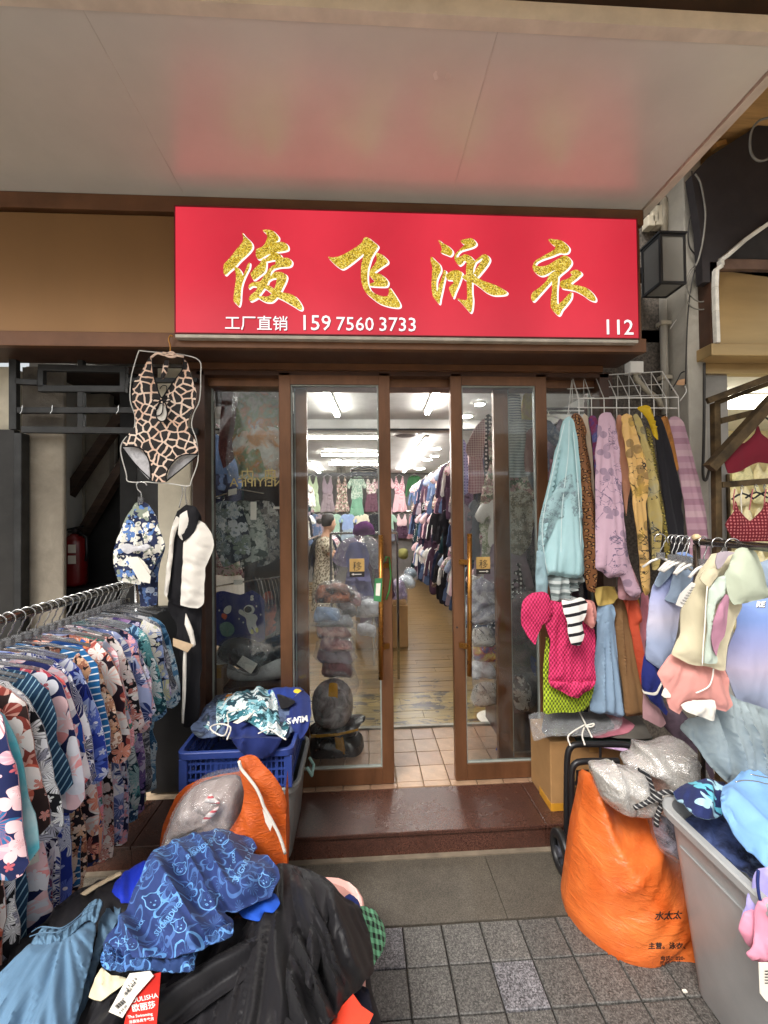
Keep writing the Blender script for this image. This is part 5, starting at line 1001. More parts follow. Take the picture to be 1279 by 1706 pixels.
for i, (dx, lb) in enumerate(((0, 'dark floral swim shorts hanging nearest in the middle of the left window'), (28, 'second dark floral swim shorts behind the nearest pair in the left window'), (56, 'third pair of dark floral swim shorts beside the brown door stile'))):
    G('swim_shorts', lb, 'shorts', Y1-.05+i*.03, [('body', [(356+dx, 842), (372+dx, 834), (398+dx, 838), (412+dx, 870), (418+dx, 925), (400+dx, 935), (372+dx, 944), (354+dx if i == 0 else 385+dx, 900)], [C_ds, cloth('grey green floral', col('48524e'), 'floral', [col('a4aca4'), col('707a74'), col('c0c4bc')], 12), cloth('grey floral', col('585c60'), 'floral', [col('b4b4b0'), col('84807c'), col('3c4044')], 10)][i], dict(T=.03, R=14, amp=.014, lam=14))], 'dark floral swim shorts in the left window')
def card(px0, px1, py0, py1, Y, label, parent=None, sk=0, m=None, name='price_tag'):
    t = thing(name, label, 'tag', aY((px0+px1)/2, py1, Y)) if parent is None else parent
    MB().prism([aY(px0, py0, Y), aY(px1, py0+sk, Y), aY(px1, py1+sk, Y), aY(px0, py1, Y)], (0, .0015, 0)).build('card' if parent is None else 'tag', m or M_paper, t); return t
card(417, 427, 836, 866, Y1-.13, 'tall price tag hanging on the floral shorts in the left window'); card(380, 394, 816, 826, Y1-.1, 'small white hanger label at the upper left of the left window', sk=-3); card(389, 404, 966, 974, Y1-.12, 'small white label on the lower rail in the left window'); card(455, 469, 844, 848, Y1-.12, 'narrow white label beside the door stile in the left window')
wr_ = thing('window_rail', 'wire rail with hangers in the lower left window', 'rail', aY(410, 975, Y1)); MB().tube([aY(356, 978, Y1), aY(400, 970, Y1-.03), aY(470, 960, Y1-.05)], .005, 6).tube([aY(352, 830, Y1), aY(400, 815, Y1), aY(440, 822, Y1)], .004, 6).build('wire', M_chrome, wr_)
for i in range(8): x = 425+i*6; MB().tube([aY(x, 962, Y1-.02*i*.3), aY(x+4, 968, Y1), aY(x+9, 990, Y1), aY(x+11, 1010, Y1)], .0025, 5).build('hanger_arm', M_chrome, wr_)
C_nv = cloth('kids navy cloth', col('20286a'))
asn = G('swim_shirt', 'navy childrens swim shirt with an astronaut and rocket print in the left window', 'shirt', Y1-.02, [('body', [(357, 990), (372, 984), (400, 990), (420, 984), (441, 1000), (441, 1064), (420, 1072), (357, 1074)], C_nv, dict(T=.02, R=14, amp=.006, lam=16))])
def flat(nm, ol, Y, m, par, th=.001): return MB().prism([aY(a, b, Y) for a, b in smooth_poly(ol, 2, .9)], (0, th, 0)).build(nm, m, par)
Mw_ = mat('print white', srgb(196, 196, 190), .7); Mg_ = mat('print green', srgb(96, 130, 122), .7); Mo_ = mat('print orange', srgb(190, 92, 56), .7); My_ = mat('print yellow', srgb(176, 172, 60), .7)
YA = Y1-.052
flat('print_helmet', [(406, 1013), (412, 1008), (420, 1009), (424, 1015), (421, 1022), (413, 1024), (407, 1020)], YA, Mw_, asn); flat('print_visor', [(407, 1014), (412, 1010), (418, 1012), (419, 1018), (413, 1021), (408, 1019)], YA-.0015, M_ink, asn)
flat('print_suit', [(398, 1016), (403, 1016), (411, 1024), (424, 1023), (429, 1030), (426, 1038), (429, 1050), (426, 1053), (419, 1044), (420, 1054), (416, 1055), (411, 1042), (409, 1030), (398, 1022)], YA-.0005, Mw_, asn); flat('print_boot', [(417, 1049), (421, 1049), (422, 1055), (418, 1056)], YA-.002, My_, asn); flat('print_boot', [(425, 1047), (429, 1046), (430, 1052), (427, 1054)], YA-.002, My_, asn)
flat('print_rocket', [(380, 1009), (385, 1010), (384, 1019), (378, 1023), (372, 1019), (375, 1012)], YA, Mw_, asn); flat('print_flame', [(370, 1022), (378, 1025), (375, 1032), (369, 1028)], YA, Mo_, asn); flat('print_planet', smooth_poly([(366, 1042), (378, 1036), (388, 1042), (390, 1052), (382, 1060), (370, 1058)], 3), YA, Mg_, asn)
for x, y in ((365, 1017), (434, 1024), (427, 1010), (398, 1031), (405, 1037)): flat('print_star', [(x-1.6, y), (x, y-2), (x+1.6, y), (x, y+2)], YA, Mw_, asn)
text('lettering', 'S', Mw_, aY(417, 1000, YA), .042, asn, ext=.0004, off=.003)
G('swim_shirt', 'orange printed childrens swim shirt behind the navy one in the left window', 'shirt', Y1+.05, [('body', [(438, 990), (452, 985), (460, 1010), (458, 1050), (442, 1060), (436, 1020)], cloth('navy orange print', col('1c2044'), 'mottle', [col('b05038'), col('1c2044'), col('d07050')], 7), dict(T=.02, lam=7))])
G('swim_shirt', 'dark printed swim shirt beside the stile in the left window', 'shirt', Y1+.06, [('body', [(452, 985), (470, 975), (474, 1040), (472, 1095), (456, 1090), (450, 1030)], cloth('night print', col('16161e'), 'mottle', [col('3c4048'), col('16161e'), col('606870')], 9), dict(T=.02, lam=6, amp=.02))])
bagged('black bundle in a shiny clear bag with a square tag in the left window', 2.75, [(362, 1083), (378, 1066), (404, 1062), (436, 1072), (446, 1082), (432, 1108), (424, 1122), (396, 1112), (366, 1098)], M_blk, T=.06, cover=[(358, 1085), (376, 1062), (410, 1058), (440, 1068), (450, 1084), (434, 1112), (424, 1126), (392, 1116), (360, 1100)])
cd = thing('price_tag', 'square white tag on the black bundle in the left window', 'tag', aY(412, 1110, 2.64)); MB().prism([aY(404, 1092, 2.63), aY(429, 1106, 2.63), aY(418, 1123, 2.63), aY(394, 1106, 2.63)], (0, .001, 0)).build('card', M_paper, cd)
bagged('grey and white flat plastic bags fanned out below the black bundle', 2.77, [(355, 1084), (380, 1104), (410, 1120), (440, 1108), (470, 1098), (472, 1128), (420, 1136), (380, 1130), (355, 1112)], cloth('silver grey bag', col('a4a4a4'), 'mottle', [col('d0d0ce'), col('787878')], 6, rough=.3), T=.03, amp=.02, lam=9, ang=15)
carton(X_(355, 2.72, 1140), X_(376, 2.72, 1140), 2.68, 2.9, .2, aY(365, 1110, 2.72)[2], 'small beige box in the corner of the left window', mat('beige box', srgb(166, 140, 118), .7))
tag(box('display_plinth', M_darkbrown, -.86, -.40, 2.66, 3.13, .122, aY(400, 1138, 2.70)[2]-.01), 'dark low plinth carrying the goods in the left window', 'plinth')
# right window
YR_ = 2.78
tag(box('display_cabinet', mat('dark red cabinet', srgb(74, 32, 28), .4, coat=.3), aXd(846, 1230, 2.7), 1.43, 2.72, 3.2, .122, aY(880, 1188, 2.72)[2], None, .004), 'dark red wooden cabinet in the lower right window', 'cabinet')
G('dress', 'pink checked wrap dress hanging high behind the right door', 'dress', 3.3, [('bodice', [(778, 742), (792, 712), (806, 698), (808, 724), (806, 752), (804, 765), (782, 762), (776, 752)], cloth('pink check', col('e8d0d0'), 'check', [col('b08088')], 55), dict(T=.03, lam=8)), ('skirt', [(782, 762), (804, 764), (806, 820), (780, 820)], cloth('pink gingham', col('e4c4c8'), 'check', [col('c08a94')], 45), dict(T=.03, lam=7, amp=.02))])
G('dress', 'black polka dot dress beside the pink checked dress', 'dress', 3.36, [('body', [(806, 700), (814, 690), (826, 705), (826, 790), (822, 816), (806, 818)], PL[10], dict(T=.03, lam=7))])
G('dress', 'lilac dotted dress at the left of the pink checked dress', 'dress', 3.5, [('body', [(768, 732), (776, 740), (780, 770), (779, 820), (768, 822)], cloth('lilac dots', col('b4b4dc'), 'dots', [col('7c7cac')], 40), dict(T=.03, lam=6))])
C_str = cloth('white striped jersey', col('dcdcd8'), 'bands', [col('8c9098')], 55)
for i, (x0_, w_, m, lb) in enumerate(((832, 34, C_str, 'white striped top at the top of the right window'), (866, 40, cloth('pale yellow pink', col('d8c8b0'), 'mottle', [col('e6d88a'), col('d8a8a8')], 5), 'pink and yellow top at the top right of the right window'))):
    G('shirt', lb, 'shirt', 2.95, [('body', [(x0_, 700), (x0_+4, 660), (x0_+w_*.5, 650), (x0_+w_, 662), (x0_+w_, 745), (x0_+w_*.5, 752), (x0_, 745)], m, dict(T=.03, lam=10, amp=.02))])
G('shirt', 'grey striped blouse in the middle of the right window', 'shirt', 2.9, [('body', [(838, 720), (856, 700), (902, 704), (905, 760), (898, 790), (850, 796), (836, 780)], cloth('grey stripes', col('a4a8a8'), 'bands', [col('d8dad8')], 50), dict(T=.04, lam=12, amp=.02))])
G('shirt', 'dusty pink camisole hanging in the right window', 'shirt', 2.86, [('body', [(876, 722), (890, 712), (904, 722), (906, 780), (874, 786)], cloth('dusty pink cami', col('b08c88')), dict(T=.03, lam=8))])
G('dress', 'beige lace dress in the right window behind the sliding door', 'dress', 2.88, [('body', [(846, 830), (866, 815), (884, 825), (888, 850), (884, 905), (866, 925), (844, 915)], cloth('beige lace', col('b0a490'), 'floral', [col('d8d0c0'), col('8c8070')], 26), dict(T=.03, lam=9, amp=.02))])
G('dress', 'charcoal lace dress beside the beige one in the right window', 'dress', 2.95, [('body', [(880, 824), (896, 815), (908, 830), (910, 990), (872, 992), (870, 930), (886, 900)], cloth('charcoal lace', col('34343a'), 'floral', [col('70686a'), col('4c4a50')], 22), dict(T=.03, lam=10))])
for i, (x, y, m, lb) in enumerate(((770, 842, PL[4], 'grey mauve blouse in the middle row behind the right door'), (786, 836, PL[14], 'charcoal grey blouse in the middle row behind the right door'), (806, 834, cloth('pale green print', col('c8d0b4'), 'floral', [col('90a080'), col('e8e8dc')], 22), 'pale green printed dress in the middle row behind the right door'), (824, 836, C_lilw, 'white and lilac printed dress right of the pale green one'))):
    L = 95 if i < 2 else 160
    G('dress', lb, 'dress', 3.2, [('body', [(x-6, y+4), (x+4, y-4), (x+14, y+8), (x+16, y+40), (x+12, y+60), (x+13, y+L), (x-4, y+L+2), (x-3, y+60), (x-10, y+45)], m, dict(T=.04, lam=7, amp=.02))])
packs('folded_pack', 'white shirt with a script print in clear film behind the right door', 780, 830, 1075, 1076, 2.9, [cloth('white script tee', col('cfc8c0'), 'lines', [col('3c3430'), col('b8b0a8')], 9)], 1, (46, 36)); packs('folded_pack', 'multicoloured pack in clear film behind the right door', 784, 832, 1100, 1101, 2.88, [cloth('bright mix', col('b8a8a8'), 'mottle', [col('e0c050'), col('c05050'), col('5060a0'), col('e8e0e0')], 14)], 1, (44, 30))
packs('folded_pack', 'grey and white tee in clear film at the bottom behind the right door', 776, 830, 1172, 1173, 2.85, [cloth('grey script tee', col('b8b0a4'), 'lines', [col('30282a'), col('a09890')], 8)], 1, (46, 46)); packs('folded_pack', 'crumpled silver pack in clear film behind the right door handle', 780, 832, 1128, 1129, 2.87, [cloth('silver mix', col('a4a4a8'), 'mottle', [col('d8d8dc'), col('68686c')], 9)], 1, (48, 32))
packs('folded_pack', 'pile of pale shirts on slanting hangers behind the right door', 776, 828, 1035, 1036, 2.95, [cloth('pale shirts', col('c4c4d0'), 'mottle', [col('8c8ca0'), col('ececf0'), col('6c8070')], 8)], 1, (50, 66))
bagged('dark printed clothes bulging in clear bags in the lower right window', 2.85, [(852, 1000), (880, 985), (908, 1000), (912, 1080), (905, 1130), (880, 1180), (862, 1170), (850, 1110), (848, 1050)], C_dk, T=.1, amp=.04, lam=11, cover=[(848, 998), (880, 980), (912, 998), (916, 1100), (900, 1160), (870, 1190), (846, 1120)])
bagged('white leaf print clothes in a clear bag low in the right window', 2.80, [(856, 1130), (868, 1120), (884, 1135), (886, 1165), (872, 1200), (862, 1190), (854, 1160)], cloth('white leaf print', col('5c4440'), 'floral', [col('d8c8c0'), col('e8dcd4')], 14), T=.06)
bagged('royal blue top in a clear bag in the lower right window', 2.79, [(874, 1090), (888, 1080), (900, 1095), (898, 1130), (884, 1140), (872, 1120)], cloth('royal blue cloth', col('283c80')), T=.05)
pp = thing('paper_sheet', 'curled white paper sheet lying on the shop floor behind the right door', 'paper', aZ(812, 1195, .13)); c_ = aZ(812, 1192, .125)
MB().prism([aZ(a, b, .124+.0*a) for a, b in smooth_poly([(794, 1194), (798, 1187), (810, 1184), (829, 1187), (828, 1193), (812, 1205), (803, 1204)], 4)], (0, 0, .004)).build('sheet', M_paper, pp)
bg_ = thing('blue_rag', 'small crumpled blue bag on the quarry tiles behind the right door', 'bag', aZ(832, 1268, .13)); puff('body', [(825, 1250), (833, 1238), (837, 1250), (838, 1268), (830, 1272), (824, 1262)], pY(2.75), cloth('bright blue bag', col('2c4c9c')), bg_, step=4, T=.03, R=8, amp=.01, lam=6)
# pile of bagged goods deep in the aisle
for i, (x, y, w_, h_, m, lb) in enumerate(((664, 985, 26, 40, C_lilw, 'pale lilac bagged clothes on the cardboard boxes'), (676, 968, 28, 22, cloth('blue grey mix', col('5c6c7c'), 'mottle', [col('c0ccd4'), col('384450')], 8), 'blue and clear heap of bags at the end of the aisle'), (684, 955, 20, 18, cloth('dark blue mix', col('2c3c4c'), 'mottle', [col('8ca0ac')], 8), 'dark blue bags behind the clear heap in the aisle'))):
    G('clothes_bag', lb, 'bag', (5.1, 7.2, 7.8)[i], [('body', [(x-w_/2, y+h_/2), (x-w_/2, y-h_*.2), (x-w_*.2, y-h_/2), (x+w_*.3, y-h_*.4), (x+w_/2, y+h_*.1), (x+w_*.4, y+h_/2)], m, dict(T=.12, R=10, amp=.05, lam=6)), ('clear_bag', [(x-w_*.55, y+h_*.55), (x-w_*.55, y-h_*.25), (x, y-h_*.6), (x+w_*.55, y-h_*.1), (x+w_*.5, y+h_*.55)], M_poly, dict(puffy=True, dy=-.1, T=.14, R=10, amp=.05, lam=7))])
G('clothes_bag', 'khaki green bag hanging below the plum dress at the back', 'bag', 9.5, [('body', [(665, 915), (678, 915), (679, 929), (672, 932), (664, 928)], cloth('khaki', col('84824c')), dict(puffy=True, T=.1, R=8))])
# ---------------------------------------------------------------- outside goods: left rack
from mathutils.bvhtree import BVHTree
def decal(obj, s, m, org, size, ang=0, name='lettering', lift=.0016, off=.01, sx=1.0, sy=1.0, shear=0, poly=None):
    """flat print laid onto a cloth or bag surface: text (or polygons) in pixel space dropped on the mesh"""
    bm = bmesh.new(); bm.from_mesh(obj.data); bmesh.ops.translate(bm, verts=bm.verts, vec=acc(obj)); bv = BVHTree.FromBMesh(bm); bm.free()
    if poly is None:
        c = bpy.data.curves.new('t', 'FONT'); c.body = s; c.size = 1; c.offset = off; c.resolution_u = 2; t = bpy.data.objects.new('t', c); COL.objects.link(t); bpy.context.view_layer.update()
        me = bpy.data.meshes.new_from_object(t.evaluated_get(bpy.context.evaluated_depsgraph_get())); bpy.data.objects.remove(t); bpy.data.curves.remove(c)
        V = [(v.co.x, v.co.y) for v in me.vertices]; Fs = [tuple(p.vertices) for p in me.polygons]; bpy.data.meshes.remove(me)
    else:
        V = []; Fs = []
        for P in poly:
            P = smooth_poly(P, .08, .8); tr = tessellate_polygon([[Vector((p[0], p[1], 0)) for p in P]]); n = len(V); V += [tuple(p) for p in P]; Fs += [tuple(i+n for i in f) for f in tr]
    ca, sa = math.cos(math.radians(ang)), math.sin(math.radians(ang)); W_ = []; ok = []
    for x, y in V:
        x = (x+y*shear)*size*sx; y = y*size*sy; u = org[0]+x*ca-y*sa*-1*-1; v = org[1]-(x*sa+y*ca)
        u = org[0]+x*ca-y*sa; r = Vector([float(q) for q in ray(u, v)]).normalized(); h = bv.ray_cast(Vector(CAM.tolist()), r)
        if h[0] is None: W_.append((0, 0, 0)); ok.append(False)
        else: W_.append(tuple(h[0]-r*lift)); ok.append(True)
    Fs = [f for f in Fs if all(ok[i] for i in f)]
    if not Fs: return None
    mb = MB(); used = sorted({i for f in Fs for i in f}); mp = {i: k for k, i in enumerate(used)}; mb.v = [W_[i] for i in used]; mb.f = [tuple(mp[i] for i in f) for f in Fs]
    return mb.build(name, m, obj, fix=False)
M_ptw = mat('white print', srgb(225, 225, 222), .7); M_clear = mat('frosted hanger plastic', srgb(120, 120, 122), .2, var=.05, alpha=.6)
fa_, na_ = aZ(231, 968, 1.33), aZ(0, 1034, 1.33); dv = (na_-fa_)/np.linalg.norm(na_-fa_); fe = fa_-dv*.0; ne = na_+dv*.35
def barat(Y): t_ = (Y-fa_[1])/(na_[1]-fa_[1]); return fa_+(na_-fa_)*t_
lr = thing('clothes_rack', 'chrome rail rack of printed swim outfits at the left of the pavement', 'rack', (barat(1.6)[0], 1.6, 0))
MB().tube([fe, ne], .0155, 14).build('bar', mat('dark chrome', srgb(120, 116, 110), .18, .95), lr, smooth=True)
MB().tube([fe+(0, -.02, 0), (fe[0], fe[1]-.02, .02)], .013, 10).build('post', M_chrome, lr, smooth=True); MB().tube([ne, (ne[0], ne[1], .02)], .013, 10).build('post', M_chrome, lr, smooth=True)
MB().tube([(fe[0]-.22, fe[1]-.02, .03), (fe[0]+.22, fe[1]-.02, .03)], .013, 10).build('foot', M_chrome, lr); MB().tube([(ne[0]-.25, ne[1], .03), (ne[0]+.25, ne[1], .03)], .013, 10).build('foot', M_chrome, lr)
def make_hanger(label, group, w=.19, clear=True):
    h = thing('coat_hanger', label, 'hanger', (0, 0, 0), group)
    r = .0235; pts = [(0, 0, -.075)]+[(0.0+.0, 0, -.055), (.012, .0, -.035)]+[(r*math.cos(a), .0, -.006+r*math.sin(a)+.003) for a in [math.radians(q) for q in range(-50, 215, 22)]]
    MB().tube(pts, .0026, 8).build('hook', M_chrome, h, smooth=True)
    MB().tube([(-w, 0, -.135), (-w*.5, 0, -.105), (0, 0, -.09), (w*.5, 0, -.105), (w, 0, -.135)], .006, 8).build('arm', M_clear if clear else M_wire, h, smooth=True)
    MB().box(-.016, .016, -.01, .01, -.092, -.066).build('size_block', M_clear, h, bevel=.002)
    return h
hp = make_hanger('clear plastic hanger with a chrome hook on the left rack', 'clear hangers on the left rack')
FO = lambda nm, b, cs, sc=9, k='floral', **kw: cloth(nm, srgb(b), k, [srgb(c) for c in cs], sc, **kw)
sets = [
 (FO('pale teal raglan', 'd8dcda', ['56b4c4', 'e6e8e6'], 2.2, 'mottle'), cloth('ink navy', srgb('1c2238')), 'pale grey swim top with a turquoise sleeve over plain navy trousers, nearest on the rack'),
 (FO('navy pink petals', '1c2450', ['e8a8b8', 'f0c8cc', '2c6a9c', 'c4606c'], 8), None, 'navy outfit with big pink petals, second nearest on the rack'),
 (FO('brown coral leaves', '30201f', ['c8604c', 'e8b0a0', '8a3c34', 'e8e0dc'], 7, n=3), None, 'dark brown outfit with coral leaves and lilac petals'),
 (FO('black white zebra palm', '14141a', ['ececec', 'dcdce0', '9898a8'], 9, 'palm'), None, 'black outfit with white palm fronds'),
 (FO('teal line', '1c3c58', ['8cb0c4'], 60, 'stripes', rot=60), None, 'dark teal outfit with fine slanting lines'),
 (FO('coral royal floral', '1f4ca4', ['f0a0a8', 'f8f4f4', '1c2c6c', 'e86c6c'], 6), FO('pink orange floral', 'f0a8b4', ['e8963c', '1c2450', 'f8e0e4', '2c5cac'], 8), 'royal blue and coral flowered outfit with a wide drooping sleeve'),
 (FO('navy coral white', '1c2450', ['f0a0a0', 'e8e8f0', 'c04858', 'f0c8cc'], 6, n=3), None, 'navy outfit with broad coral and white leaves'),
 (FO('navy pink big', '20285c', ['f0c4cc', 'e8e8f0', '8c2c44', '6c8cc4'], 9), None, 'navy outfit scattered with pale pink blossoms'),
 (FO('white navy zebra', 'e4e4ea', ['1c2458', '2c3c84', '14183c'], 8, 'palm'), None, 'white outfit striped with navy fronds'),
 (FO('royal palm', '2a3ea0', ['eceef8', '18205c', 'b0c0ec', '6078d0'], 10, 'palm'), None, 'royal blue outfit with white palm fronds'),
 (FO('paisley peach', '241c22', ['d8a880', 'e8d0bc', 'a06450', 'b88468'], 24), None, 'dark outfit with small peach paisley dots'),
 (cloth('blue white stripes', srgb('2468a0'), 'stripes', [srgb('e8eef4')], 42, rot=8), None, 'bright blue outfit with white pinstripes'),
 (FO('orange blue floral', '2858a4', ['f08850', 'f4a070', '1c2c54', 'e8e4e0'], 9), FO('orange leaves', '243c7c', ['e8845c', 'f4b494', '2c3c6c'], 9), 'blue outfit with a bright orange flowered sleeve hem'),
 (FO('plum salmon', '2c1c28', ['e88c70', 'f4c0b0', 'a44c44', 'f0e8e4'], 8, n=7), None, 'plum dark outfit with salmon leaves'),
 (FO('grey pink rose', 'aab0c4', ['f0a0a8', 'e87888', 'f4e0e4', '3c7468'], 9), None, 'pale grey outfit with pink roses'),
 (FO('black white buds', '1c1a20', ['f0ece8', 'e8d8d4', 'c0766c'], 17, n=4), None, 'black outfit with small white buds'),
 (FO('lilac blue palm', 'a8b4dc', ['24346c', 'f0f0f4', '4c5c94', 'e8b8c4'], 8, 'palm'), None, 'pale lilac outfit with navy fronds'),
 (FO('pink navy ferns', '1c2244', ['f0a8a8', 'f4d0cc', '5c78b8'], 11, n=6), None, 'navy outfit with pink and blue ferns'),
 (FO('navy tiny pink', '1c2244', ['e0a0b0', 'a8b4d8', 'ececf0'], 24), None, 'navy outfit with tiny pink sprigs'),
 (FO('steel blue palm', '3c6c9c', ['dce8f0', '1c3858', '8cb4d4'], 11, 'palm'), None, 'steel blue outfit with pale ferns'),
 (FO('teal feather', '1c4450', ['b0d4d4', '60a0a4', 'e4ecec'], 12, 'palm'), None, 'deep teal outfit with feather leaves'),
 (FO('navy violet', '20244c', ['b48cc4', 'e0d4ec', '6c5c9c'], 14), None, 'navy outfit with violet flowers'),
 (FO('navy pale yellow', '1c2440', ['d8d4a4', '8c9cc8', 'e8e4e0'], 12), None, 'navy outfit with pale yellow and blue blossoms'),
 (FO('white black ferns', 'dcdce0', ['1c1c24', '5c6070'], 12, 'palm'), None, 'white outfit with black ferns, second from the far end'),
 (FO('blue spruce palm', '5c8cb4', ['e4f0f4', '1c4464', 'a4c8dc'], 9, 'palm'), None, 'sky blue palm print outfit at the far end of the rack'),
]
LRr = random.Random(5); n_ = len(sets)
for i, (m1, m2, lb) in enumerate(sets):
    Y = 1.16+(2.14-1.16)*i/(n_-1); c = barat(Y); rz = LRr.uniform(.0, .40); J = lambda a: LRr.uniform(-a, a)
    dx = J(.012); L = LRr.uniform(.0, .1); g_ = 1+J(.05)
    ol = [(-.06, -.12), (0, -.135), (.06, -.12), (.15*g_, -.145), (.21*g_, -.20), (.255+dx, -.36), (.285+dx, -.50-L), (.24+dx, -.54-L), (.19+dx, -.52-L), (.165, -.40), (.155, -.56), (.16, -.70), (0, -.715), (-.16, -.70), (-.155, -.40), (-.19, -.50), (-.27, -.5), (-.25, -.36), (-.2, -.2), (-.15, -.145)]
    t = thing('swim_outfit', (lb if 'rack' in lb else lb+' on the left rack'), 'swim outfit', (0, 0, 0), 'printed swim outfits on the left rack')
    puff('top', ol, I2, m1, t, step=.026, T=.016, R=.06, amp=.017, lam=.06, asp=5, ang=80+J(12), seed=i*13+1)
    bl = -1.02+J(.05)
    puff('bottoms', [(-.12, -.60), (.135, -.60), (.17+dx, -.8), (.165+dx, bl), (.10, bl-.015), (.03, bl), (0, -.85), (-.03, bl), (-.15, bl)], I2, m2 or m1, t, step=.026, T=.022, R=.05, amp=.022, lam=.05, asp=9, ang=88, seed=i*17+2)
    if i in (1, 2, 7, 12, 5):
        tx = .05+.03*(i % 3); zt = -.62-(.04*(i % 2)); b = MB().prism([(tx, -.035, zt), (tx+.045, -.035, zt+.01), (tx+.055, -.03, zt-.085), (tx+.01, -.03, zt-.095)], (0, -.0012, 0)); b.build('tag', M_paper, t)
        for q in range(4): MB().box(tx+.012, tx+.046, -.0372, -.0368, zt-.02-q*.014, zt-.017-q*.014).build('print_line', M_ink, t)
    t.location = Vector(c.tolist()); t.rotation_euler = (0, 0, rz)
    h = hp if i == 0 else dup(hp); h.location = Vector((c+(0, 0, 0)).tolist()); h.rotation_euler = (0, 0, rz)
for k in range(5):
    c = barat(2.165+k*.012); h = dup(hp, c, LRr.uniform(-.2, .2), 'bare clear plastic hanger at the far end of the left rack', 'bare hangers at the far end of the left rack')
# white back-panel inner hems peeping out on two near outfits
for (ol, Y_, lb) in (([(52, 1325), (90, 1322), (122, 1312), (132, 1322), (120, 1338), (88, 1350), (60, 1355)], 1.18, 'white inner hem of the royal blue outfit'),):
    o = puff('white_hem', ol, pY(Y_), cloth('white lining', srgb('dcdcde')), bpy.data.objects['swim_outfit.005'], step=5, T=.006, R=8, amp=.006, lam=10)
    bpy.data.objects.remove(o)
# ---------------------------------------------------------------- giraffe swimsuit
z1 = lambda L: [(x/3.762, 560+y/3.762) for x, y in L]
M_gir = cloth('giraffe jersey', srgb('261c1b'), 'giraffe', [srgb('d8a88c'), srgb('e8c8b0')], 28, fine=.25)
M_gir2 = None
def mk_gir():
    N = NT('giraffe print'); vec = N.uv(kind='UV'); wn = N.n('TexNoise'); N.l(vec, wn.inputs['Vector']); wn.inputs['Scale'].default_value = 22; s2 = N.n('VectorMath', operation='SCALE'); N.l(wn.outputs['Color'], s2.inputs[0]); s2.inputs['Scale'].default_value = .02
    ad = N.n('VectorMath', operation='ADD'); N.l(vec, ad.inputs[0]); N.l(s2.outputs[0], ad.inputs[1]); v = N.vor(ad.outputs[0], 25, 'DISTANCE_TO_EDGE', 1, '2D')[0]
    c = N.mix(N.math('LESS_THAN', v, .105), srgb('1c1514'), N.ramp(N.noise(vec, 7, 2)[0], [(.35, srgb('dcb49a')), (.65, srgb('f0dccb'))]))
    b = N.n('BsdfPrincipled'); N.l(c, b.inputs['Base Color']); b.inputs['Roughness'].default_value = .7; bp = N.n('Bump'); bp.inputs['Strength'].default_value = .25; bp.inputs['Distance'].default_value = .003; N.l(N.noise(vec, 30, 5, .5, .6)[0], bp.inputs['Height']); N.l(bp.outputs[0], b.inputs['Normal']); N.l(b.outputs[0], N.out.inputs[0]); return N.m
M_gir2 = mk_gir(); C_blk = cloth('black jersey', srgb('17161a')); C_wht = cloth('white jersey', srgb('e2dcd2'), fine=.5); C_lin = cloth('grey satin lining', srgb('a8a6a8'), 'mottle', [srgb('cfcdd0'), srgb('86848a')], 18, rough=.5)
YG = 2.13
gs = G('swimsuit', 'black and cream giraffe print halter swimsuit hanging on a white wire form from the fascia', 'swimsuit', YG, [('body', z1([(935, 135), (890, 215), (840, 290), (828, 380), (840, 470), (850, 560), (800, 620), (762, 690), (860, 694), (912, 740), (940, 810), (946, 902), (1000, 916), (1040, 912), (1045, 850), (1080, 790), (1140, 745), (1242, 738), (1228, 660), (1180, 600), (1180, 530), (1220, 440), (1230, 350), (1205, 270), (1175, 170), (1150, 145), (1140, 210), (1090, 275), (1045, 340), (1012, 385), (985, 320), (962, 230), (955, 140)]), M_gir2, dict(step=3.2, T=.028, R=20, amp=.004, lam=16)),
     ('lining', z1([(764, 697), (865, 702), (930, 770), (940, 885), (932, 898), (850, 808)]), C_lin, dict(dy=.03, T=.004, R=6, amp=.003)), ('lining', z1([(1238, 744), (1135, 752), (1065, 825), (1044, 908), (1130, 840)]), C_lin, dict(dy=.03, T=.004, R=6, amp=.003)),
     ('keyhole', z1([(990, 440), (1012, 425), (1035, 440), (1045, 490), (1030, 528), (1000, 532), (980, 500)]), C_wht, dict(dy=-.028, T=.002, R=4, amp=.001, step=2.5)), ('neck_tie', z1([(1035, 150), (1060, 155), (1050, 230), (1020, 270), (1008, 262), (1022, 200)]), M_gir2, dict(T=.006, R=4, step=2.5))])
def path(L, Y, r, nm, m, par, n=6, z=None): return MB().tube(smooth3([aY(x, y, Y) for x, y in (z or (lambda q: q))(L)], 4), r, n).build(nm, m, par, smooth=True)
path([(764, 692), (865, 696), (915, 742), (942, 815), (946, 905)], YG-.004, .0035, 'edging', C_blk, gs, z=z1); path([(1242, 740), (1140, 747), (1080, 795), (1045, 855), (1040, 914)], YG-.004, .0035, 'edging', C_blk, gs, z=z1); path([(942, 896), (850, 806), (764, 697)], YG+.025, .003, 'edging', C_blk, gs, z=z1); path([(1044, 908), (1130, 838), (1238, 748)], YG+.025, .003, 'edging', C_blk, gs, z=z1)
path([(952, 135), (960, 230), (983, 320), (1010, 385), (1045, 345), (1090, 278), (1140, 212), (1152, 140)], YG-.012, .0035, 'edging', C_blk, gs, z=z1)
path([(1012, 400), (1035, 420), (1048, 470), (1040, 520), (1010, 535), (982, 515), (975, 470), (990, 430), (1010, 402)], YG-.03, .003, 'edging', C_blk, gs, z=z1)
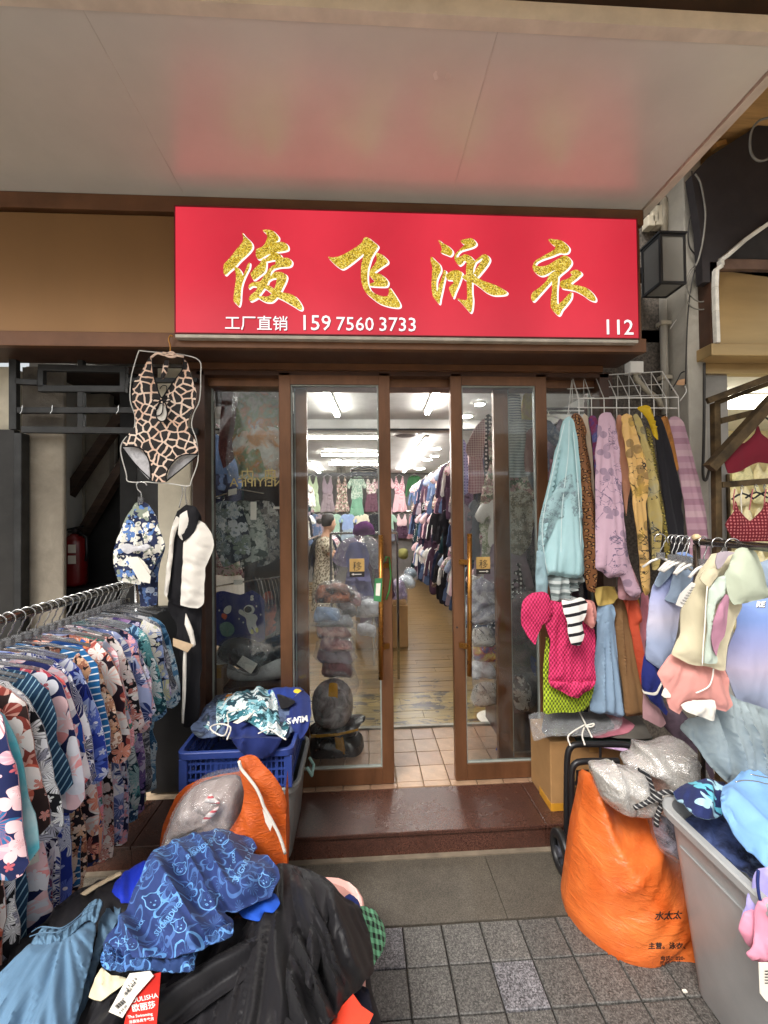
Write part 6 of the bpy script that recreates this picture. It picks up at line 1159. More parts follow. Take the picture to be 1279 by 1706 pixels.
path([(1005, 400), (970, 390), (955, 410), (985, 415), (1010, 400), (1050, 388), (1070, 400), (1040, 410), (1008, 403), (990, 450), (965, 480), (985, 500), (1015, 480), (1022, 410)], YG-.036, .0028, 'bow', C_blk, gs, z=z1); path([(1000, 330), (1020, 310), (1045, 320), (1030, 380), (1012, 398)], YG-.03, .002, 'bow', C_blk, gs, z=z1)
path([(945, 135), (985, 108), (1030, 118), (1075, 100), (1100, 125), (1060, 130), (1020, 105), (1150, 130)], YG-.01, .006, 'neck_tie', M_gir2, gs, z=z1)
wf = thing('wire_form', 'white wire body shaped hanger holding the giraffe print swimsuit', 'hanger', aY(282, 600, YG))
path([(870, 90), (850, 150), (822, 260), (815, 400), (845, 500), (835, 590), (775, 650), (755, 720), (790, 860), (805, 912), (920, 914), (960, 918), (1070, 925), (1180, 940), (1200, 900), (1240, 780), (1230, 650), (1200, 560), (1215, 480), (1250, 400), (1257, 250), (1247, 152), (1130, 115), (960, 100), (870, 90)], YG+.008, .0028, 'wire', M_wire, wf, z=z1)
path([(1066, 110), (1066, 60), (1056, 20), (1068, -6), (1082, 5)], 2.17, .0035, 'hook', M_gold, wf, z=z1)
# blue petal print outfit
M_pet = cloth('petal print', srgb('2c3454'), 'blob', [srgb('e6e2d6'), srgb('5c80bc'), srgb('1c2440'), srgb('e6e2d6'), srgb('8c9484')], 22, fine=.3)
pg = G('swim_outfit', 'blue white and sage petal print outfit hanging under the giraffe print swimsuit', 'swim outfit', 2.1, [('skirt', z1([(900, 1300), (1030, 1310), (1000, 1420), (990, 1560), (985, 1680), (880, 1690), (860, 1500)]), cloth('navy petal print', srgb('1c2440'), 'blob', [srgb('2c3454'), srgb('48608c'), srgb('1c2440'), srgb('8c94a4')], 22), dict(step=4, dy=.03, T=.02, lam=8, amp=.012)),
  ('top', z1([(850, 1045), (810, 1110), (770, 1190), (735, 1270), (710, 1360), (715, 1440), (745, 1535), (800, 1545), (880, 1560), (930, 1545), (975, 1420), (1032, 1310), (1010, 1230), (975, 1130), (935, 1060), (890, 1035)]), M_pet, dict(step=3.6, T=.03, R=18, amp=.01, lam=12))])
puff('hem_bow', z1([(750, 1310), (800, 1300), (860, 1318), (920, 1300), (948, 1325), (900, 1350), (850, 1345), (800, 1365), (765, 1345)]), pY(2.055), C_lin, pg, step=3, T=.006, R=5, amp=.004, lam=6)
MB().prism([aY(*q, 2.045) for q in z1([(790, 1388), (862, 1382), (943, 1505), (938, 1550), (872, 1537)])], (0, .0015, 0)).build('tag', M_paper, pg); MB().prism([aY(*q, 2.05) for q in z1([(868, 1385), (900, 1410), (945, 1480), (930, 1500)])], (0, .0015, 0)).build('tag', M_paper, pg)
hg = thing('coat_hanger', 'chrome hook hanger with a clear clip above the blue petal print outfit', 'hanger', aY(233, 845, 2.1)); path([(884, 1040), (884, 985), (862, 960), (855, 930), (875, 915), (905, 918), (920, 935)], 2.1, .0032, 'hook', M_chrome, hg, z=z1); q = aY(*z1([(884, 1035)])[0], 2.1); MB().box(q[0]-.012, q[0]+.012, 2.09, 2.11, q[2]-.015, q[2]+.02).build('clip', M_clear, hg)
# black and white rash suit
rg = G('rash_suit', 'black and white long sleeved rash suit hanging by the cream column', 'swimsuit', 2.14, [('trousers', [(288, 985), (334, 990), (335, 1100), (330, 1200), (306, 1210), (300, 1100), (292, 1040), (280, 1010)], C_blk, dict(T=.03, lam=10, dy=.02)),
  ('body', [(296, 852), (310, 842), (326, 845), (334, 860), (338, 900), (336, 1000), (300, 1010), (280, 1000), (276, 960), (284, 900), (290, 865)], C_blk, dict(T=.03, R=18, lam=12, amp=.012)),
  ('white_sleeve', [(327, 866), (341, 872), (352, 890), (356, 908), (350, 930), (342, 946), (341, 965), (340, 1005), (330, 1014), (301, 1008), (302, 985), (304, 950), (305, 905), (316, 890)], C_wht, dict(dy=-.03, T=.045, R=20, lam=11, amp=.006, ang=20, step=3.4)),
  ('white_sleeve', [(293, 860), (299, 866), (290, 900), (284, 960), (278, 995), (273, 990), (279, 930), (285, 885)], C_wht, dict(dy=-.03, T=.014, R=5, lam=8)), ('shoulder_panel', [(300, 858), (312, 850), (322, 852), (316, 878), (304, 900), (297, 890)], C_wht, dict(dy=-.034, T=.006, R=6, lam=10)), ('shoulder_cap', [(312, 846), (328, 846), (332, 864), (322, 888), (306, 902), (302, 884), (314, 868)], C_blk, dict(dy=-.04, T=.01, R=6, lam=10)),
  ('tie', [(309, 1022), (313, 1030), (322, 1050), (326, 1074), (320, 1078), (314, 1056), (308, 1040)], C_wht, dict(dy=-.03, T=.004, R=3, step=3)), ('tie', [(306, 1085), (311, 1085), (310, 1150), (306, 1205), (303, 1204), (304, 1140)], C_wht, dict(dy=-.03, T=.004, R=3, step=3))])
MB().prism([aY(x, y, 2.08) for x, y in ((288, 1063), (322, 1074), (312, 1087), (288, 1076))], (0, .0015, 0)).build('tag', mat('kraft tag', srgb(196, 170, 138), .7), rg)
hg = thing('coat_hanger', 'thin chrome double hook above the black and white rash suit', 'hanger', aY(302, 850, 2.14)); path([(298, 846), (304, 822), (303, 812), (300, 808)], 2.14, .0025, 'hook', M_chrome, hg); path([(311, 842), (308, 820), (311, 810)], 2.14, .0025, 'hook', M_chrome, hg)
for xx in (252, 262, 268, 272):  path([(xx-10, 1003), (xx, 1006), (xx+6, 1030), (xx+10, 1062)], 2.08, .0022, 'arm', M_wire, hg) if False else None
# ---------------------------------------------------------------- grey tote, blue crate
def rr(x0, x1, y0, y1, r, n=5):
    P = []
    for cx, cy, a0 in ((x1-r, y1-r, 0), (x0+r, y1-r, 90), (x0+r, y0+r, 180), (x1-r, y0+r, 270)):
        for k in range(n+1): a = math.radians(a0+90*k/n); P.append((cx+r*math.cos(a), cy+r*math.sin(a)))
    return P
def shell(levels, closed_bottom=True):
    """stacked rounded-rectangle loops (x0,x1,y0,y1,r,z): going down outside, up inside"""
    mb = MB(); n = None
    for L in levels:
        P = rr(*L[:5]); n = len(P); mb.v += [(p[0], p[1], L[5]) for p in P]
    for i in range(len(levels)-1):
        for k in range(n): l = (k+1) % n; mb.f.append((i*n+k, i*n+l, (i+1)*n+l, (i+1)*n+k))
    mb.f.append(tuple(range(n))); mb.f.append(tuple((len(levels)-1)*n+k for k in range(n))[::-1]); return mb
def tub(name, label, cat, x0, x1, y0, y1, z0, z1, m, r=.06, taper=.03, lip=.02, th=.006, group=None, parts=None):
    t = thing(name, label, cat, ((x0+x1)/2, (y0+y1)/2, z0), group); a = taper
    L = [(x0+a, x1-a, y0+a, y1-a, r*.7, z0+.004), (x0+a-.004, x1-a+.004, y0+a-.004, y1-a+.004, r*.8, z0+.012), (x0+.004, x1-.004, y0+.004, y1-.004, r, z1-.035), (x0, x1, y0, y1, r, z1-.034), (x0-lip, x1+lip, y0-lip, y1+lip, r+lip*.8, z1-.03), (x0-lip-.002, x1+lip+.002, y0-lip-.002, y1+lip+.002, r+lip*.8, z1-.006), (x0-lip+.003, x1+lip-.003, y0-lip+.003, y1+lip-.003, r+lip*.7, z1),
         (x0+.004, x1-.004, y0+.004, y1-.004, r, z1-.001), (x0+th, x1-th, y0+th, y1-th, r, z1-.02), (x0+a+th, x1-a-th, y0+a+th, y1-a-th, r*.7, z0+.02)]
    b = shell(L).build('tub', m, t, smooth=True); b.data.set_sharp_from_angle(angle=math.radians(35)); return t
M_tote = mat('grey tote plastic', srgb(128, 130, 128), .35, var=.05, bump=.1, bscale=60, grime=.15)
tub('storage_tote', 'grey plastic storage tote on the granite step under the blue crate', 'tote', -.80, -.30, 1.89, 2.33, .121, .478, M_tote, .06, .035, .012)
mb = MB().tube([(-.285, 2.16, .40), (-.262, 2.16, .36), (-.262, 2.25, .36), (-.285, 2.25, .40)], .008, 8); mb.build('latch_handle', mat('mint plastic', srgb(140, 176, 168), .4), bpy.data.objects['storage_tote'])
M_crate = mat('blue crate plastic', srgb(46, 66, 132), .38, var=.08)
cx0, cx1, cy0, cy1, cz0, cz1 = -.79, -.318, 1.875, 2.29, .482, .655
cr = thing('plastic_crate', 'blue latticed plastic crate heaped with swimwear beside the entrance step', 'crate', ((cx0+cx1)/2, (cy0+cy1)/2, cz0))
rim = shell([(cx0-.012, cx1+.012, cy0-.012, cy1+.012, .035, cz1-.03), (cx0-.014, cx1+.014, cy0-.014, cy1+.014, .035, cz1-.003), (cx0-.010, cx1+.010, cy0-.010, cy1+.010, .035, cz1), (cx0+.004, cx1-.004, cy0+.004, cy1-.004, .03, cz1), (cx0+.005, cx1-.005, cy0+.005, cy1-.005, .03, cz1-.03)])
rim.f = rim.f[:-2]; n_l = 24; 
for k in range(n_l): l = (k+1) % n_l; rim.f.append((4*n_l+k, 4*n_l+l, l, k))
rim.build('rim', M_crate, cr, smooth=False, bevel=.001)
box('base', M_crate, cx0+.02, cx1-.02, cy0+.02, cy1-.02, cz0, cz0+.008, cr)
lat = MB()
def latt(x0, x1, y, ax):
    n = int(abs(x1-x0)/.021)
    for i in range(n+1):
        x = x0+(x1-x0)*i/n; w_ = .007 if i % 6 == 0 else .0028
        lat.box(*((x-w_, x+w_, y-.003, y+.003) if ax == 'x' else (y-.003, y+.003, x-w_, x+w_)), cz0+.012, cz1-.031)
    for z in (cz0+.008, cz0+.045, cz0+.08, cz0+.115): lat.box(*((x0, x1, y-.0042, y+.0042) if ax == 'x' else (y-.0042, y+.0042, x0, x1)), z-.004, z+.004)
latt(cx0+.02, cx1-.02, cy0+.008, 'x'); latt(cx0+.02, cx1-.02, cy1-.008, 'x'); latt(cy0+.02, cy1-.02, cx0+.008, 'y'); latt(cy0+.02, cy1-.02, cx1-.008, 'y')
tag(lat.build('lattice', M_crate, cr), kind='stuff')
for x, y in ((cx0+.012, cy0+.012), (cx1-.012, cy0+.012), (cx0+.012, cy1-.012), (cx1-.012, cy1-.012)): box('corner_post', M_crate, x-.018, x+.018, y-.0165, y+.0165, cz0+.001, cz1-.032, cr, .004)
def pZ(z): return (lambda x, y: aZ(x, y, z(x, y))) if callable(z) else (lambda x, y: aZ(x, y, z))
NH = (0, -.45, .9)
C_tq = FO('teal white leaf swim', '1c3c48', ['e8ecec', '8cc0cc', 'dce8e8', '2c6470'], 13, n=3); C_navy = cloth('swim navy', srgb('22306c')); C_org = cloth('crate mix', srgb('243c8c'), 'shards', [srgb('e87040'), srgb('f0d040'), srgb('2c5cac')], 9)
def lay(name, label, cat, z, ol, m, parts=(), grp=None, **kw):
    kw.setdefault('step', 4.5); kw.setdefault('T', .03); kw.setdefault('R', 24); kw.setdefault('amp', .012); kw.setdefault('lam', 14); kw.setdefault('nrm', NH); kw.setdefault('back', .5)
    c = pZ(z)(np.mean([p[0] for p in ol]), np.mean([p[1] for p in ol])); t = thing(name, label, cat, c, grp); puff('body', ol, pZ(z), m, t, **kw); return t
lay('clothes_heap', 'mixed dark swimwear filling the blue crate', 'clothes', .665, [(318, 1215), (360, 1160), (420, 1155), (500, 1165), (505, 1190), (478, 1232), (400, 1232), (330, 1228)], cloth('crate fill', srgb('242c40'), 'mottle', [srgb('5c6c8c'), srgb('1c2030'), srgb('8c9cac')], 12), T=.03, amp=.03, lam=18)
lay('swim_shorts', 'teal and white leaf print shorts on top of the blue crate', 'shorts', lambda x, y: .68+.03*math.sin((x-360)/40), [(340, 1196), (352, 1176), (385, 1158), (400, 1156), (428, 1147), (450, 1148), (460, 1166), (466, 1188), (482, 1206), (474, 1226), (444, 1226), (420, 1210), (396, 1200), (372, 1208), (358, 1222), (338, 1212)], C_tq, T=.05, amp=.028, lam=13)
nv_ = thing('swim_shorts', 'navy shorts with white drawstrings spilling over the front of the blue crate', 'shorts', aZ(425, 1215, .69))
puff('body', [(374, 1212), (390, 1198), (415, 1192), (445, 1200), (460, 1210), (470, 1230), (462, 1248), (444, 1262), (418, 1265), (396, 1250), (384, 1230)], lambda x, y: aZ(x, y, .69) if y < 1228 else aY(x, y, 1.848), C_navy, nv_, nrm=(0, -.8, .6), step=4.5, T=.04, R=20, amp=.02, lam=20, pinch=(420, 1180))
for L in ([(378, 1190), (380, 1208), (374, 1225), (360, 1222), (350, 1212), (366, 1206), (384, 1212), (378, 1232)], [(378, 1188), (392, 1184), (410, 1180), (424, 1184)], [(430, 1222), (450, 1215), (466, 1226), (476, 1232)]):
    MB().tube(smooth3([aZ(x, y, .735) for x, y in L], 4), .0035, 6).build('drawstring', C_wht, nv_, smooth=True)
MB().prism([aZ(x, y, .742) for x, y in ((388, 1204), (398, 1198), (415, 1190), (424, 1186), (412, 1198), (396, 1206))], (0, 0, .0012)).build('tag', M_paper, nv_)
sw = lay('swim_shirt', 'navy swim shirt with white SWIM lettering on the crate corner', 'shirt', lambda x, y: .69-max(0, y-1200)*.002, [(468, 1172), (482, 1150), (500, 1146), (516, 1160), (518, 1190), (512, 1215), (500, 1232), (484, 1224), (472, 1212), (478, 1195)], C_navy, T=.04, amp=.02, lam=16, nrm=(.2, -.7, .7))
decal(sw.children[0], 'SWIM', M_ptw, (478.5, 1207), 14, 9, off=.04, lift=.008)
lay('swim_shirt', 'royal blue orange and black panelled swim shirt at the back of the crate', 'shirt', .70, [(446, 1152), (462, 1146), (490, 1145), (506, 1150), (496, 1158), (476, 1172), (462, 1178), (452, 1168)], C_org, T=.03)
lay('towel', 'small black cloth triangle between the print shorts and the navy shirt', 'cloth', .715, [(461, 1158), (472, 1160), (492, 1170), (480, 1180), (468, 1182)], C_blk, T=.012)
lay('folded_cloth', 'green and orange folded cloth at the back left of the crate', 'cloth', .69, [(374, 1168), (380, 1158), (400, 1160), (402, 1172), (396, 1180), (374, 1178)], cloth('green orange', srgb('3c7464'), 'bands', [srgb('d8882c'), srgb('d8882c')], 22), T=.02)
# ---------------------------------------------------------------- orange bags
def polyfilm(name, col, col2, rough=.3, sc=9, alpha=None, transl=.15):
    N = NT(name); b = N.n('BsdfPrincipled'); vec = N.uv(kind='Object'); f = N.noise(vec, 5, 5, .6, 1.0)[0]; c = N.ramp(f, [(.35, col), (.7, col2)]); N.l(c, b.inputs['Base Color']); b.inputs['Roughness'].default_value = rough; b.inputs['Specular IOR Level'].default_value = .6
    vv = N.uv(kind='Object', rot=.5, scale=(1, 1, 3.5)); h = N.noise(vv, sc, 7, .62, 1.2)[0]; r = N.math('ABSOLUTE', N.math('SUBTRACT', h, .5)); bp = N.n('Bump'); bp.inputs['Strength'].default_value = .55; bp.inputs['Distance'].default_value = .02; N.l(r, bp.inputs['Height']); N.l(bp.outputs[0], b.inputs['Normal'])
    t = N.n('BsdfTranslucent'); N.l(c, t.inputs[0]); mx = N.n('MixShader'); mx.inputs[0].default_value = transl; N.l(b.outputs[0], mx.inputs[1]); N.l(t.outputs[0], mx.inputs[2]); sh = mx.outputs[0]
    if alpha: t = N.n('BsdfTransparent'); m2 = N.n('MixShader'); m2.inputs[0].default_value = alpha; N.l(t.outputs[0], m2.inputs[1]); N.l(sh, m2.inputs[2]); sh = m2.outputs[0]
    N.l(sh, N.out.inputs[0]); return N.m
M_or = polyfilm('orange woven film', srgb(210, 94, 36), srgb(236, 128, 62), .3, 6); M_or2 = polyfilm('orange fabric bag', srgb(196, 84, 22), srgb(222, 104, 34), .5, 14)
ob = thing('carrier_bag', 'open orange carrier bag with white piping in front of the grey tote', 'bag', aZ(400, 1540, 0))
puff('back_side', [(267, 1410), (273, 1372), (293, 1325), (330, 1298), (398, 1284), (406, 1292), (404, 1400), (380, 1480), (300, 1500), (262, 1480)], pY(1.80), M_or2, ob, step=7, T=.02, R=30, amp=.01, lam=24)
puff('front_side', [(398, 1264), (412, 1257), (428, 1262), (450, 1284), (468, 1312), (477, 1340), (475, 1400), (478, 1440), (474, 1540), (380, 1560), (300, 1545), (282, 1460), (300, 1420), (340, 1405), (382, 1385), (402, 1350), (407, 1318), (402, 1292)], pY(1.60), M_or2, ob, step=6, T=.05, R=30, amp=.014, lam=26, asp=5, ang=75)
MB().prism([aY(x, y, 1.60+(.0 if x > 300 else .2)) for x, y in ((474, 1330), (478, 1440), (474, 1540), (470, 1540))], (-.02, .18, 0)).build('gusset', M_or2, ob)
path([(398, 1268), (402, 1281), (414, 1296), (426, 1312), (434, 1328), (440, 1345), (452, 1366), (466, 1394), (475, 1422)], 1.557, .006, 'piping', C_wht, ob)
MB().prism([aY(x, y, 1.552) for x, y in ((437, 1348), (454, 1372), (450, 1385), (442, 1370))], (0, .002, 0)).build('side_label', C_wht, ob)
gb = bagged('knotted grey see-through bag of clothes inside the orange carrier bag', 1.70, [(276, 1420), (284, 1375), (300, 1338), (330, 1308), (385, 1296), (404, 1310), (406, 1345), (398, 1378), (376, 1396), (330, 1412)], cloth('bag contents', srgb('584c4c'), 'mottle', [srgb('847470'), srgb('a89c98'), srgb('3c3434')], 7, rough=.35), T=.08, amp=.03, lam=13, pinch=(372, 1345), cover=[(274, 1422), (282, 1372), (298, 1334), (330, 1304), (388, 1292), (408, 1308), (410, 1346), (400, 1382), (376, 1400), (330, 1416)])
for L in ([(345, 1328), (352, 1322), (358, 1330), (366, 1338)], [(340, 1362), (350, 1352), (364, 1344), (358, 1356), (346, 1366)]): puff('printed_strip', smooth_poly(L+[(L[0][0]-4, L[0][1]+8)], 4), pY(1.60), cloth('red white strip', srgb('d8d0cc'), 'bands', [srgb('c04048'), srgb('d8d0cc')], 40), gb, step=3, T=.006, R=4, amp=.003)
zo = lambda L: [(860+x/3.053, 1250+y/3.053) for x, y in L]
os_ = G('sack', 'large bulging orange plastic sack printed with black characters beside the grey bin', 'sack', 1.74, [('body', zo([(375, 115), (345, 150), (332, 250), (295, 420), (275, 560), (256, 700), (248, 800), (285, 910), (370, 1025), (470, 1095), (560, 1122), (700, 1118), (900, 1090), (960, 900), (960, 700), (940, 560), (835, 540), (740, 500), (705, 430), (680, 285), (600, 300), (470, 290), (430, 230), (400, 170)]), M_or, dict(puffy=True, step=6, T=.22, R=95, amp=.026, lam=30, asp=14, ang=-38, back=.9, fine=.8))])
sb_ = os_.children[0]
decal(sb_, '水太太', M_ink, (1090, 1532), 15, 3, off=.03, shear=.25); decal(sb_, '主营。泳衣、', M_ink, (1080, 1580), 11.5, 0, off=.03); decal(sb_, '电话：020-', M_ink, (1100, 1600), 8.5, 1, off=.03); decal(sb_, '手机/微信', M_ink, (1099, 1608.5), 8.5, 1, off=.03)
bagged('clear bag of blue and silver clothes pushed between the orange sack and the grey bin', 1.60, zo([(690, 340), (720, 300), (780, 320), (830, 360), (850, 420), (850, 560), (790, 530), (735, 500), (705, 430)]), cloth('blue silver mix', srgb('3c4054'), 'mottle', [srgb('9c9cb0'), srgb('202438'), srgb('c8c8d4')], 12), T=.04, cover=zo([(680, 300), (700, 240), (780, 240), (850, 340), (865, 570), (790, 545), (730, 510), (700, 430)]))
M_wbag = plastic('milky white bag film', srgb(232, 230, 226), .42, .14, 24, 1.0, .35); M_wfill = mat('white wadding', srgb(196, 190, 180), .7, var=.12, vscale=14, bump=.4, bscale=12)
def wbag(lb, ol, Y, T=.07):
    t = G('plastic_bag', lb, 'bag', Y, [('filling', [(x+(np.mean([p[0] for p in ol])-x)*.12, y+(np.mean([p[1] for p in ol])-y)*.12) for x, y in ol], M_wfill, dict(puffy=True, T=T, R=26, amp=.02, lam=16)), ('film', ol, M_wbag, dict(puffy=True, dy=-.01, T=T+.015, R=22, amp=.03, lam=13, ang=60, fine=.6))], 'white plastic bags on the orange sack'); return t
wbag('crumpled white plastic bag sitting on top of the orange sack', zo([(390, 85), (480, 70), (490, 50), (520, 85), (620, 105), (670, 150), (690, 230), (670, 270), (600, 300), (500, 292), (440, 250), (410, 180)]), 1.62)
wbag('larger crumpled clear white bag behind the one on the orange sack', zo([(540, 60), (620, 20), (620, -30), (720, -20), (800, -50), (860, -40), (920, 70), (935, 130), (840, 170), (760, 210), (700, 210), (640, 110)]), 1.74, .09)
wbag('small white bag knotted with black rope beside the grey bin', zo([(700, 230), (780, 225), (830, 250), (840, 300), (780, 330), (720, 320), (690, 270)]), 1.56, .04)
rp = thing('rope', 'black and white braided rope tied round the white bags', 'rope', aY(1090, 1330, 1.5)); RPm = NT('braided rope'); 
def mk_rope():
    N = RPm; sp = N.n('SeparateXYZ'); N.l(N.uv(kind='Object'), sp.inputs[0]); f = N.math('FRACT', N.math('MULTIPLY', N.math('ADD', sp.outputs[2], N.math('MULTIPLY', sp.outputs[0], .6)), 60)); c = N.ramp(f, [(0, srgb(26, 26, 30)), (.72, srgb(150, 148, 146))], 'CONSTANT'); b = N.n('BsdfPrincipled'); N.l(c, b.inputs['Base Color']); b.inputs['Roughness'].default_value = .7; N.l(b.outputs[0], N.out.inputs[0]); return N.m
M_rope = mk_rope()
for L in ([(625, 98), (660, 120), (685, 170), (695, 215), (712, 235), (700, 250), (680, 262)], [(712, 235), (740, 260), (730, 300), (715, 340), (712, 385)], [(690, 240), (660, 268), (600, 292)], [(720, 225), (760, 212), (800, 216)]):
    MB().tube(smooth3([aY(*q, 1.50) for q in zo(L)], 5), .0085, 8).build('strand', M_rope, rp, smooth=True)
q = aY(*zo([(712, 238)])[0], 1.495); MB().lathe([(.006, -.016), (.018, -.008), (.018, .008), (.006, .016)], q, 12).build('knot', M_rope, rp, smooth=True)
# ---------------------------------------------------------------- box, flat bags and hand cart
bx0, bx1 = X_(917, 2.16, 1290), X_(1062, 2.16, 1290)
cb = carton(bx0, bx1, 2.16, 2.42, .121, aY(930, 1236, 2.16)[2], 'upright cardboard box with black printed characters behind the hand cart', mat('brown carton', srgb(156, 118, 74), .75, var=.08, bump=.3))
p_ = aY(957, 1306, 2.156); text('lettering', '居', M_ink, (p_[0], 2.1575, p_[2]), .085, cb, ext=.0004, off=.003); text('lettering', '家', M_ink, (p_[0], 2.1575, p_[2]-.085), .085, cb, ext=.0004, off=.003)
box('tape', mat('yellow tape foot', srgb(196, 140, 44), .3), bx0-.002, bx0+.07, 2.1575, 2.3, .1215, .16, cb)
M_fold = mat('black folder cloth', srgb(52, 48, 50), .5, bump=.3)
def fbag(lb, z, ol, m, cover=None):
    t = thing('flat_bag', lb, 'bag', aZ(np.mean([p[0] for p in ol]), np.mean([p[1] for p in ol]), z), 'flat zip bags on the cardboard box'); puff('sleeve', ol, pZ(z), m, t, nrm=(0, -.3, .95), step=6, T=.012, R=12, amp=.006, lam=30)
    if cover: puff('clear_bag', cover, pZ(z+.02), M_poly, t, nrm=(0, -.3, .95), step=7, T=.012, R=12, amp=.02, lam=24)
    return t
zb = lambda L: [(860+x/3.053, 950+y/3.053) for x, y in L]
ztop = float(aY(930, 1236, 2.16)[2])
fbag('lowest dark green flat bag of the stack on the cardboard box', ztop+.015, zb([(290, 850), (400, 820), (640, 850), (690, 850), (680, 885), (560, 890), (330, 888)]), mat('dark green folder', srgb(34, 44, 40), .5)); fbag('grey flat bag with a rounded corner under the black one', ztop+.04, zb([(500, 740), (600, 730), (640, 760), (690, 855), (640, 862), (480, 850)]), mat('grey folder', srgb(92, 88, 82), .5))
fbag('pink flat bag sticking out on the right of the black one', ztop+.05, zb([(440, 720), (520, 735), (600, 790), (570, 825), (480, 850), (380, 845)]), mat('pink folder', srgb(176, 108, 122), .5)); f4 = fbag('black flat bag in a clear sleeve tied with white string', ztop+.07, zb([(150, 715), (300, 708), (440, 725), (500, 790), (500, 805), (350, 835), (150, 830), (130, 810)]), M_fold, zb([(62, 735), (140, 715), (460, 705), (540, 760), (520, 810), (380, 845), (160, 850), (90, 862)]))
for L in ([(318, 715), (350, 780), (385, 850)], [(350, 785), (290, 820), (262, 850), (275, 892)], [(355, 790), (395, 780), (385, 795), (350, 795)], [(345, 800), (335, 840), (348, 888)]): MB().tube(smooth3([aZ(*q, ztop+.11) for q in zb(L)], 4), .004, 6).build('string', C_wht, f4, smooth=True)
fbag('lilac patterned packet lying under the flat bags', ztop+.004, zb([(370, 860), (470, 850), (610, 890), (600, 930), (440, 905), (380, 895)]), cloth('lilac packet', srgb('9c7cac'), 'mottle', [srgb('d0b0d0'), srgb('6c4c7c')], 16))
M_cart = mat('black cart tube', srgb(36, 35, 37), .4, .3, var=.15)
hc = thing('hand_cart', 'black folding hand cart leaning between the cardboard box and the orange sack', 'hand cart', aZ(938, 1445, 0)); YC = 1.98
tube2 = lambda L, r, nm, Y=YC: MB().tube(smooth3([aY(x, y, Y) for x, y in L], 4), r, 12).build(nm, M_cart, hc, smooth=True)
tube2([(946, 1440), (944, 1380), (944, 1300), (945, 1262), (950, 1246), (962, 1240), (1000, 1240), (1040, 1241), (1054, 1248), (1058, 1262), (1060, 1400)], .014, 'handle'); tube2([(955, 1440), (953, 1340), (952, 1292), (956, 1275), (968, 1269), (1000, 1268), (1030, 1268)], .014, 'frame_tube', YC-.06)
tube2([(945, 1390), (1060, 1390)], .010, 'cross_bar'); tube2([(1000, 1241), (1000, 1268)], .006, 'strap')
for Yw in (1.93,):
    wv = aY(935, 1417, 1.93); wv[2] = .095; mbw = MB()
    def wheel(c, r, w_, nm, m):
        b = MB(); prof = [(r*.62, -w_), (r*.9, -w_), (r, -w_*.6), (r, w_*.6), (r*.9, w_), (r*.62, w_)]; V = []; n = 28
        for rr_, yy in prof:
            for k in range(n): t_ = 2*math.pi*k/n; V.append((c[0]+yy*.9, c[1]+rr_*math.cos(t_)*.98+yy*.2, c[2]+rr_*math.sin(t_)))
        Fc = [(i*n+k, i*n+(k+1) % n, ((i+1) % 6)*n+(k+1) % n, ((i+1) % 6)*n+k) for i in range(6) for k in range(n)]; b.add(V, Fc); return b.build(nm, m, hc, smooth=True)
    wl = wheel(wv, .094, .022, 'wheel', M_black); hb = MB().lathe([(.02, -.02), (.02, .02)], (0, 0, 0), 14)
    for k in range(5): a = k*2*math.pi/5; hb.bar((0, 0, 0), (.058*math.cos(a), .058*math.sin(a), 0), .012)
    h_ = hb.build('rim', mat('grey hub', srgb(60, 62, 70), .5), None); h_.parent = hc; h_.rotation_euler = (0, math.pi/2, 0); h_.location = Vector(wv.tolist())-acc(hc)
    MB().box(wv[0]+.0, wv[0]+.35, 1.80, 2.02, .03, .045).build('foot_plate', M_cart, hc, bevel=.004)
# ---------------------------------------------------------------- wire grid and scarves
gd = thing('wire_grid_shelf', 'white wire grid shelf fixed to the pebble dash wall above the scarves', 'shelf', aY(1040, 650, 2.4)); 
YGb, YGf = 2.50, 2.27
def wl(pts, r=.0028, nm='rod'): MB().tube(pts, r, 6).build(nm, M_wire, gd, smooth=False)
tA, tB = aY(953, 628, YGb), aY(1103, 619, YGb); fA, fB = aY(964, 664, YGf), aY(1130, 662, YGf); gA, gB = aY(962, 679, YGf), aY(1128, 680, YGf)
wl([tA, tB], .0035); wl([fA, fB], .0035); wl([gA, gB], .0035); wl([aY(945, 648, YGb), aY(1104, 640, YGb)]); wl([aY(948, 664, YGb), aY(1104, 658, YGb)]); wl([tA, fA], .0035); wl([tB, fB], .0035); wl([tA, aY(946, 690, YGb)])
for i in range(9):
    a = tA+(tB-tA)*i/8; b = fA+(fB-fA)*i/8; wl([a, b], .0024); wl([a, a-(0, 0, .16)], .0022); wl([b, b-(0, 0, .115)], .0026)
for i in range(10): a = fA+(fB-fA)*(i+.5)/10.; 
def scarf(lb, ol, m, Y, name='scarf', cat='scarf', pinch=None, group='scarves hanging from the white wire grid', T=.015, amp=.045, lam=15, **kw):
    tp = min(ol, key=lambda p: p[1]); px = pinch or (np.mean([p[0] for p in ol if p[1] < tp[1]+20]), tp[1]-25)
    return G(name, lb, cat, Y, [('drape', ol, m, dict(dict(step=3.4, T=T, R=14, amp=amp, lam=lam, asp=40, pinch=px, back=.5, k=.6), **kw))], group, at=tp)
K = lambda nm, b, k='plain', cs=(), sc=10, **kw: cloth(nm, srgb(b), k, [srgb(c) for c in cs], sc, transl=.25, rough=.55, sheen=.1, **kw)
S_aq = K('aqua chiffon', 'a8ccd0', 'mottle', ['b4d6da', 'a8ccd0', '9cc4ca'], 3, alpha=.92); S_aqp = K('aqua chiffon print', 'a9c8cc', 'lines', ['6c7880', '7c8890'], 26, alpha=.85)
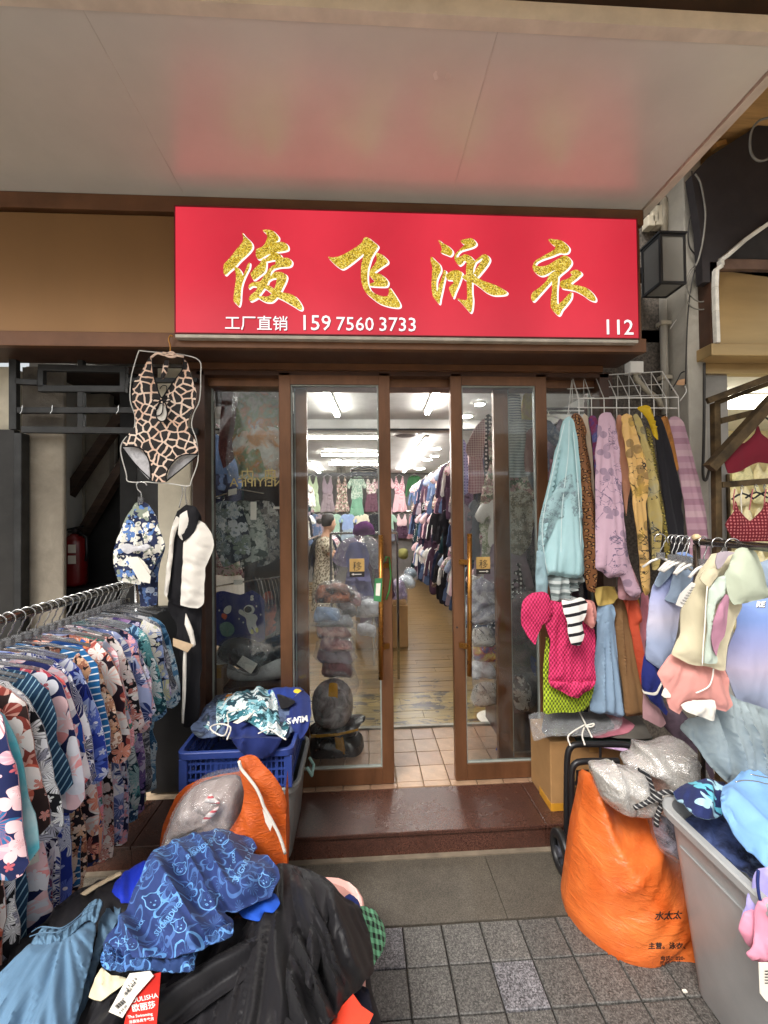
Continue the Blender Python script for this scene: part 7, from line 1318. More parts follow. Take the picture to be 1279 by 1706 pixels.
scarf('aqua chiffon scarf, leftmost on the white wire grid', [(938, 702), (948, 694), (957, 705), (961, 740), (966, 800), (970, 870), (972, 925), (971, 955), (955, 962), (925, 958), (912, 956), (905, 958), (898, 940), (893, 920), (900, 865), (914, 800), (928, 740)], S_aq, 2.12)
for L in ([(948, 700), (946, 760), (936, 850), (934, 955)], [(940, 706), (920, 790), (903, 880), (912, 955)], [(955, 720), (962, 800), (966, 870), (969, 950)]): path(L, 2.075, .0018, 'hem_line', cloth('pale hem', srgb('d4e4e4')), COL.objects['scarf'])
G('scarf_print', 'grey blossom print end of the aqua scarf', 'scarf', 2.09, [('print', [(902, 850), (918, 825), (932, 800), (950, 790), (962, 800), (967, 835), (970, 862), (950, 866), (930, 862), (912, 900), (898, 925), (895, 905)], S_aqp, dict(T=.03, R=14, amp=.014, lam=10, step=5))])
G('scarf_tail', 'pale aqua chiffon scarf tail hanging left of the striped scarf', 'scarf', 2.08, [('drape', [(894, 918), (905, 920), (912, 960), (912, 992), (903, 998), (893, 990), (892, 950)], K('aqua pale end', 'a4c0c8', alpha=.75), dict(T=.015, R=8, amp=.01, lam=6, step=4))])
scarf('grey and white sheer scarf end under the aqua scarf', [(912, 950), (940, 955), (972, 952), (968, 975), (950, 992), (968, 1000), (930, 1004), (914, 1000)], K('sheer grey stripe', 'a4b0b0', 'bands', ['d4dad8', '74807f'], 22, alpha=.8), 2.13, pinch=(940, 900))
scarf('brown leopard print scarf second from the left', [(951, 696), (957, 689), (966, 692), (975, 715), (982, 770), (986, 830), (988, 900), (989, 960), (986, 985), (976, 982), (971, 940), (969, 860), (964, 790), (956, 740)], K('leopard chiffon', '8a5c3c', 'leopard', ['2c1c16', 'b08050'], 40), 2.16)
scarf('cream scarf beside the leopard print one', [(970, 696), (977, 694), (984, 730), (988, 800), (990, 870), (984, 880), (980, 790)], K('cream chiffon', 'd8c8b0'), 2.19)
scarf('blue and crimson patterned scarf behind the lilac pink one', [(980, 697), (990, 694), (998, 720), (996, 770), (990, 800), (984, 745)], K('blue crimson', '3c3c84', 'mottle', ['8c3454', '5c6cac', 'c08ca0'], 12), 2.2)
S_pk = K('lilac pink chiffon', 'c8a8b8', 'lines', ['6c6078', 'b898a8'], 9)
scarf('lilac pink chiffon scarf with grey figures, widest in the middle of the grid', [(996, 698), (1004, 688), (1016, 688), (1024, 702), (1030, 750), (1036, 830), (1042, 900), (1050, 950), (1062, 985), (1052, 996), (1038, 985), (1030, 960), (1010, 962), (1000, 952), (988, 945), (990, 900), (990, 820), (992, 750)], S_pk, 2.08, amp=.032)
scarf('sheer rose scarf end below the lilac pink one', [(1036, 930), (1046, 925), (1056, 955), (1066, 990), (1050, 1000), (1030, 996), (1026, 965)], K('rose sheer', 'a87880', 'mottle', ['c09498', '8c5c68'], 9), 2.12)
scarf('peach scarf peeping between the lilac pink and the yellow one', [(1026, 700), (1036, 694), (1044, 740), (1048, 800), (1044, 860), (1036, 800)], K('peach chiffon', 'dca080'), 2.14)
scarf('golden yellow scarf with thin black twigs', [(1034, 700), (1043, 690), (1054, 696), (1066, 735), (1076, 790), (1079, 870), (1080, 950), (1079, 985), (1070, 992), (1062, 975), (1056, 900), (1050, 840), (1042, 770)], K('yellow twig', 'd8b070', 'lines', ['3c342c', 'e0b850'], 7), 2.09)
scarf('yellow and grey branch print scarf right of the golden one', [(1054, 694), (1062, 690), (1074, 715), (1086, 760), (1095, 830), (1099, 890), (1099, 945), (1090, 950), (1080, 940), (1080, 860), (1076, 790), (1066, 735)], K('grey yellow branch', 'b8a468', 'lines', ['3c3c3c', 'a4a494'], 8), 2.13)
scarf('bright plain yellow scarf knotted at the top of the grid', [(1061, 680), (1072, 676), (1080, 679), (1086, 700), (1090, 735), (1082, 728), (1074, 700)], K('bright yellow', 'd8b428'), 2.18)
scarf('olive leopard scarf narrow between the yellow and the black one', [(1076, 712), (1084, 722), (1094, 765), (1104, 830), (1112, 890), (1112, 930), (1103, 942), (1100, 890), (1094, 820), (1084, 760)], K('olive print', '7c6c30', 'leopard', ['2c2818', 'b0a050'], 44), 2.16)
scarf('plain black scarf on the white wire grid', [(1088, 698), (1098, 694), (1108, 715), (1122, 770), (1133, 830), (1140, 900), (1141, 930), (1120, 938), (1112, 925), (1112, 885), (1104, 820), (1094, 750)], cloth('black chiffon', srgb('17151a')), 2.15)
scarf('brown and orange scarf behind the pink checked one', [(1100, 697), (1112, 694), (1122, 730), (1130, 780), (1122, 790), (1112, 740)], K('brown orange', '8a5a2c', 'mottle', ['b47838', '5c3820'], 9), 2.19)
scarf('sheer dusty pink checked scarf, rightmost on the grid', [(1114, 700), (1126, 694), (1138, 704), (1150, 745), (1164, 800), (1175, 860), (1181, 920), (1176, 985), (1160, 985), (1148, 930), (1142, 870), (1132, 800), (1122, 745)], K('pink check chiffon', 'bc98a4', 'bands', ['c8a8b0', 'b08898', 'bc98a4', 'a47c8c'], 6, alpha=.93), 2.2, amp=.02)
G('clip_hanger', 'small dark hanger with a peach wooden end on the right of the wire grid', 'hanger', 2.42, [('end', [(1127, 634), (1141, 631), (1142, 638), (1138, 642), (1127, 641)], mat('pale wood', srgb(206, 160, 120), .6), dict(T=.012, R=4, amp=.001, step=2.5))])
path([(1118, 650), (1128, 634), (1134, 622), (1140, 619)], 2.41, .004, 'arm', M_black, COL.objects['clip_hanger']); path([(1141, 643), (1143, 652), (1137, 662), (1132, 668)], 2.41, .003, 'hook', M_wire, COL.objects['clip_hanger'])
# lower drapes
def fall(lb, ol, m, Y, **kw): return scarf(lb, ol, m, Y, name='sarong', cat='sarong', group='plain sarongs hanging below the scarves', **kw)
fall('pale yellow sheer cloth end under the lilac pink scarf', [(990, 980), (1024, 978), (1026, 1006), (1008, 1010), (994, 1008)], K('straw sheer', 'd0b468'), 2.14)
fall('light blue sarong hanging below the scarves', [(996, 1008), (1012, 1006), (1022, 1012), (1026, 1070), (1030, 1130), (1034, 1184), (1026, 1192), (1004, 1184), (982, 1182), (988, 1125), (993, 1060)], K('light blue sarong', '8ca4bc', 'mottle', ['94acc4', '869eb8'], 3), 2.16)
fall('plain brown sarong right of the light blue one', [(1024, 990), (1038, 988), (1048, 1020), (1060, 1080), (1067, 1130), (1068, 1184), (1052, 1188), (1036, 1186), (1032, 1130), (1026, 1060)], K('brown sarong', '94704c'), 2.18)
fall('coral red sarong twisted right of the brown one', [(1038, 992), (1054, 990), (1066, 1010), (1070, 1032), (1060, 1040), (1066, 1080), (1074, 1130), (1070, 1150), (1060, 1110), (1050, 1050)], K('coral sarong', 'd0583c'), 2.15)
fall('yellow sarong strip beside the coral one', [(1056, 995), (1064, 1000), (1066, 1060), (1070, 1125), (1064, 1120), (1060, 1060)], K('yellow sarong', 'd8a040'), 2.19)
fall('pink sarong strip, rightmost of the lower ones', [(1066, 990), (1078, 990), (1080, 1050), (1074, 1110), (1070, 1180), (1066, 1120), (1064, 1050)], K('pink sarong', 'c8808c'), 2.2)
fall('peach chiffon end beside the striped scarf', [(974, 1000), (990, 1004), (995, 1032), (984, 1048), (972, 1036), (966, 1024)], K('peach end', 'd4948c'), 2.06, lam=7)
scarf('black and white striped scarf end hanging over the magenta top', [(936, 1000), (950, 1002), (968, 996), (978, 1004), (976, 1024), (970, 1040), (974, 1058), (966, 1074), (952, 1074), (946, 1060), (944, 1036), (938, 1020)], cloth('bw stripe', srgb('dcd8d4'), 'bands', [srgb('1c1a1e'), srgb('dcd8d4')], 21, rot=10), 2.0, amp=.012)
def knit(name, a, b, sx_=150, sy_=260):
    N = NT(name); bs = N.n('BsdfPrincipled'); sp = N.n('SeparateXYZ'); N.l(N.uv(kind='UV'), sp.inputs[0]); f = N.math('MULTIPLY', N.math('SINE', N.math('MULTIPLY', sp.outputs[0], sx_*6)), N.math('SINE', N.math('MULTIPLY', sp.outputs[1], sy_*2)))
    c = N.ramp(N.math('MULTIPLY_ADD', f, .5, .5), [(.2, a), (.8, b)]); N.l(c, bs.inputs['Base Color']); bs.inputs['Roughness'].default_value = .8; bp = N.n('Bump'); bp.inputs['Strength'].default_value = .6; bp.inputs['Distance'].default_value = .003; N.l(f, bp.inputs['Height']); N.l(bp.outputs[0], bs.inputs['Normal']); N.l(bs.outputs[0], N.out.inputs[0]); return N.m
M_mag = knit('magenta knit', srgb('96103c'), srgb('d8346c'), 60, 120); M_lime = knit('lime net', srgb('4c5a10'), srgb('b4c82c'), 60, 110)
mg = G('knit_top', 'magenta open knit top with a peplum hem hanging under the scarves', 'top', 2.08, [('body', [(914, 1000), (938, 1004), (975, 1020), (990, 1050), (989, 1100), (992, 1134), (975, 1141), (950, 1142), (930, 1138), (914, 1136), (914, 1100), (917, 1068), (906, 1030)], M_mag, dict(T=.02, R=18, amp=.009, lam=12, step=4)),
    ('sleeve', [(866, 1020), (872, 1000), (884, 988), (903, 985), (914, 990), (920, 1010), (915, 1030), (903, 1042), (897, 1056), (891, 1074), (880, 1062), (868, 1042)], M_mag, dict(dy=-.02, T=.02, R=14, amp=.009, lam=12, ang=60, step=4)), ('hem_frill', [(914, 1134), (940, 1136), (990, 1134), (984, 1148), (962, 1163), (948, 1160), (936, 1152), (916, 1142)], M_mag, dict(dy=-.005, T=.02, R=9, amp=.016, lam=6))])
G('net_skirt', 'lime green net skirt below the magenta knit top', 'skirt', 2.13, [('body', [(908, 1060), (914, 1062), (916, 1130), (940, 1140), (990, 1130), (976, 1182), (930, 1186), (905, 1186), (904, 1120)], M_lime, dict(T=.02, lam=7, amp=.014))])
G('dress', 'black dress seen between the magenta top and the light blue sarong', 'dress', 2.2, [('body', [(978, 1040), (995, 1035), (994, 1080), (985, 1130), (978, 1185), (968, 1180), (980, 1120)], C_blk, dict(T=.02))])
G('top', 'red square panel top behind the striped scarf', 'top', 2.11, [('body', [(920, 1004), (940, 1002), (944, 1024), (942, 1042), (924, 1040)], cloth('black red', srgb('9c1c24'), 'gradient', [srgb('a02028'), srgb('a02028'), srgb('1c1618')], 9), dict(T=.01))])
G('board_backing', 'dark display cloth hanging behind the sarongs on the wall', 'cloth', 2.44, [('body', [(905, 700), (1140, 700), (1150, 950), (1120, 1240), (905, 1240)], cloth('dark backing', srgb('2c2626')), dict(T=.02, step=14))]) if False else None
# ---------------------------------------------------------------- right rack
ra, rb_ = aZ(1160, 902, 1.545), aZ(1279, 912, 1.545); rd = (rb_-ra)/np.linalg.norm(rb_-ra); re_ = rb_+rd*.55
def rbar(Y): return ra+(rb_-ra)*((Y-ra[1])/(rb_[1]-ra[1]))
r2 = thing('clothes_rack', 'dark rail rack of pale swim outfits at the right of the pavement', 'rack', (ra[0], 1.7, 0))
MB().tube([ra, re_], .014, 14).build('bar', mat('dark rail', srgb(92, 84, 76), .25, .9), r2, smooth=True); MB().lathe([(.008, 0), (.016, .01), (.016, .022), (.006, .03)], ra+(0, 0, 0), 14).build('end_knob', mat('cream cap', srgb(206, 180, 140), .4), r2, smooth=True)
for P in (ra, re_): MB().tube([P-(0, 0, .012), (P[0], P[1], .02)], .013, 10).build('post', MATS['dark rail'], r2, smooth=True)
MB().tube([(ra[0]-.2, ra[1], .02), (ra[0]+.2, ra[1], .02)], .012, 10).build('foot', MATS['dark rail'], r2)
h2 = make_hanger('white wire hanger on the right rack', 'white hangers on the right rack', .075, False)
for i, Y in enumerate((1.88, 1.79, 1.76, 1.72, 1.69, 1.64, 1.58, 1.50, 1.425)):
    c = rbar(Y); h = h2 if i == 0 else dup(h2); h.location = Vector(c.tolist()); h.rotation_euler = (0, 0, (-.3, .2, .1, -.2, .3, -.1, .2, 0, -.3)[i])
C_gb = cloth('blue grey tee cloth', srgb('8c9cb0')); C_dip = cloth('lilac blue dip dye', srgb('c0c0d0'), 'gradient', [srgb('7086b4'), srgb('9ca0c4'), srgb('b8b4c4'), srgb('98a4c0')], 3.2)
z5 = lambda L: [(1060+x/4.74, 880+y/4.74) for x, y in L]
t = G('swim_outfit', 'blue grey and lilac dip dyed tee over navy shorts, farthest on the right rack', 'swim outfit', 1.86, [
  ('shorts', z5([(70, 980), (160, 1100), (230, 1150), (260, 1230), (210, 1260), (200, 1330), (250, 1450), (240, 1480), (120, 1370), (40, 1240), (45, 1100)]), C_nv, dict(T=.03, amp=.014, lam=12)),
  ('tee', z5([(320, 195), (380, 190), (470, 240), (465, 300), (440, 400), (370, 580), (345, 660), (330, 800), (310, 900), (220, 1080), (190, 1120), (90, 1040), (75, 900), (80, 700), (95, 560), (130, 450), (190, 340), (250, 250)]), C_dip, dict(T=.04, amp=.02, lam=22, dy=-.02, ang=60)),
  ('sleeve', z5([(330, 220), (460, 235), (470, 290), (420, 440), (350, 600), (230, 565), (270, 480), (300, 340)]), C_gb, dict(T=.03, amp=.01, lam=14, dy=-.05)), ('shoulder', z5([(320, 200), (350, 230), (260, 380), (170, 470), (130, 440), (190, 345), (250, 255)]), C_gb, dict(T=.015, dy=-.045)),
  ('neck_tape', z5([(345, 225), (390, 225), (385, 280), (330, 330), (300, 345), (310, 290)]), cloth('grey white tape', srgb('c4c2c0')), dict(T=.01, dy=-.07, amp=.003)), ('shorts_stripe', z5([(45, 1270), (65, 1290), (130, 1300), (160, 1290), (200, 1210), (210, 1215), (165, 1310), (140, 1320), (60, 1305)]), C_wht, dict(T=.004, R=3, dy=-.035, amp=.001, step=2.5))], 'pale outfits on the right rack')
G('shorts', 'dusty pink scalloped shorts hanging low behind the navy ones on the right rack', 'shorts', 1.9, [('body', z5([(50, 1280), (110, 1380), (170, 1420), (230, 1540), (190, 1570), (90, 1520), (50, 1500)]), cloth('dusty pink', srgb('b48c90')), dict(T=.02))], 'pale outfits on the right rack')
C_crm = cloth('cream swim cloth', srgb('c8bea2')); C_sage = cloth('sage swim cloth', srgb('b4bca8')); C_mv = cloth('mauve swim cloth', srgb('a8788c')); C_pk = cloth('salmon pink swim cloth', srgb('d09088'), 'plain', fine=.3); C_mint = cloth('mint grey cloth', srgb('b4c0b4'))
t2 = G('swim_outfit', 'cream sage and mauve panelled tee over salmon shorts at the front of the right rack', 'swim outfit', 1.42, [
  ('shorts', [(1119, 1088), (1145, 1102), (1205, 1114), (1214, 1148), (1221, 1175), (1206, 1184), (1190, 1180), (1178, 1170), (1160, 1168), (1140, 1172), (1130, 1190), (1114, 1178), (1104, 1146), (1094, 1122)], C_pk, dict(T=.03, amp=.016, lam=22, asp=6, R=24, ang=80, pinch=(1160, 1040), step=4)),
  ('pocket_lining', z5([(345, 1395), (430, 1365), (520, 1352), (612, 1358), (612, 1512), (520, 1490), (435, 1465), (380, 1440)]), C_wht, dict(T=.02, amp=.012, lam=10, dy=-.02)), ('pocket_lining', z5([(225, 1260), (262, 1310), (262, 1332), (220, 1335), (198, 1318)]), C_wht, dict(T=.01, dy=-.01)),
  ('tee', z5([(640, 195), (720, 180), (790, 190), (830, 250), (760, 300), (700, 380), (735, 520), (815, 600), (810, 640), (740, 820), (690, 1112), (540, 1086), (400, 1062), (270, 992), (330, 860), (345, 760), (355, 640), (420, 520), (500, 330), (590, 205)]), C_crm, dict(T=.03, R=26, amp=.012, lam=34, asp=5, dy=-.03, ang=70, step=4.5)),
  ('sage_panel', z5([(690, 370), (700, 500), (640, 590), (600, 700), (592, 880), (640, 1020), (634, 1068), (530, 1060), (545, 900), (552, 700), (560, 480), (610, 420)]), C_mint, dict(T=.02, R=12, amp=.012, lam=16, dy=-.068, step=4)),
  ('mauve_panel', z5([(705, 520), (735, 560), (720, 700), (690, 850), (660, 900), (632, 1010), (600, 930), (590, 850), (602, 720), (640, 610)]), C_mv, dict(T=.02, R=10, amp=.01, lam=14, dy=-.078, step=4)),
  ('sleeve', z5([(780, 170), (830, 155), (880, 165), (940, 190), (985, 300), (1020, 450), (1045, 535), (930, 565), (770, 608), (730, 560), (700, 450), (695, 360), (740, 260)]), C_sage, dict(T=.03, R=22, amp=.012, lam=26, dy=-.07, ang=60)),
  ('collar', z5([(640, 200), (720, 182), (780, 192), (720, 220), (670, 300), (640, 320), (625, 270)]), cloth('mauve lining', srgb('a89ca4')), dict(T=.008, dy=-.085, amp=.004)), ('crossover', z5([(540, 330), (610, 320), (670, 310), (640, 360), (560, 460), (540, 440), (500, 400)]), C_crm, dict(T=.02, dy=-.075, amp=.01, lam=8))], 'pale outfits on the right rack')
path([(560, 460), (548, 600), (540, 760), (528, 920), (520, 1085)], 1.335, .0022, 'seam', C_wht, t2, z=z5); path([(608, 1110), (600, 1180), (570, 1250), (500, 1290), (470, 1300)], 1.385, .0025, 'seam', C_wht, t2, z=z5)
tg = thing('price_tag', 'tall grey price tag with printed lines hanging on the cream and sage tee', 'tag', aY(1130, 1010, 1.325)); MB().prism([aY(*q, 1.32) for q in z5([(312, 605), (345, 520), (440, 425), (470, 440), (415, 540), (360, 625)])], (0, .0015, 0)).build('card', mat('pale tag', srgb(206, 202, 196), .6), tg)
for i in range(7): a = z5([(350+i*14, 585-i*19), (385+i*12, 600-i*22)]); MB().bar(aY(*a[0], 1.318), aY(*a[1], 1.318), .0022, .001).build('print_line', M_ink, tg)
t3 = G('swim_shirt', 'lilac fading to blue swim shirt cut off by the right edge of the photo', 'shirt', 1.56, [('body', [(1228, 1000), (1250, 992), (1300, 985), (1310, 1200), (1279, 1196), (1250, 1182), (1225, 1165), (1207, 1115), (1211, 1080), (1224, 1045)], cloth('lilac to blue', srgb('b0b0d0'), 'gradient', [srgb('7c94cc'), srgb('9ca0cc'), srgb('b8aec4'), srgb('949cb4')], 3.6), dict(T=.05, R=34, amp=.014, lam=34, asp=5)),
  ('shoulder', [(1262, 938), (1300, 930), (1300, 1000), (1279, 990), (1268, 965)], C_gb, dict(T=.03, dy=.05))], 'pale outfits on the right rack')
decal(t3.children[0], 'RE', M_ptw, (1259, 1011), 13, 0, off=.05, shear=.2, lift=.003); decal(t3.children[0], 'RE', M_ink, (1260, 1012), 13, 0, off=.05, shear=.2)
G('skirt', 'crinkled grey green skirt hanging below the lilac shirt on the right rack', 'skirt', 1.5, [('body', [(1140, 1196), (1170, 1190), (1200, 1150), (1230, 1165), (1300, 1195), (1300, 1310), (1240, 1305), (1210, 1302), (1180, 1275), (1155, 1240), (1136, 1215)], cloth('grey green crinkle', srgb('909ca0'), fine=.9), dict(T=.03, R=30, amp=.028, lam=17, asp=12, ang=78, fine=.6, step=3.6))], 'pale outfits on the right rack')
G('skirt', 'charcoal and plum skirt in shadow between the sarongs and the crinkled skirt', 'skirt', 1.95, [('body', [(1100, 1170), (1130, 1180), (1160, 1215), (1190, 1290), (1170, 1320), (1130, 1240), (1105, 1210)], cloth('charcoal plum', srgb('383038'), 'mottle', [srgb('5c4c58'), srgb('262028')], 7), dict(T=.04, amp=.02))], 'pale outfits on the right rack')
# ---------------------------------------------------------------- big grey bin
M_bin2 = mat('light grey bin plastic', srgb(164, 166, 166), .38, grime=.10, var=.04, bump=.12, bscale=80, coat=.1)
tb_ = tub('storage_bin', 'big light grey plastic bin of clothes at the lower right edge', 'bin', 1.085, 1.80, .80, 1.50, .0, .615, M_bin2, .07, .06, .02, .007)
box('side_rib', M_bin2, 1.0915, 1.10, .86, 1.42, .50, .505, tb_)
bz = .63
lay('clothes_heap', 'dark blue clothes filling the big grey bin', 'clothes', lambda x, y: .56, [(1135, 1370), (1200, 1340), (1330, 1330), (1400, 1500), (1300, 1500), (1250, 1460), (1190, 1420)], cloth('bin fill', srgb('2c3450'), 'mottle', [srgb('4c5c8c'), srgb('1c2030'), srgb('788cb0')], 8), T=.05, amp=.02, step=8)
lay('swim_shorts', 'navy shorts with pale blue shard print over the back corner of the grey bin', 'shorts', lambda x, y: .66+.02*math.sin(x/18), [(1120, 1322), (1140, 1308), (1175, 1300), (1205, 1303), (1210, 1330), (1203, 1360), (1180, 1368), (1160, 1364), (1142, 1345)], cloth('navy shards', srgb('242e5c'), 'shards', [srgb('6cc4d8'), srgb('8c94b8'), srgb('a8d0e0')], 12), T=.05, amp=.02, lam=16)
C_ltb = cloth('sky blue jersey', srgb('7ca8d8'), fine=.4)
lb_ = lay('swim_shirt', 'sky blue swim shirt with a wire hanger thrown over the big grey bin', 'shirt', lambda x, y: .70+.03*math.sin(x/30)-max(0, y-1380)*.0006, [(1200, 1318), (1222, 1300), (1240, 1284), (1262, 1288), (1310, 1300), (1330, 1440), (1290, 1460), (1262, 1438), (1240, 1425), (1218, 1395), (1202, 1366), (1196, 1340)], C_ltb, T=.04, amp=.04, lam=34, asp=5, ang=55, R=22)
path([(1225, 1303), (1240, 1300), (1262, 1302), (1279, 1306), (1290, 1300)], 1.30, .002, 'hanger_wire', M_chrome, lb_); path([(1250, 1290), (1279, 1296), (1292, 1300)], 1.31, .002, 'hanger_wire', M_chrome, lb_)
lp = thing('swim_outfit', 'lilac and pink swim outfit hanging over the left rim of the grey bin', 'swim outfit', aY(1255, 1560, 1.0)); YP = 1.13
puff('lilac_top', [(1262, 1446), (1275, 1442), (1300, 1440), (1310, 1540), (1279, 1540), (1255, 1525), (1234, 1532), (1238, 1510), (1250, 1480)], pY(YP), cloth('lilac jersey', srgb('a8a0d8')), lp, step=5, T=.03, amp=.012, lam=16, R=18)
puff('pink_hem', [(1236, 1518), (1256, 1512), (1264, 1530), (1258, 1560), (1252, 1578), (1240, 1568), (1230, 1548)], pY(YP-.01), cloth('pink jersey', srgb('dc90a8')), lp, step=5, T=.03, amp=.01, lam=14, R=14); puff('pink_shorts', [(1262, 1500), (1300, 1495), (1320, 1610), (1279, 1604), (1250, 1596), (1243, 1588), (1256, 1555)], pY(YP-.04), MATS['pink jersey'], lp, step=5, T=.04, amp=.014, lam=16, R=20)
path([(1263, 1450), (1262, 1470), (1264, 1490), (1268, 1505)], YP-.04, .004, 'navy_tie', C_navy, lp)
MB().prism([aY(x, y, YP-.06) for x, y in ((1264, 1604), (1300, 1604), (1300, 1672), (1276, 1668), (1266, 1655))], (0, .0015, 0)).build('tag', M_paper, lp)
for q in range(5): MB().bar(aY(1274, 1618+q*5, YP-.062), aY(1285, 1618+q*5, YP-.062), .0016, .001).build('print_line', M_ink, lp)
# ---------------------------------------------------------------- pink tub and the heap in the foreground
M_pinkt = mat('pale pink plastic', srgb(226, 170, 160), .3, var=.04, coat=.2)
tub('plastic_tub', 'pale pink plastic tub with a cream rim under the heap of black clothes', 'tub', -.78, -.025, .98, 1.60, .001, .30, M_pinkt, .12, .05, .022)
box('tub_rim_band', mat('cream rim', srgb(232, 214, 190), .35), 0, .001, 0, .001, 0, .001) if False else None
sf = lambda z0, k=.0: (lambda x, y: z0+.05*math.sin((x-80)/150.0)-max(0, (x-540))*.0016+k*(1706-y)/300.0)
def heapn(x): return (max(-.3, min(.7, (x-420)/300)), -.45, .85)
C_bk = cloth('black nylon', srgb('1e1d20'), fine=.15, rough=.5); C_bk2 = cloth('black stretch cloth', srgb('232226'), fine=.2, rough=.7)
lay('clothes_heap', 'black clothes making up the bottom of the foreground heap', 'clothes', sf(.36), [(0, 1590), (60, 1560), (130, 1500), (200, 1460), (300, 1440), (430, 1440), (540, 1500), (600, 1560), (618, 1640), (610, 1760), (300, 1800), (-40, 1800), (-60, 1650)], C_bk2, puffy=True, step=10, T=.06, amp=.03, lam=40, R=50, nrm=NH)
lay('swim_shorts', 'black shorts with a pale piping at the back left of the foreground heap', 'shorts', sf(.43), [(20, 1585), (60, 1545), (110, 1500), (150, 1475), (200, 1455), (230, 1450), (240, 1480), (220, 1530), (150, 1560), (60, 1620), (10, 1640)], C_bk, step=6, T=.03, amp=.02, lam=24, R=30)
lay('wooden_hanger', 'pale beige cloth hem showing at the back of the black shorts', 'cloth', sf(.45), [(134, 1490), (150, 1478), (176, 1463), (200, 1452), (202, 1458), (180, 1469), (158, 1482), (142, 1492)], cloth('beige hem', srgb('d8c4a4')), step=4, T=.01, R=4, amp=.004)
lay('swim_shorts', 'royal blue shorts corner behind the bear print shorts', 'shorts', sf(.45), [(186, 1495), (190, 1474), (210, 1452), (240, 1436), (258, 1440), (250, 1470), (228, 1500), (200, 1508)], cloth('royal blue satin', srgb('1c34b4'), rough=.45), step=5, T=.02, amp=.012, lam=14)
jz = lambda x, y: .47+.015*math.sin(x/60)-max(0, x-560)*.0022
bl_ = lay('swim_jacket', 'large black garment spread over the right side of the foreground heap', 'jacket', jz, [(300, 1560), (400, 1520), (440, 1450), (470, 1438), (500, 1446), (520, 1480), (505, 1540), (490, 1600), (496, 1680), (486, 1780), (200, 1790), (130, 1750), (170, 1660), (250, 1600)], C_bk, step=5, T=.04, amp=.05, lam=44, asp=9, R=40, fine=.5, pinch=(470, 1400))
puff('sleeve', [(490, 1444), (540, 1470), (566, 1496), (596, 1512), (612, 1550), (622, 1590), (622, 1620), (604, 1650), (570, 1680), (540, 1730), (490, 1790), (470, 1740), (474, 1680), (482, 1600), (494, 1540), (484, 1480)], pZ(lambda x, y: jz(x, y)+.035), C_bk, bl_, nrm=NH, step=4.5, T=.05, R=34, amp=.055, lam=34, asp=10, ang=68, fine=.5)
puff('fold', [(500, 1446), (530, 1462), (560, 1486), (548, 1520), (536, 1580), (520, 1650), (508, 1640), (512, 1570), (520, 1510)], pZ(lambda x, y: jz(x, y)+.085), C_bk, bl_, nrm=NH, step=4.5, T=.025, R=16, amp=.02, lam=26, asp=8, ang=80)
puff('fold', [(200, 1655), (280, 1640), (370, 1590), (440, 1560), (420, 1620), (340, 1680), (250, 1740), (180, 1760), (170, 1700)], pZ(lambda x, y: jz(x, y)+.03), C_bk, bl_, nrm=NH, step=5, T=.03, R=26, amp=.04, lam=30, asp=8, ang=-38)
puff('pocket_flap', [(440, 1690), (452, 1676), (500, 1716), (500, 1760), (440, 1760)], pZ(lambda x, y: jz(x, y)+.05), C_bk2, bl_, nrm=NH, step=5, T=.01, R=10, amp=.006, lam=20)
sl2 = thing('swim_trousers', 'steel blue shorts with a gathered waistband at the lower left corner', 'shorts', aZ(120, 1600, .5)); zf = lambda x, y: .50+.03*math.sin(x/60)
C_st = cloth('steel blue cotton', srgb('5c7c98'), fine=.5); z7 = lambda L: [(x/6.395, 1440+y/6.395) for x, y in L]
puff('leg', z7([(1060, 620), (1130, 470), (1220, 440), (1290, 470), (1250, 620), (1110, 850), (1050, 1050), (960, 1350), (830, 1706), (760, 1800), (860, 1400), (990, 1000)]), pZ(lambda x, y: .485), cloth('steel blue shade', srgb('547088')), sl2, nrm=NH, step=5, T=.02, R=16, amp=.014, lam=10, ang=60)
puff('body', z7([(330, 840), (480, 840), (640, 800), (760, 730), (880, 640), (1010, 600), (1010, 720), (990, 900), (960, 1100), (900, 1350), (810, 1706), (700, 1900), (-200, 1900), (-150, 1500), (0, 1200), (150, 1040), (250, 900)]), pZ(zf), C_st, sl2, nrm=NH, T=.035, R=26, amp=.024, lam=20, asp=16, pinch=(110, 1535), fine=.4, step=4)
def ribbed(name, a, sc=260, base=None):
    N = NT(name); bs = N.n('BsdfPrincipled'); sp = N.n('SeparateXYZ'); N.l(N.uv(kind='UV', rot=.45), sp.inputs[0]); f = N.math('SINE', N.math('MULTIPLY', sp.outputs[0], sc*6)); bs.inputs['Base Color'].default_value = c4(a); bs.inputs['Roughness'].default_value = .8
    if base is not None: pass
    bp = N.n('Bump'); bp.inputs['Strength'].default_value = .8; bp.inputs['Distance'].default_value = .004; N.l(f, bp.inputs['Height']); N.l(bp.outputs[0], bs.inputs['Normal']); N.l(bs.outputs[0], N.out.inputs[0]); return N.m
puff('waistband', z7([(330, 845), (385, 750), (460, 668), (560, 665), (660, 682), (760, 640), (850, 575), (900, 480), (960, 400), (1010, 368), (1065, 365), (1100, 400), (1098, 440), (1060, 520), (1030, 600), (1008, 625), (960, 590), (900, 620), (830, 690), (740, 770), (640, 830), (500, 870), (400, 880)]), pZ(lambda x, y: .53), ribbed('steel waistband', srgb('567690'), 62), sl2, nrm=NH, step=3.6, T=.03, R=12, amp=.004, lam=4, asp=5, ang=60, fine=.4)
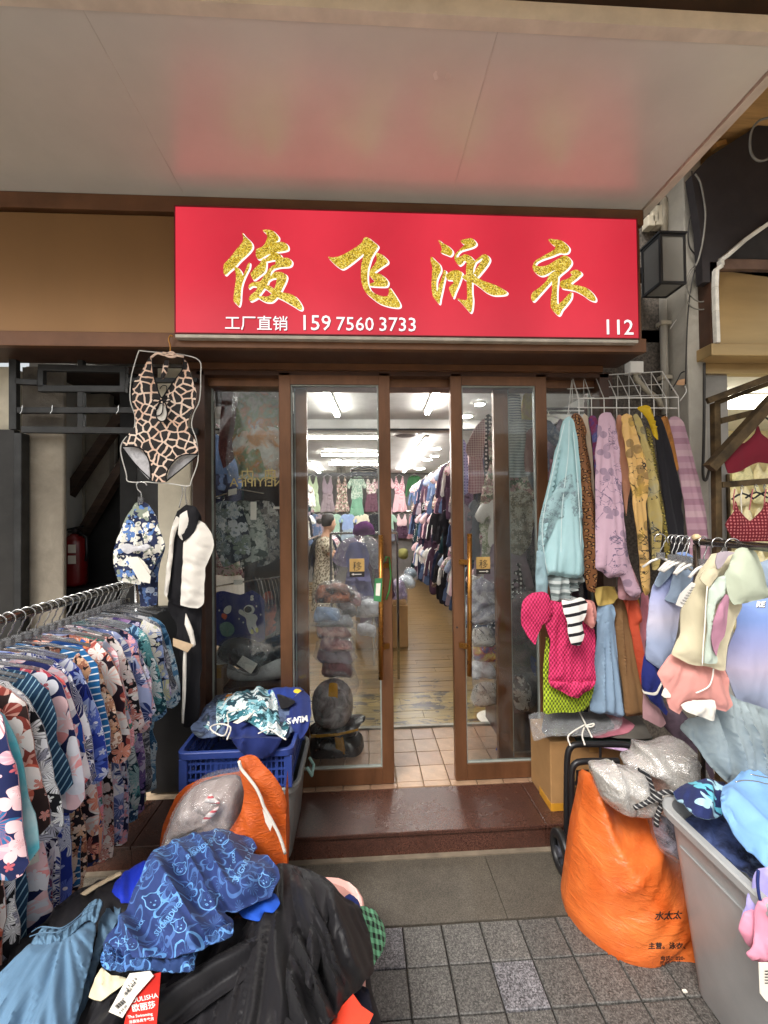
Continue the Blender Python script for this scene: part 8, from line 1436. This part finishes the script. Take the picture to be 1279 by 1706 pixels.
for L in ([(372, 770), (470, 715), (600, 725), (690, 725), (800, 660), (900, 570), (960, 500), (1060, 470)], [(350, 820), (470, 780), (620, 775), (720, 740), (840, 650), (920, 590), (1000, 540)]): MB().tube([p + np.array([0, -.012, .024]) for p in smooth3([aZ(*q, .53) for q in z7(L)], 3)], .0016, 5).build('stitching', MATS['steel blue shade'], sl2)
pr = thing('swim_shorts', 'blue shorts with light blue outline doodles and lettering on top of the foreground heap', 'shorts', aZ(320, 1500, .55)); zp = lambda x, y: .56+.03*math.sin((x-170)/70)-max(0, 1430-y)*.0012
C_dd = cloth('blue doodle print', srgb('27386a'), 'outline', [srgb('4c74ac'), srgb('5c90c8'), srgb('44649c')], 7, fine=.35)
C_du = cloth('blue doodle print dark', srgb('243a68'), 'outline', [srgb('5c8cc4'), srgb('6ca4dc'), srgb('4c74b0')], 12)
puff('inner_leg', [(384, 1500), (420, 1470), (460, 1490), (466, 1505), (455, 1522), (440, 1520), (432, 1535), (405, 1528)], pZ(.52), cloth('bright blue lining', srgb('2054c0')), pr, nrm=NH, step=5, T=.02, R=10, amp=.006, lam=12)
pb_ = puff('body', [(270, 1412), (300, 1400), (335, 1388), (372, 1383), (400, 1386), (420, 1398), (428, 1412), (420, 1420), (446, 1428), (464, 1452), (468, 1470), (452, 1496), (430, 1506), (400, 1520), (376, 1524), (390, 1536), (388, 1552), (360, 1566), (345, 1580), (330, 1592), (250, 1600), (180, 1588), (172, 1574), (180, 1560), (195, 1540), (215, 1500), (235, 1465), (255, 1425)], pZ(zp), C_dd, pr, nrm=NH, step=4.0, T=.07, R=34, amp=.034, lam=38, asp=5, ang=50, fine=.3)
puff('waistband', [(176, 1570), (200, 1580), (240, 1582), (290, 1586), (330, 1584), (326, 1602), (322, 1618), (290, 1622), (250, 1618), (200, 1620), (174, 1616), (168, 1600)], pZ(lambda x, y: .565), C_du, pr, nrm=NH, step=3.4, T=.05, R=12, amp=.010, lam=5, asp=8, ang=88)
puff('leg_cuff', [(336, 1562), (360, 1548), (386, 1538), (390, 1552), (384, 1562), (352, 1574), (338, 1576)], pZ(lambda x, y: .59), C_du, pr, nrm=NH, step=3.4, T=.03, R=8, amp=.008, lam=4, ang=75)
M_lt = mat('light blue print', srgb(108, 160, 214), .6)
for s_, o_, sz_, an_ in (('SUGARDUCK', (396, 1470), 13, 62), ('SUGARDUCK', (262, 1560), 12.5, 52), ('SUGARDUCK', (312, 1432), 10, 35), ('X X', (374, 1446), 16, -60), ('X X', (196, 1578), 13, 35), ('DUCK', (228, 1552), 8, 55), ('DUCK', (392, 1438), 7, 95)): decal(pb_, s_, M_lt, o_, sz_, an_, off=.02)
bear = [[(-.5, 0), (-.45, .35), (-.55, .5), (-.45, .62), (-.3, .55), (0, .62), (.3, .55), (.45, .62), (.55, .5), (.45, .35), (.5, 0), (.3, -.3), (0, -.38), (-.3, -.3), (-.5, 0), (-.44, 0), (-.26, -.25), (0, -.32), (.26, -.25), (.44, 0), (.39, .33), (.47, .48), (.42, .55), (.3, .49), (0, .56), (-.3, .49), (-.42, .55), (-.47, .48), (-.39, .33), (-.44, .0)], [(-.2, .1), (-.14, .16), (-.08, .1), (-.14, .06)], [(.08, .1), (.14, .16), (.2, .1), (.14, .06)], [(-.1, -.08), (0, -.02), (.1, -.08), (0, -.16)]]
for o_, sz_, an_ in (((345, 1504), 34, -15), ((368, 1398), 26, -10), ((256, 1505), 30, 20), ((220, 1575), 22, 10), ((440, 1470), 22, -30), ((300, 1545), 24, 25), ((300, 1450), 22, 10)): decal(pb_, '', M_lt, o_, sz_, an_, poly=bear)
lay('swim_cloth', 'cream cloth corner beneath the red swing tag', 'cloth', sf(.50), [(148, 1662), (158, 1630), (170, 1612), (186, 1625), (215, 1632), (200, 1645), (168, 1668)], cloth('cream corner', srgb('dcd0b0')), step=5, T=.01, amp=.006)
rt_ = thing('swing_tag', 'red OULISHA swing tag lying on the black clothes in the foreground', 'tag', aZ(236, 1660, .56)); M_rtag = mat('red tag card', srgb(206, 44, 34), .5)
rtb = MB().prism([aZ(x, y, .575) for x, y in ((222, 1632), (268, 1620), (260, 1720), (205, 1716))], (0, -.0007, .0014)).build('card', M_rtag, rt_)
for s_, o_, sz_, an_ in (('OULISHA', (219, 1671), 11, 12), ('欧丽莎', (220, 1685), 13.5, 10), ('The Swimming', (213, 1697), 7, 8), ('泳装泳具专卖店', (215, 1705), 6, 8)): decal(rtb, s_, M_ptw, o_, sz_, an_, off=.02)
wt = thing('barcode_tag', 'white barcode tag with printed lines beside the red swing tag', 'tag', aZ(205, 1660, .57)); wtb = MB().prism([aZ(x, y, .582) for x, y in ((216, 1622), (250, 1618), (256, 1626), (226, 1660), (204, 1696), (181, 1686))], (0, -.0007, .0014)).build('card', M_paper, wt)
for s_, o_, sz_ in (('5 7 1 2 0', (212, 1650), 7), ('货号：8836', (209, 1658), 5.5), ('L 170/92A', (205, 1665), 5.5), ('¥ 59.00', (200, 1690), 6)): decal(wtb, s_, M_ink, o_, sz_, 48, off=.01)
for i in range(12): decal(wtb, '', M_ink, (196+i*1.15, 1680-i*.95+1), 1, 48, poly=[[(0, 0), (.6+(i % 3)*.3, 0), (.6+(i % 3)*.3, 7), (0, 7)]])
lay('swim_trousers', 'green and black lattice print garment poking out on the right of the heap', 'trousers', lambda x, y: .40-max(0, x-590)*.003, [(590, 1515), (606, 1510), (622, 1516), (636, 1535), (641, 1560), (638, 1582), (628, 1600), (620, 1615), (612, 1590), (602, 1550)], cloth('green lattice', srgb('1c2420'), 'check', [srgb('7cc498')], 38), step=4, T=.03, amp=.012, lam=10, nrm=(.4, -.5, .7))
lay('swim_trousers', 'dark navy cuff at the lower right end of the foreground heap', 'trousers', lambda x, y: .36, [(570, 1660), (596, 1640), (614, 1650), (622, 1690), (616, 1740), (560, 1750)], cloth('ink blue cuff', srgb('1c1e2e')), step=5, T=.03, amp=.02, lam=12)
lay('swim_shorts', 'navy corner lying on the pink tub rim behind the black garment', 'shorts', .40, [(570, 1500), (582, 1490), (596, 1500), (600, 1512), (586, 1512)], C_navy, step=4, T=.012, R=6)
fo = thing('red_card', 'bright red card at the lower right end of the heap', 'card', aZ(580, 1690, .47)); MB().prism([aZ(x, y, .50) for x, y in ((588, 1656), (602, 1676), (622, 1690), (610, 1716), (552, 1706), (566, 1680))], (0, -.0008, .0016)).build('card', mat('vermilion card', srgb(222, 62, 34), .5), fo)
ct = thing('cigarette_end', 'tiny white scrap of paper on the paving by the orange sack', 'litter', aZ(1140, 1651, 0)); p = aZ(1140, 1651, .004); MB().box(p[0]-.006, p[0]+.008, p[1]-.004, p[1]+.004, .001, .006).build('scrap', M_paper, ct)
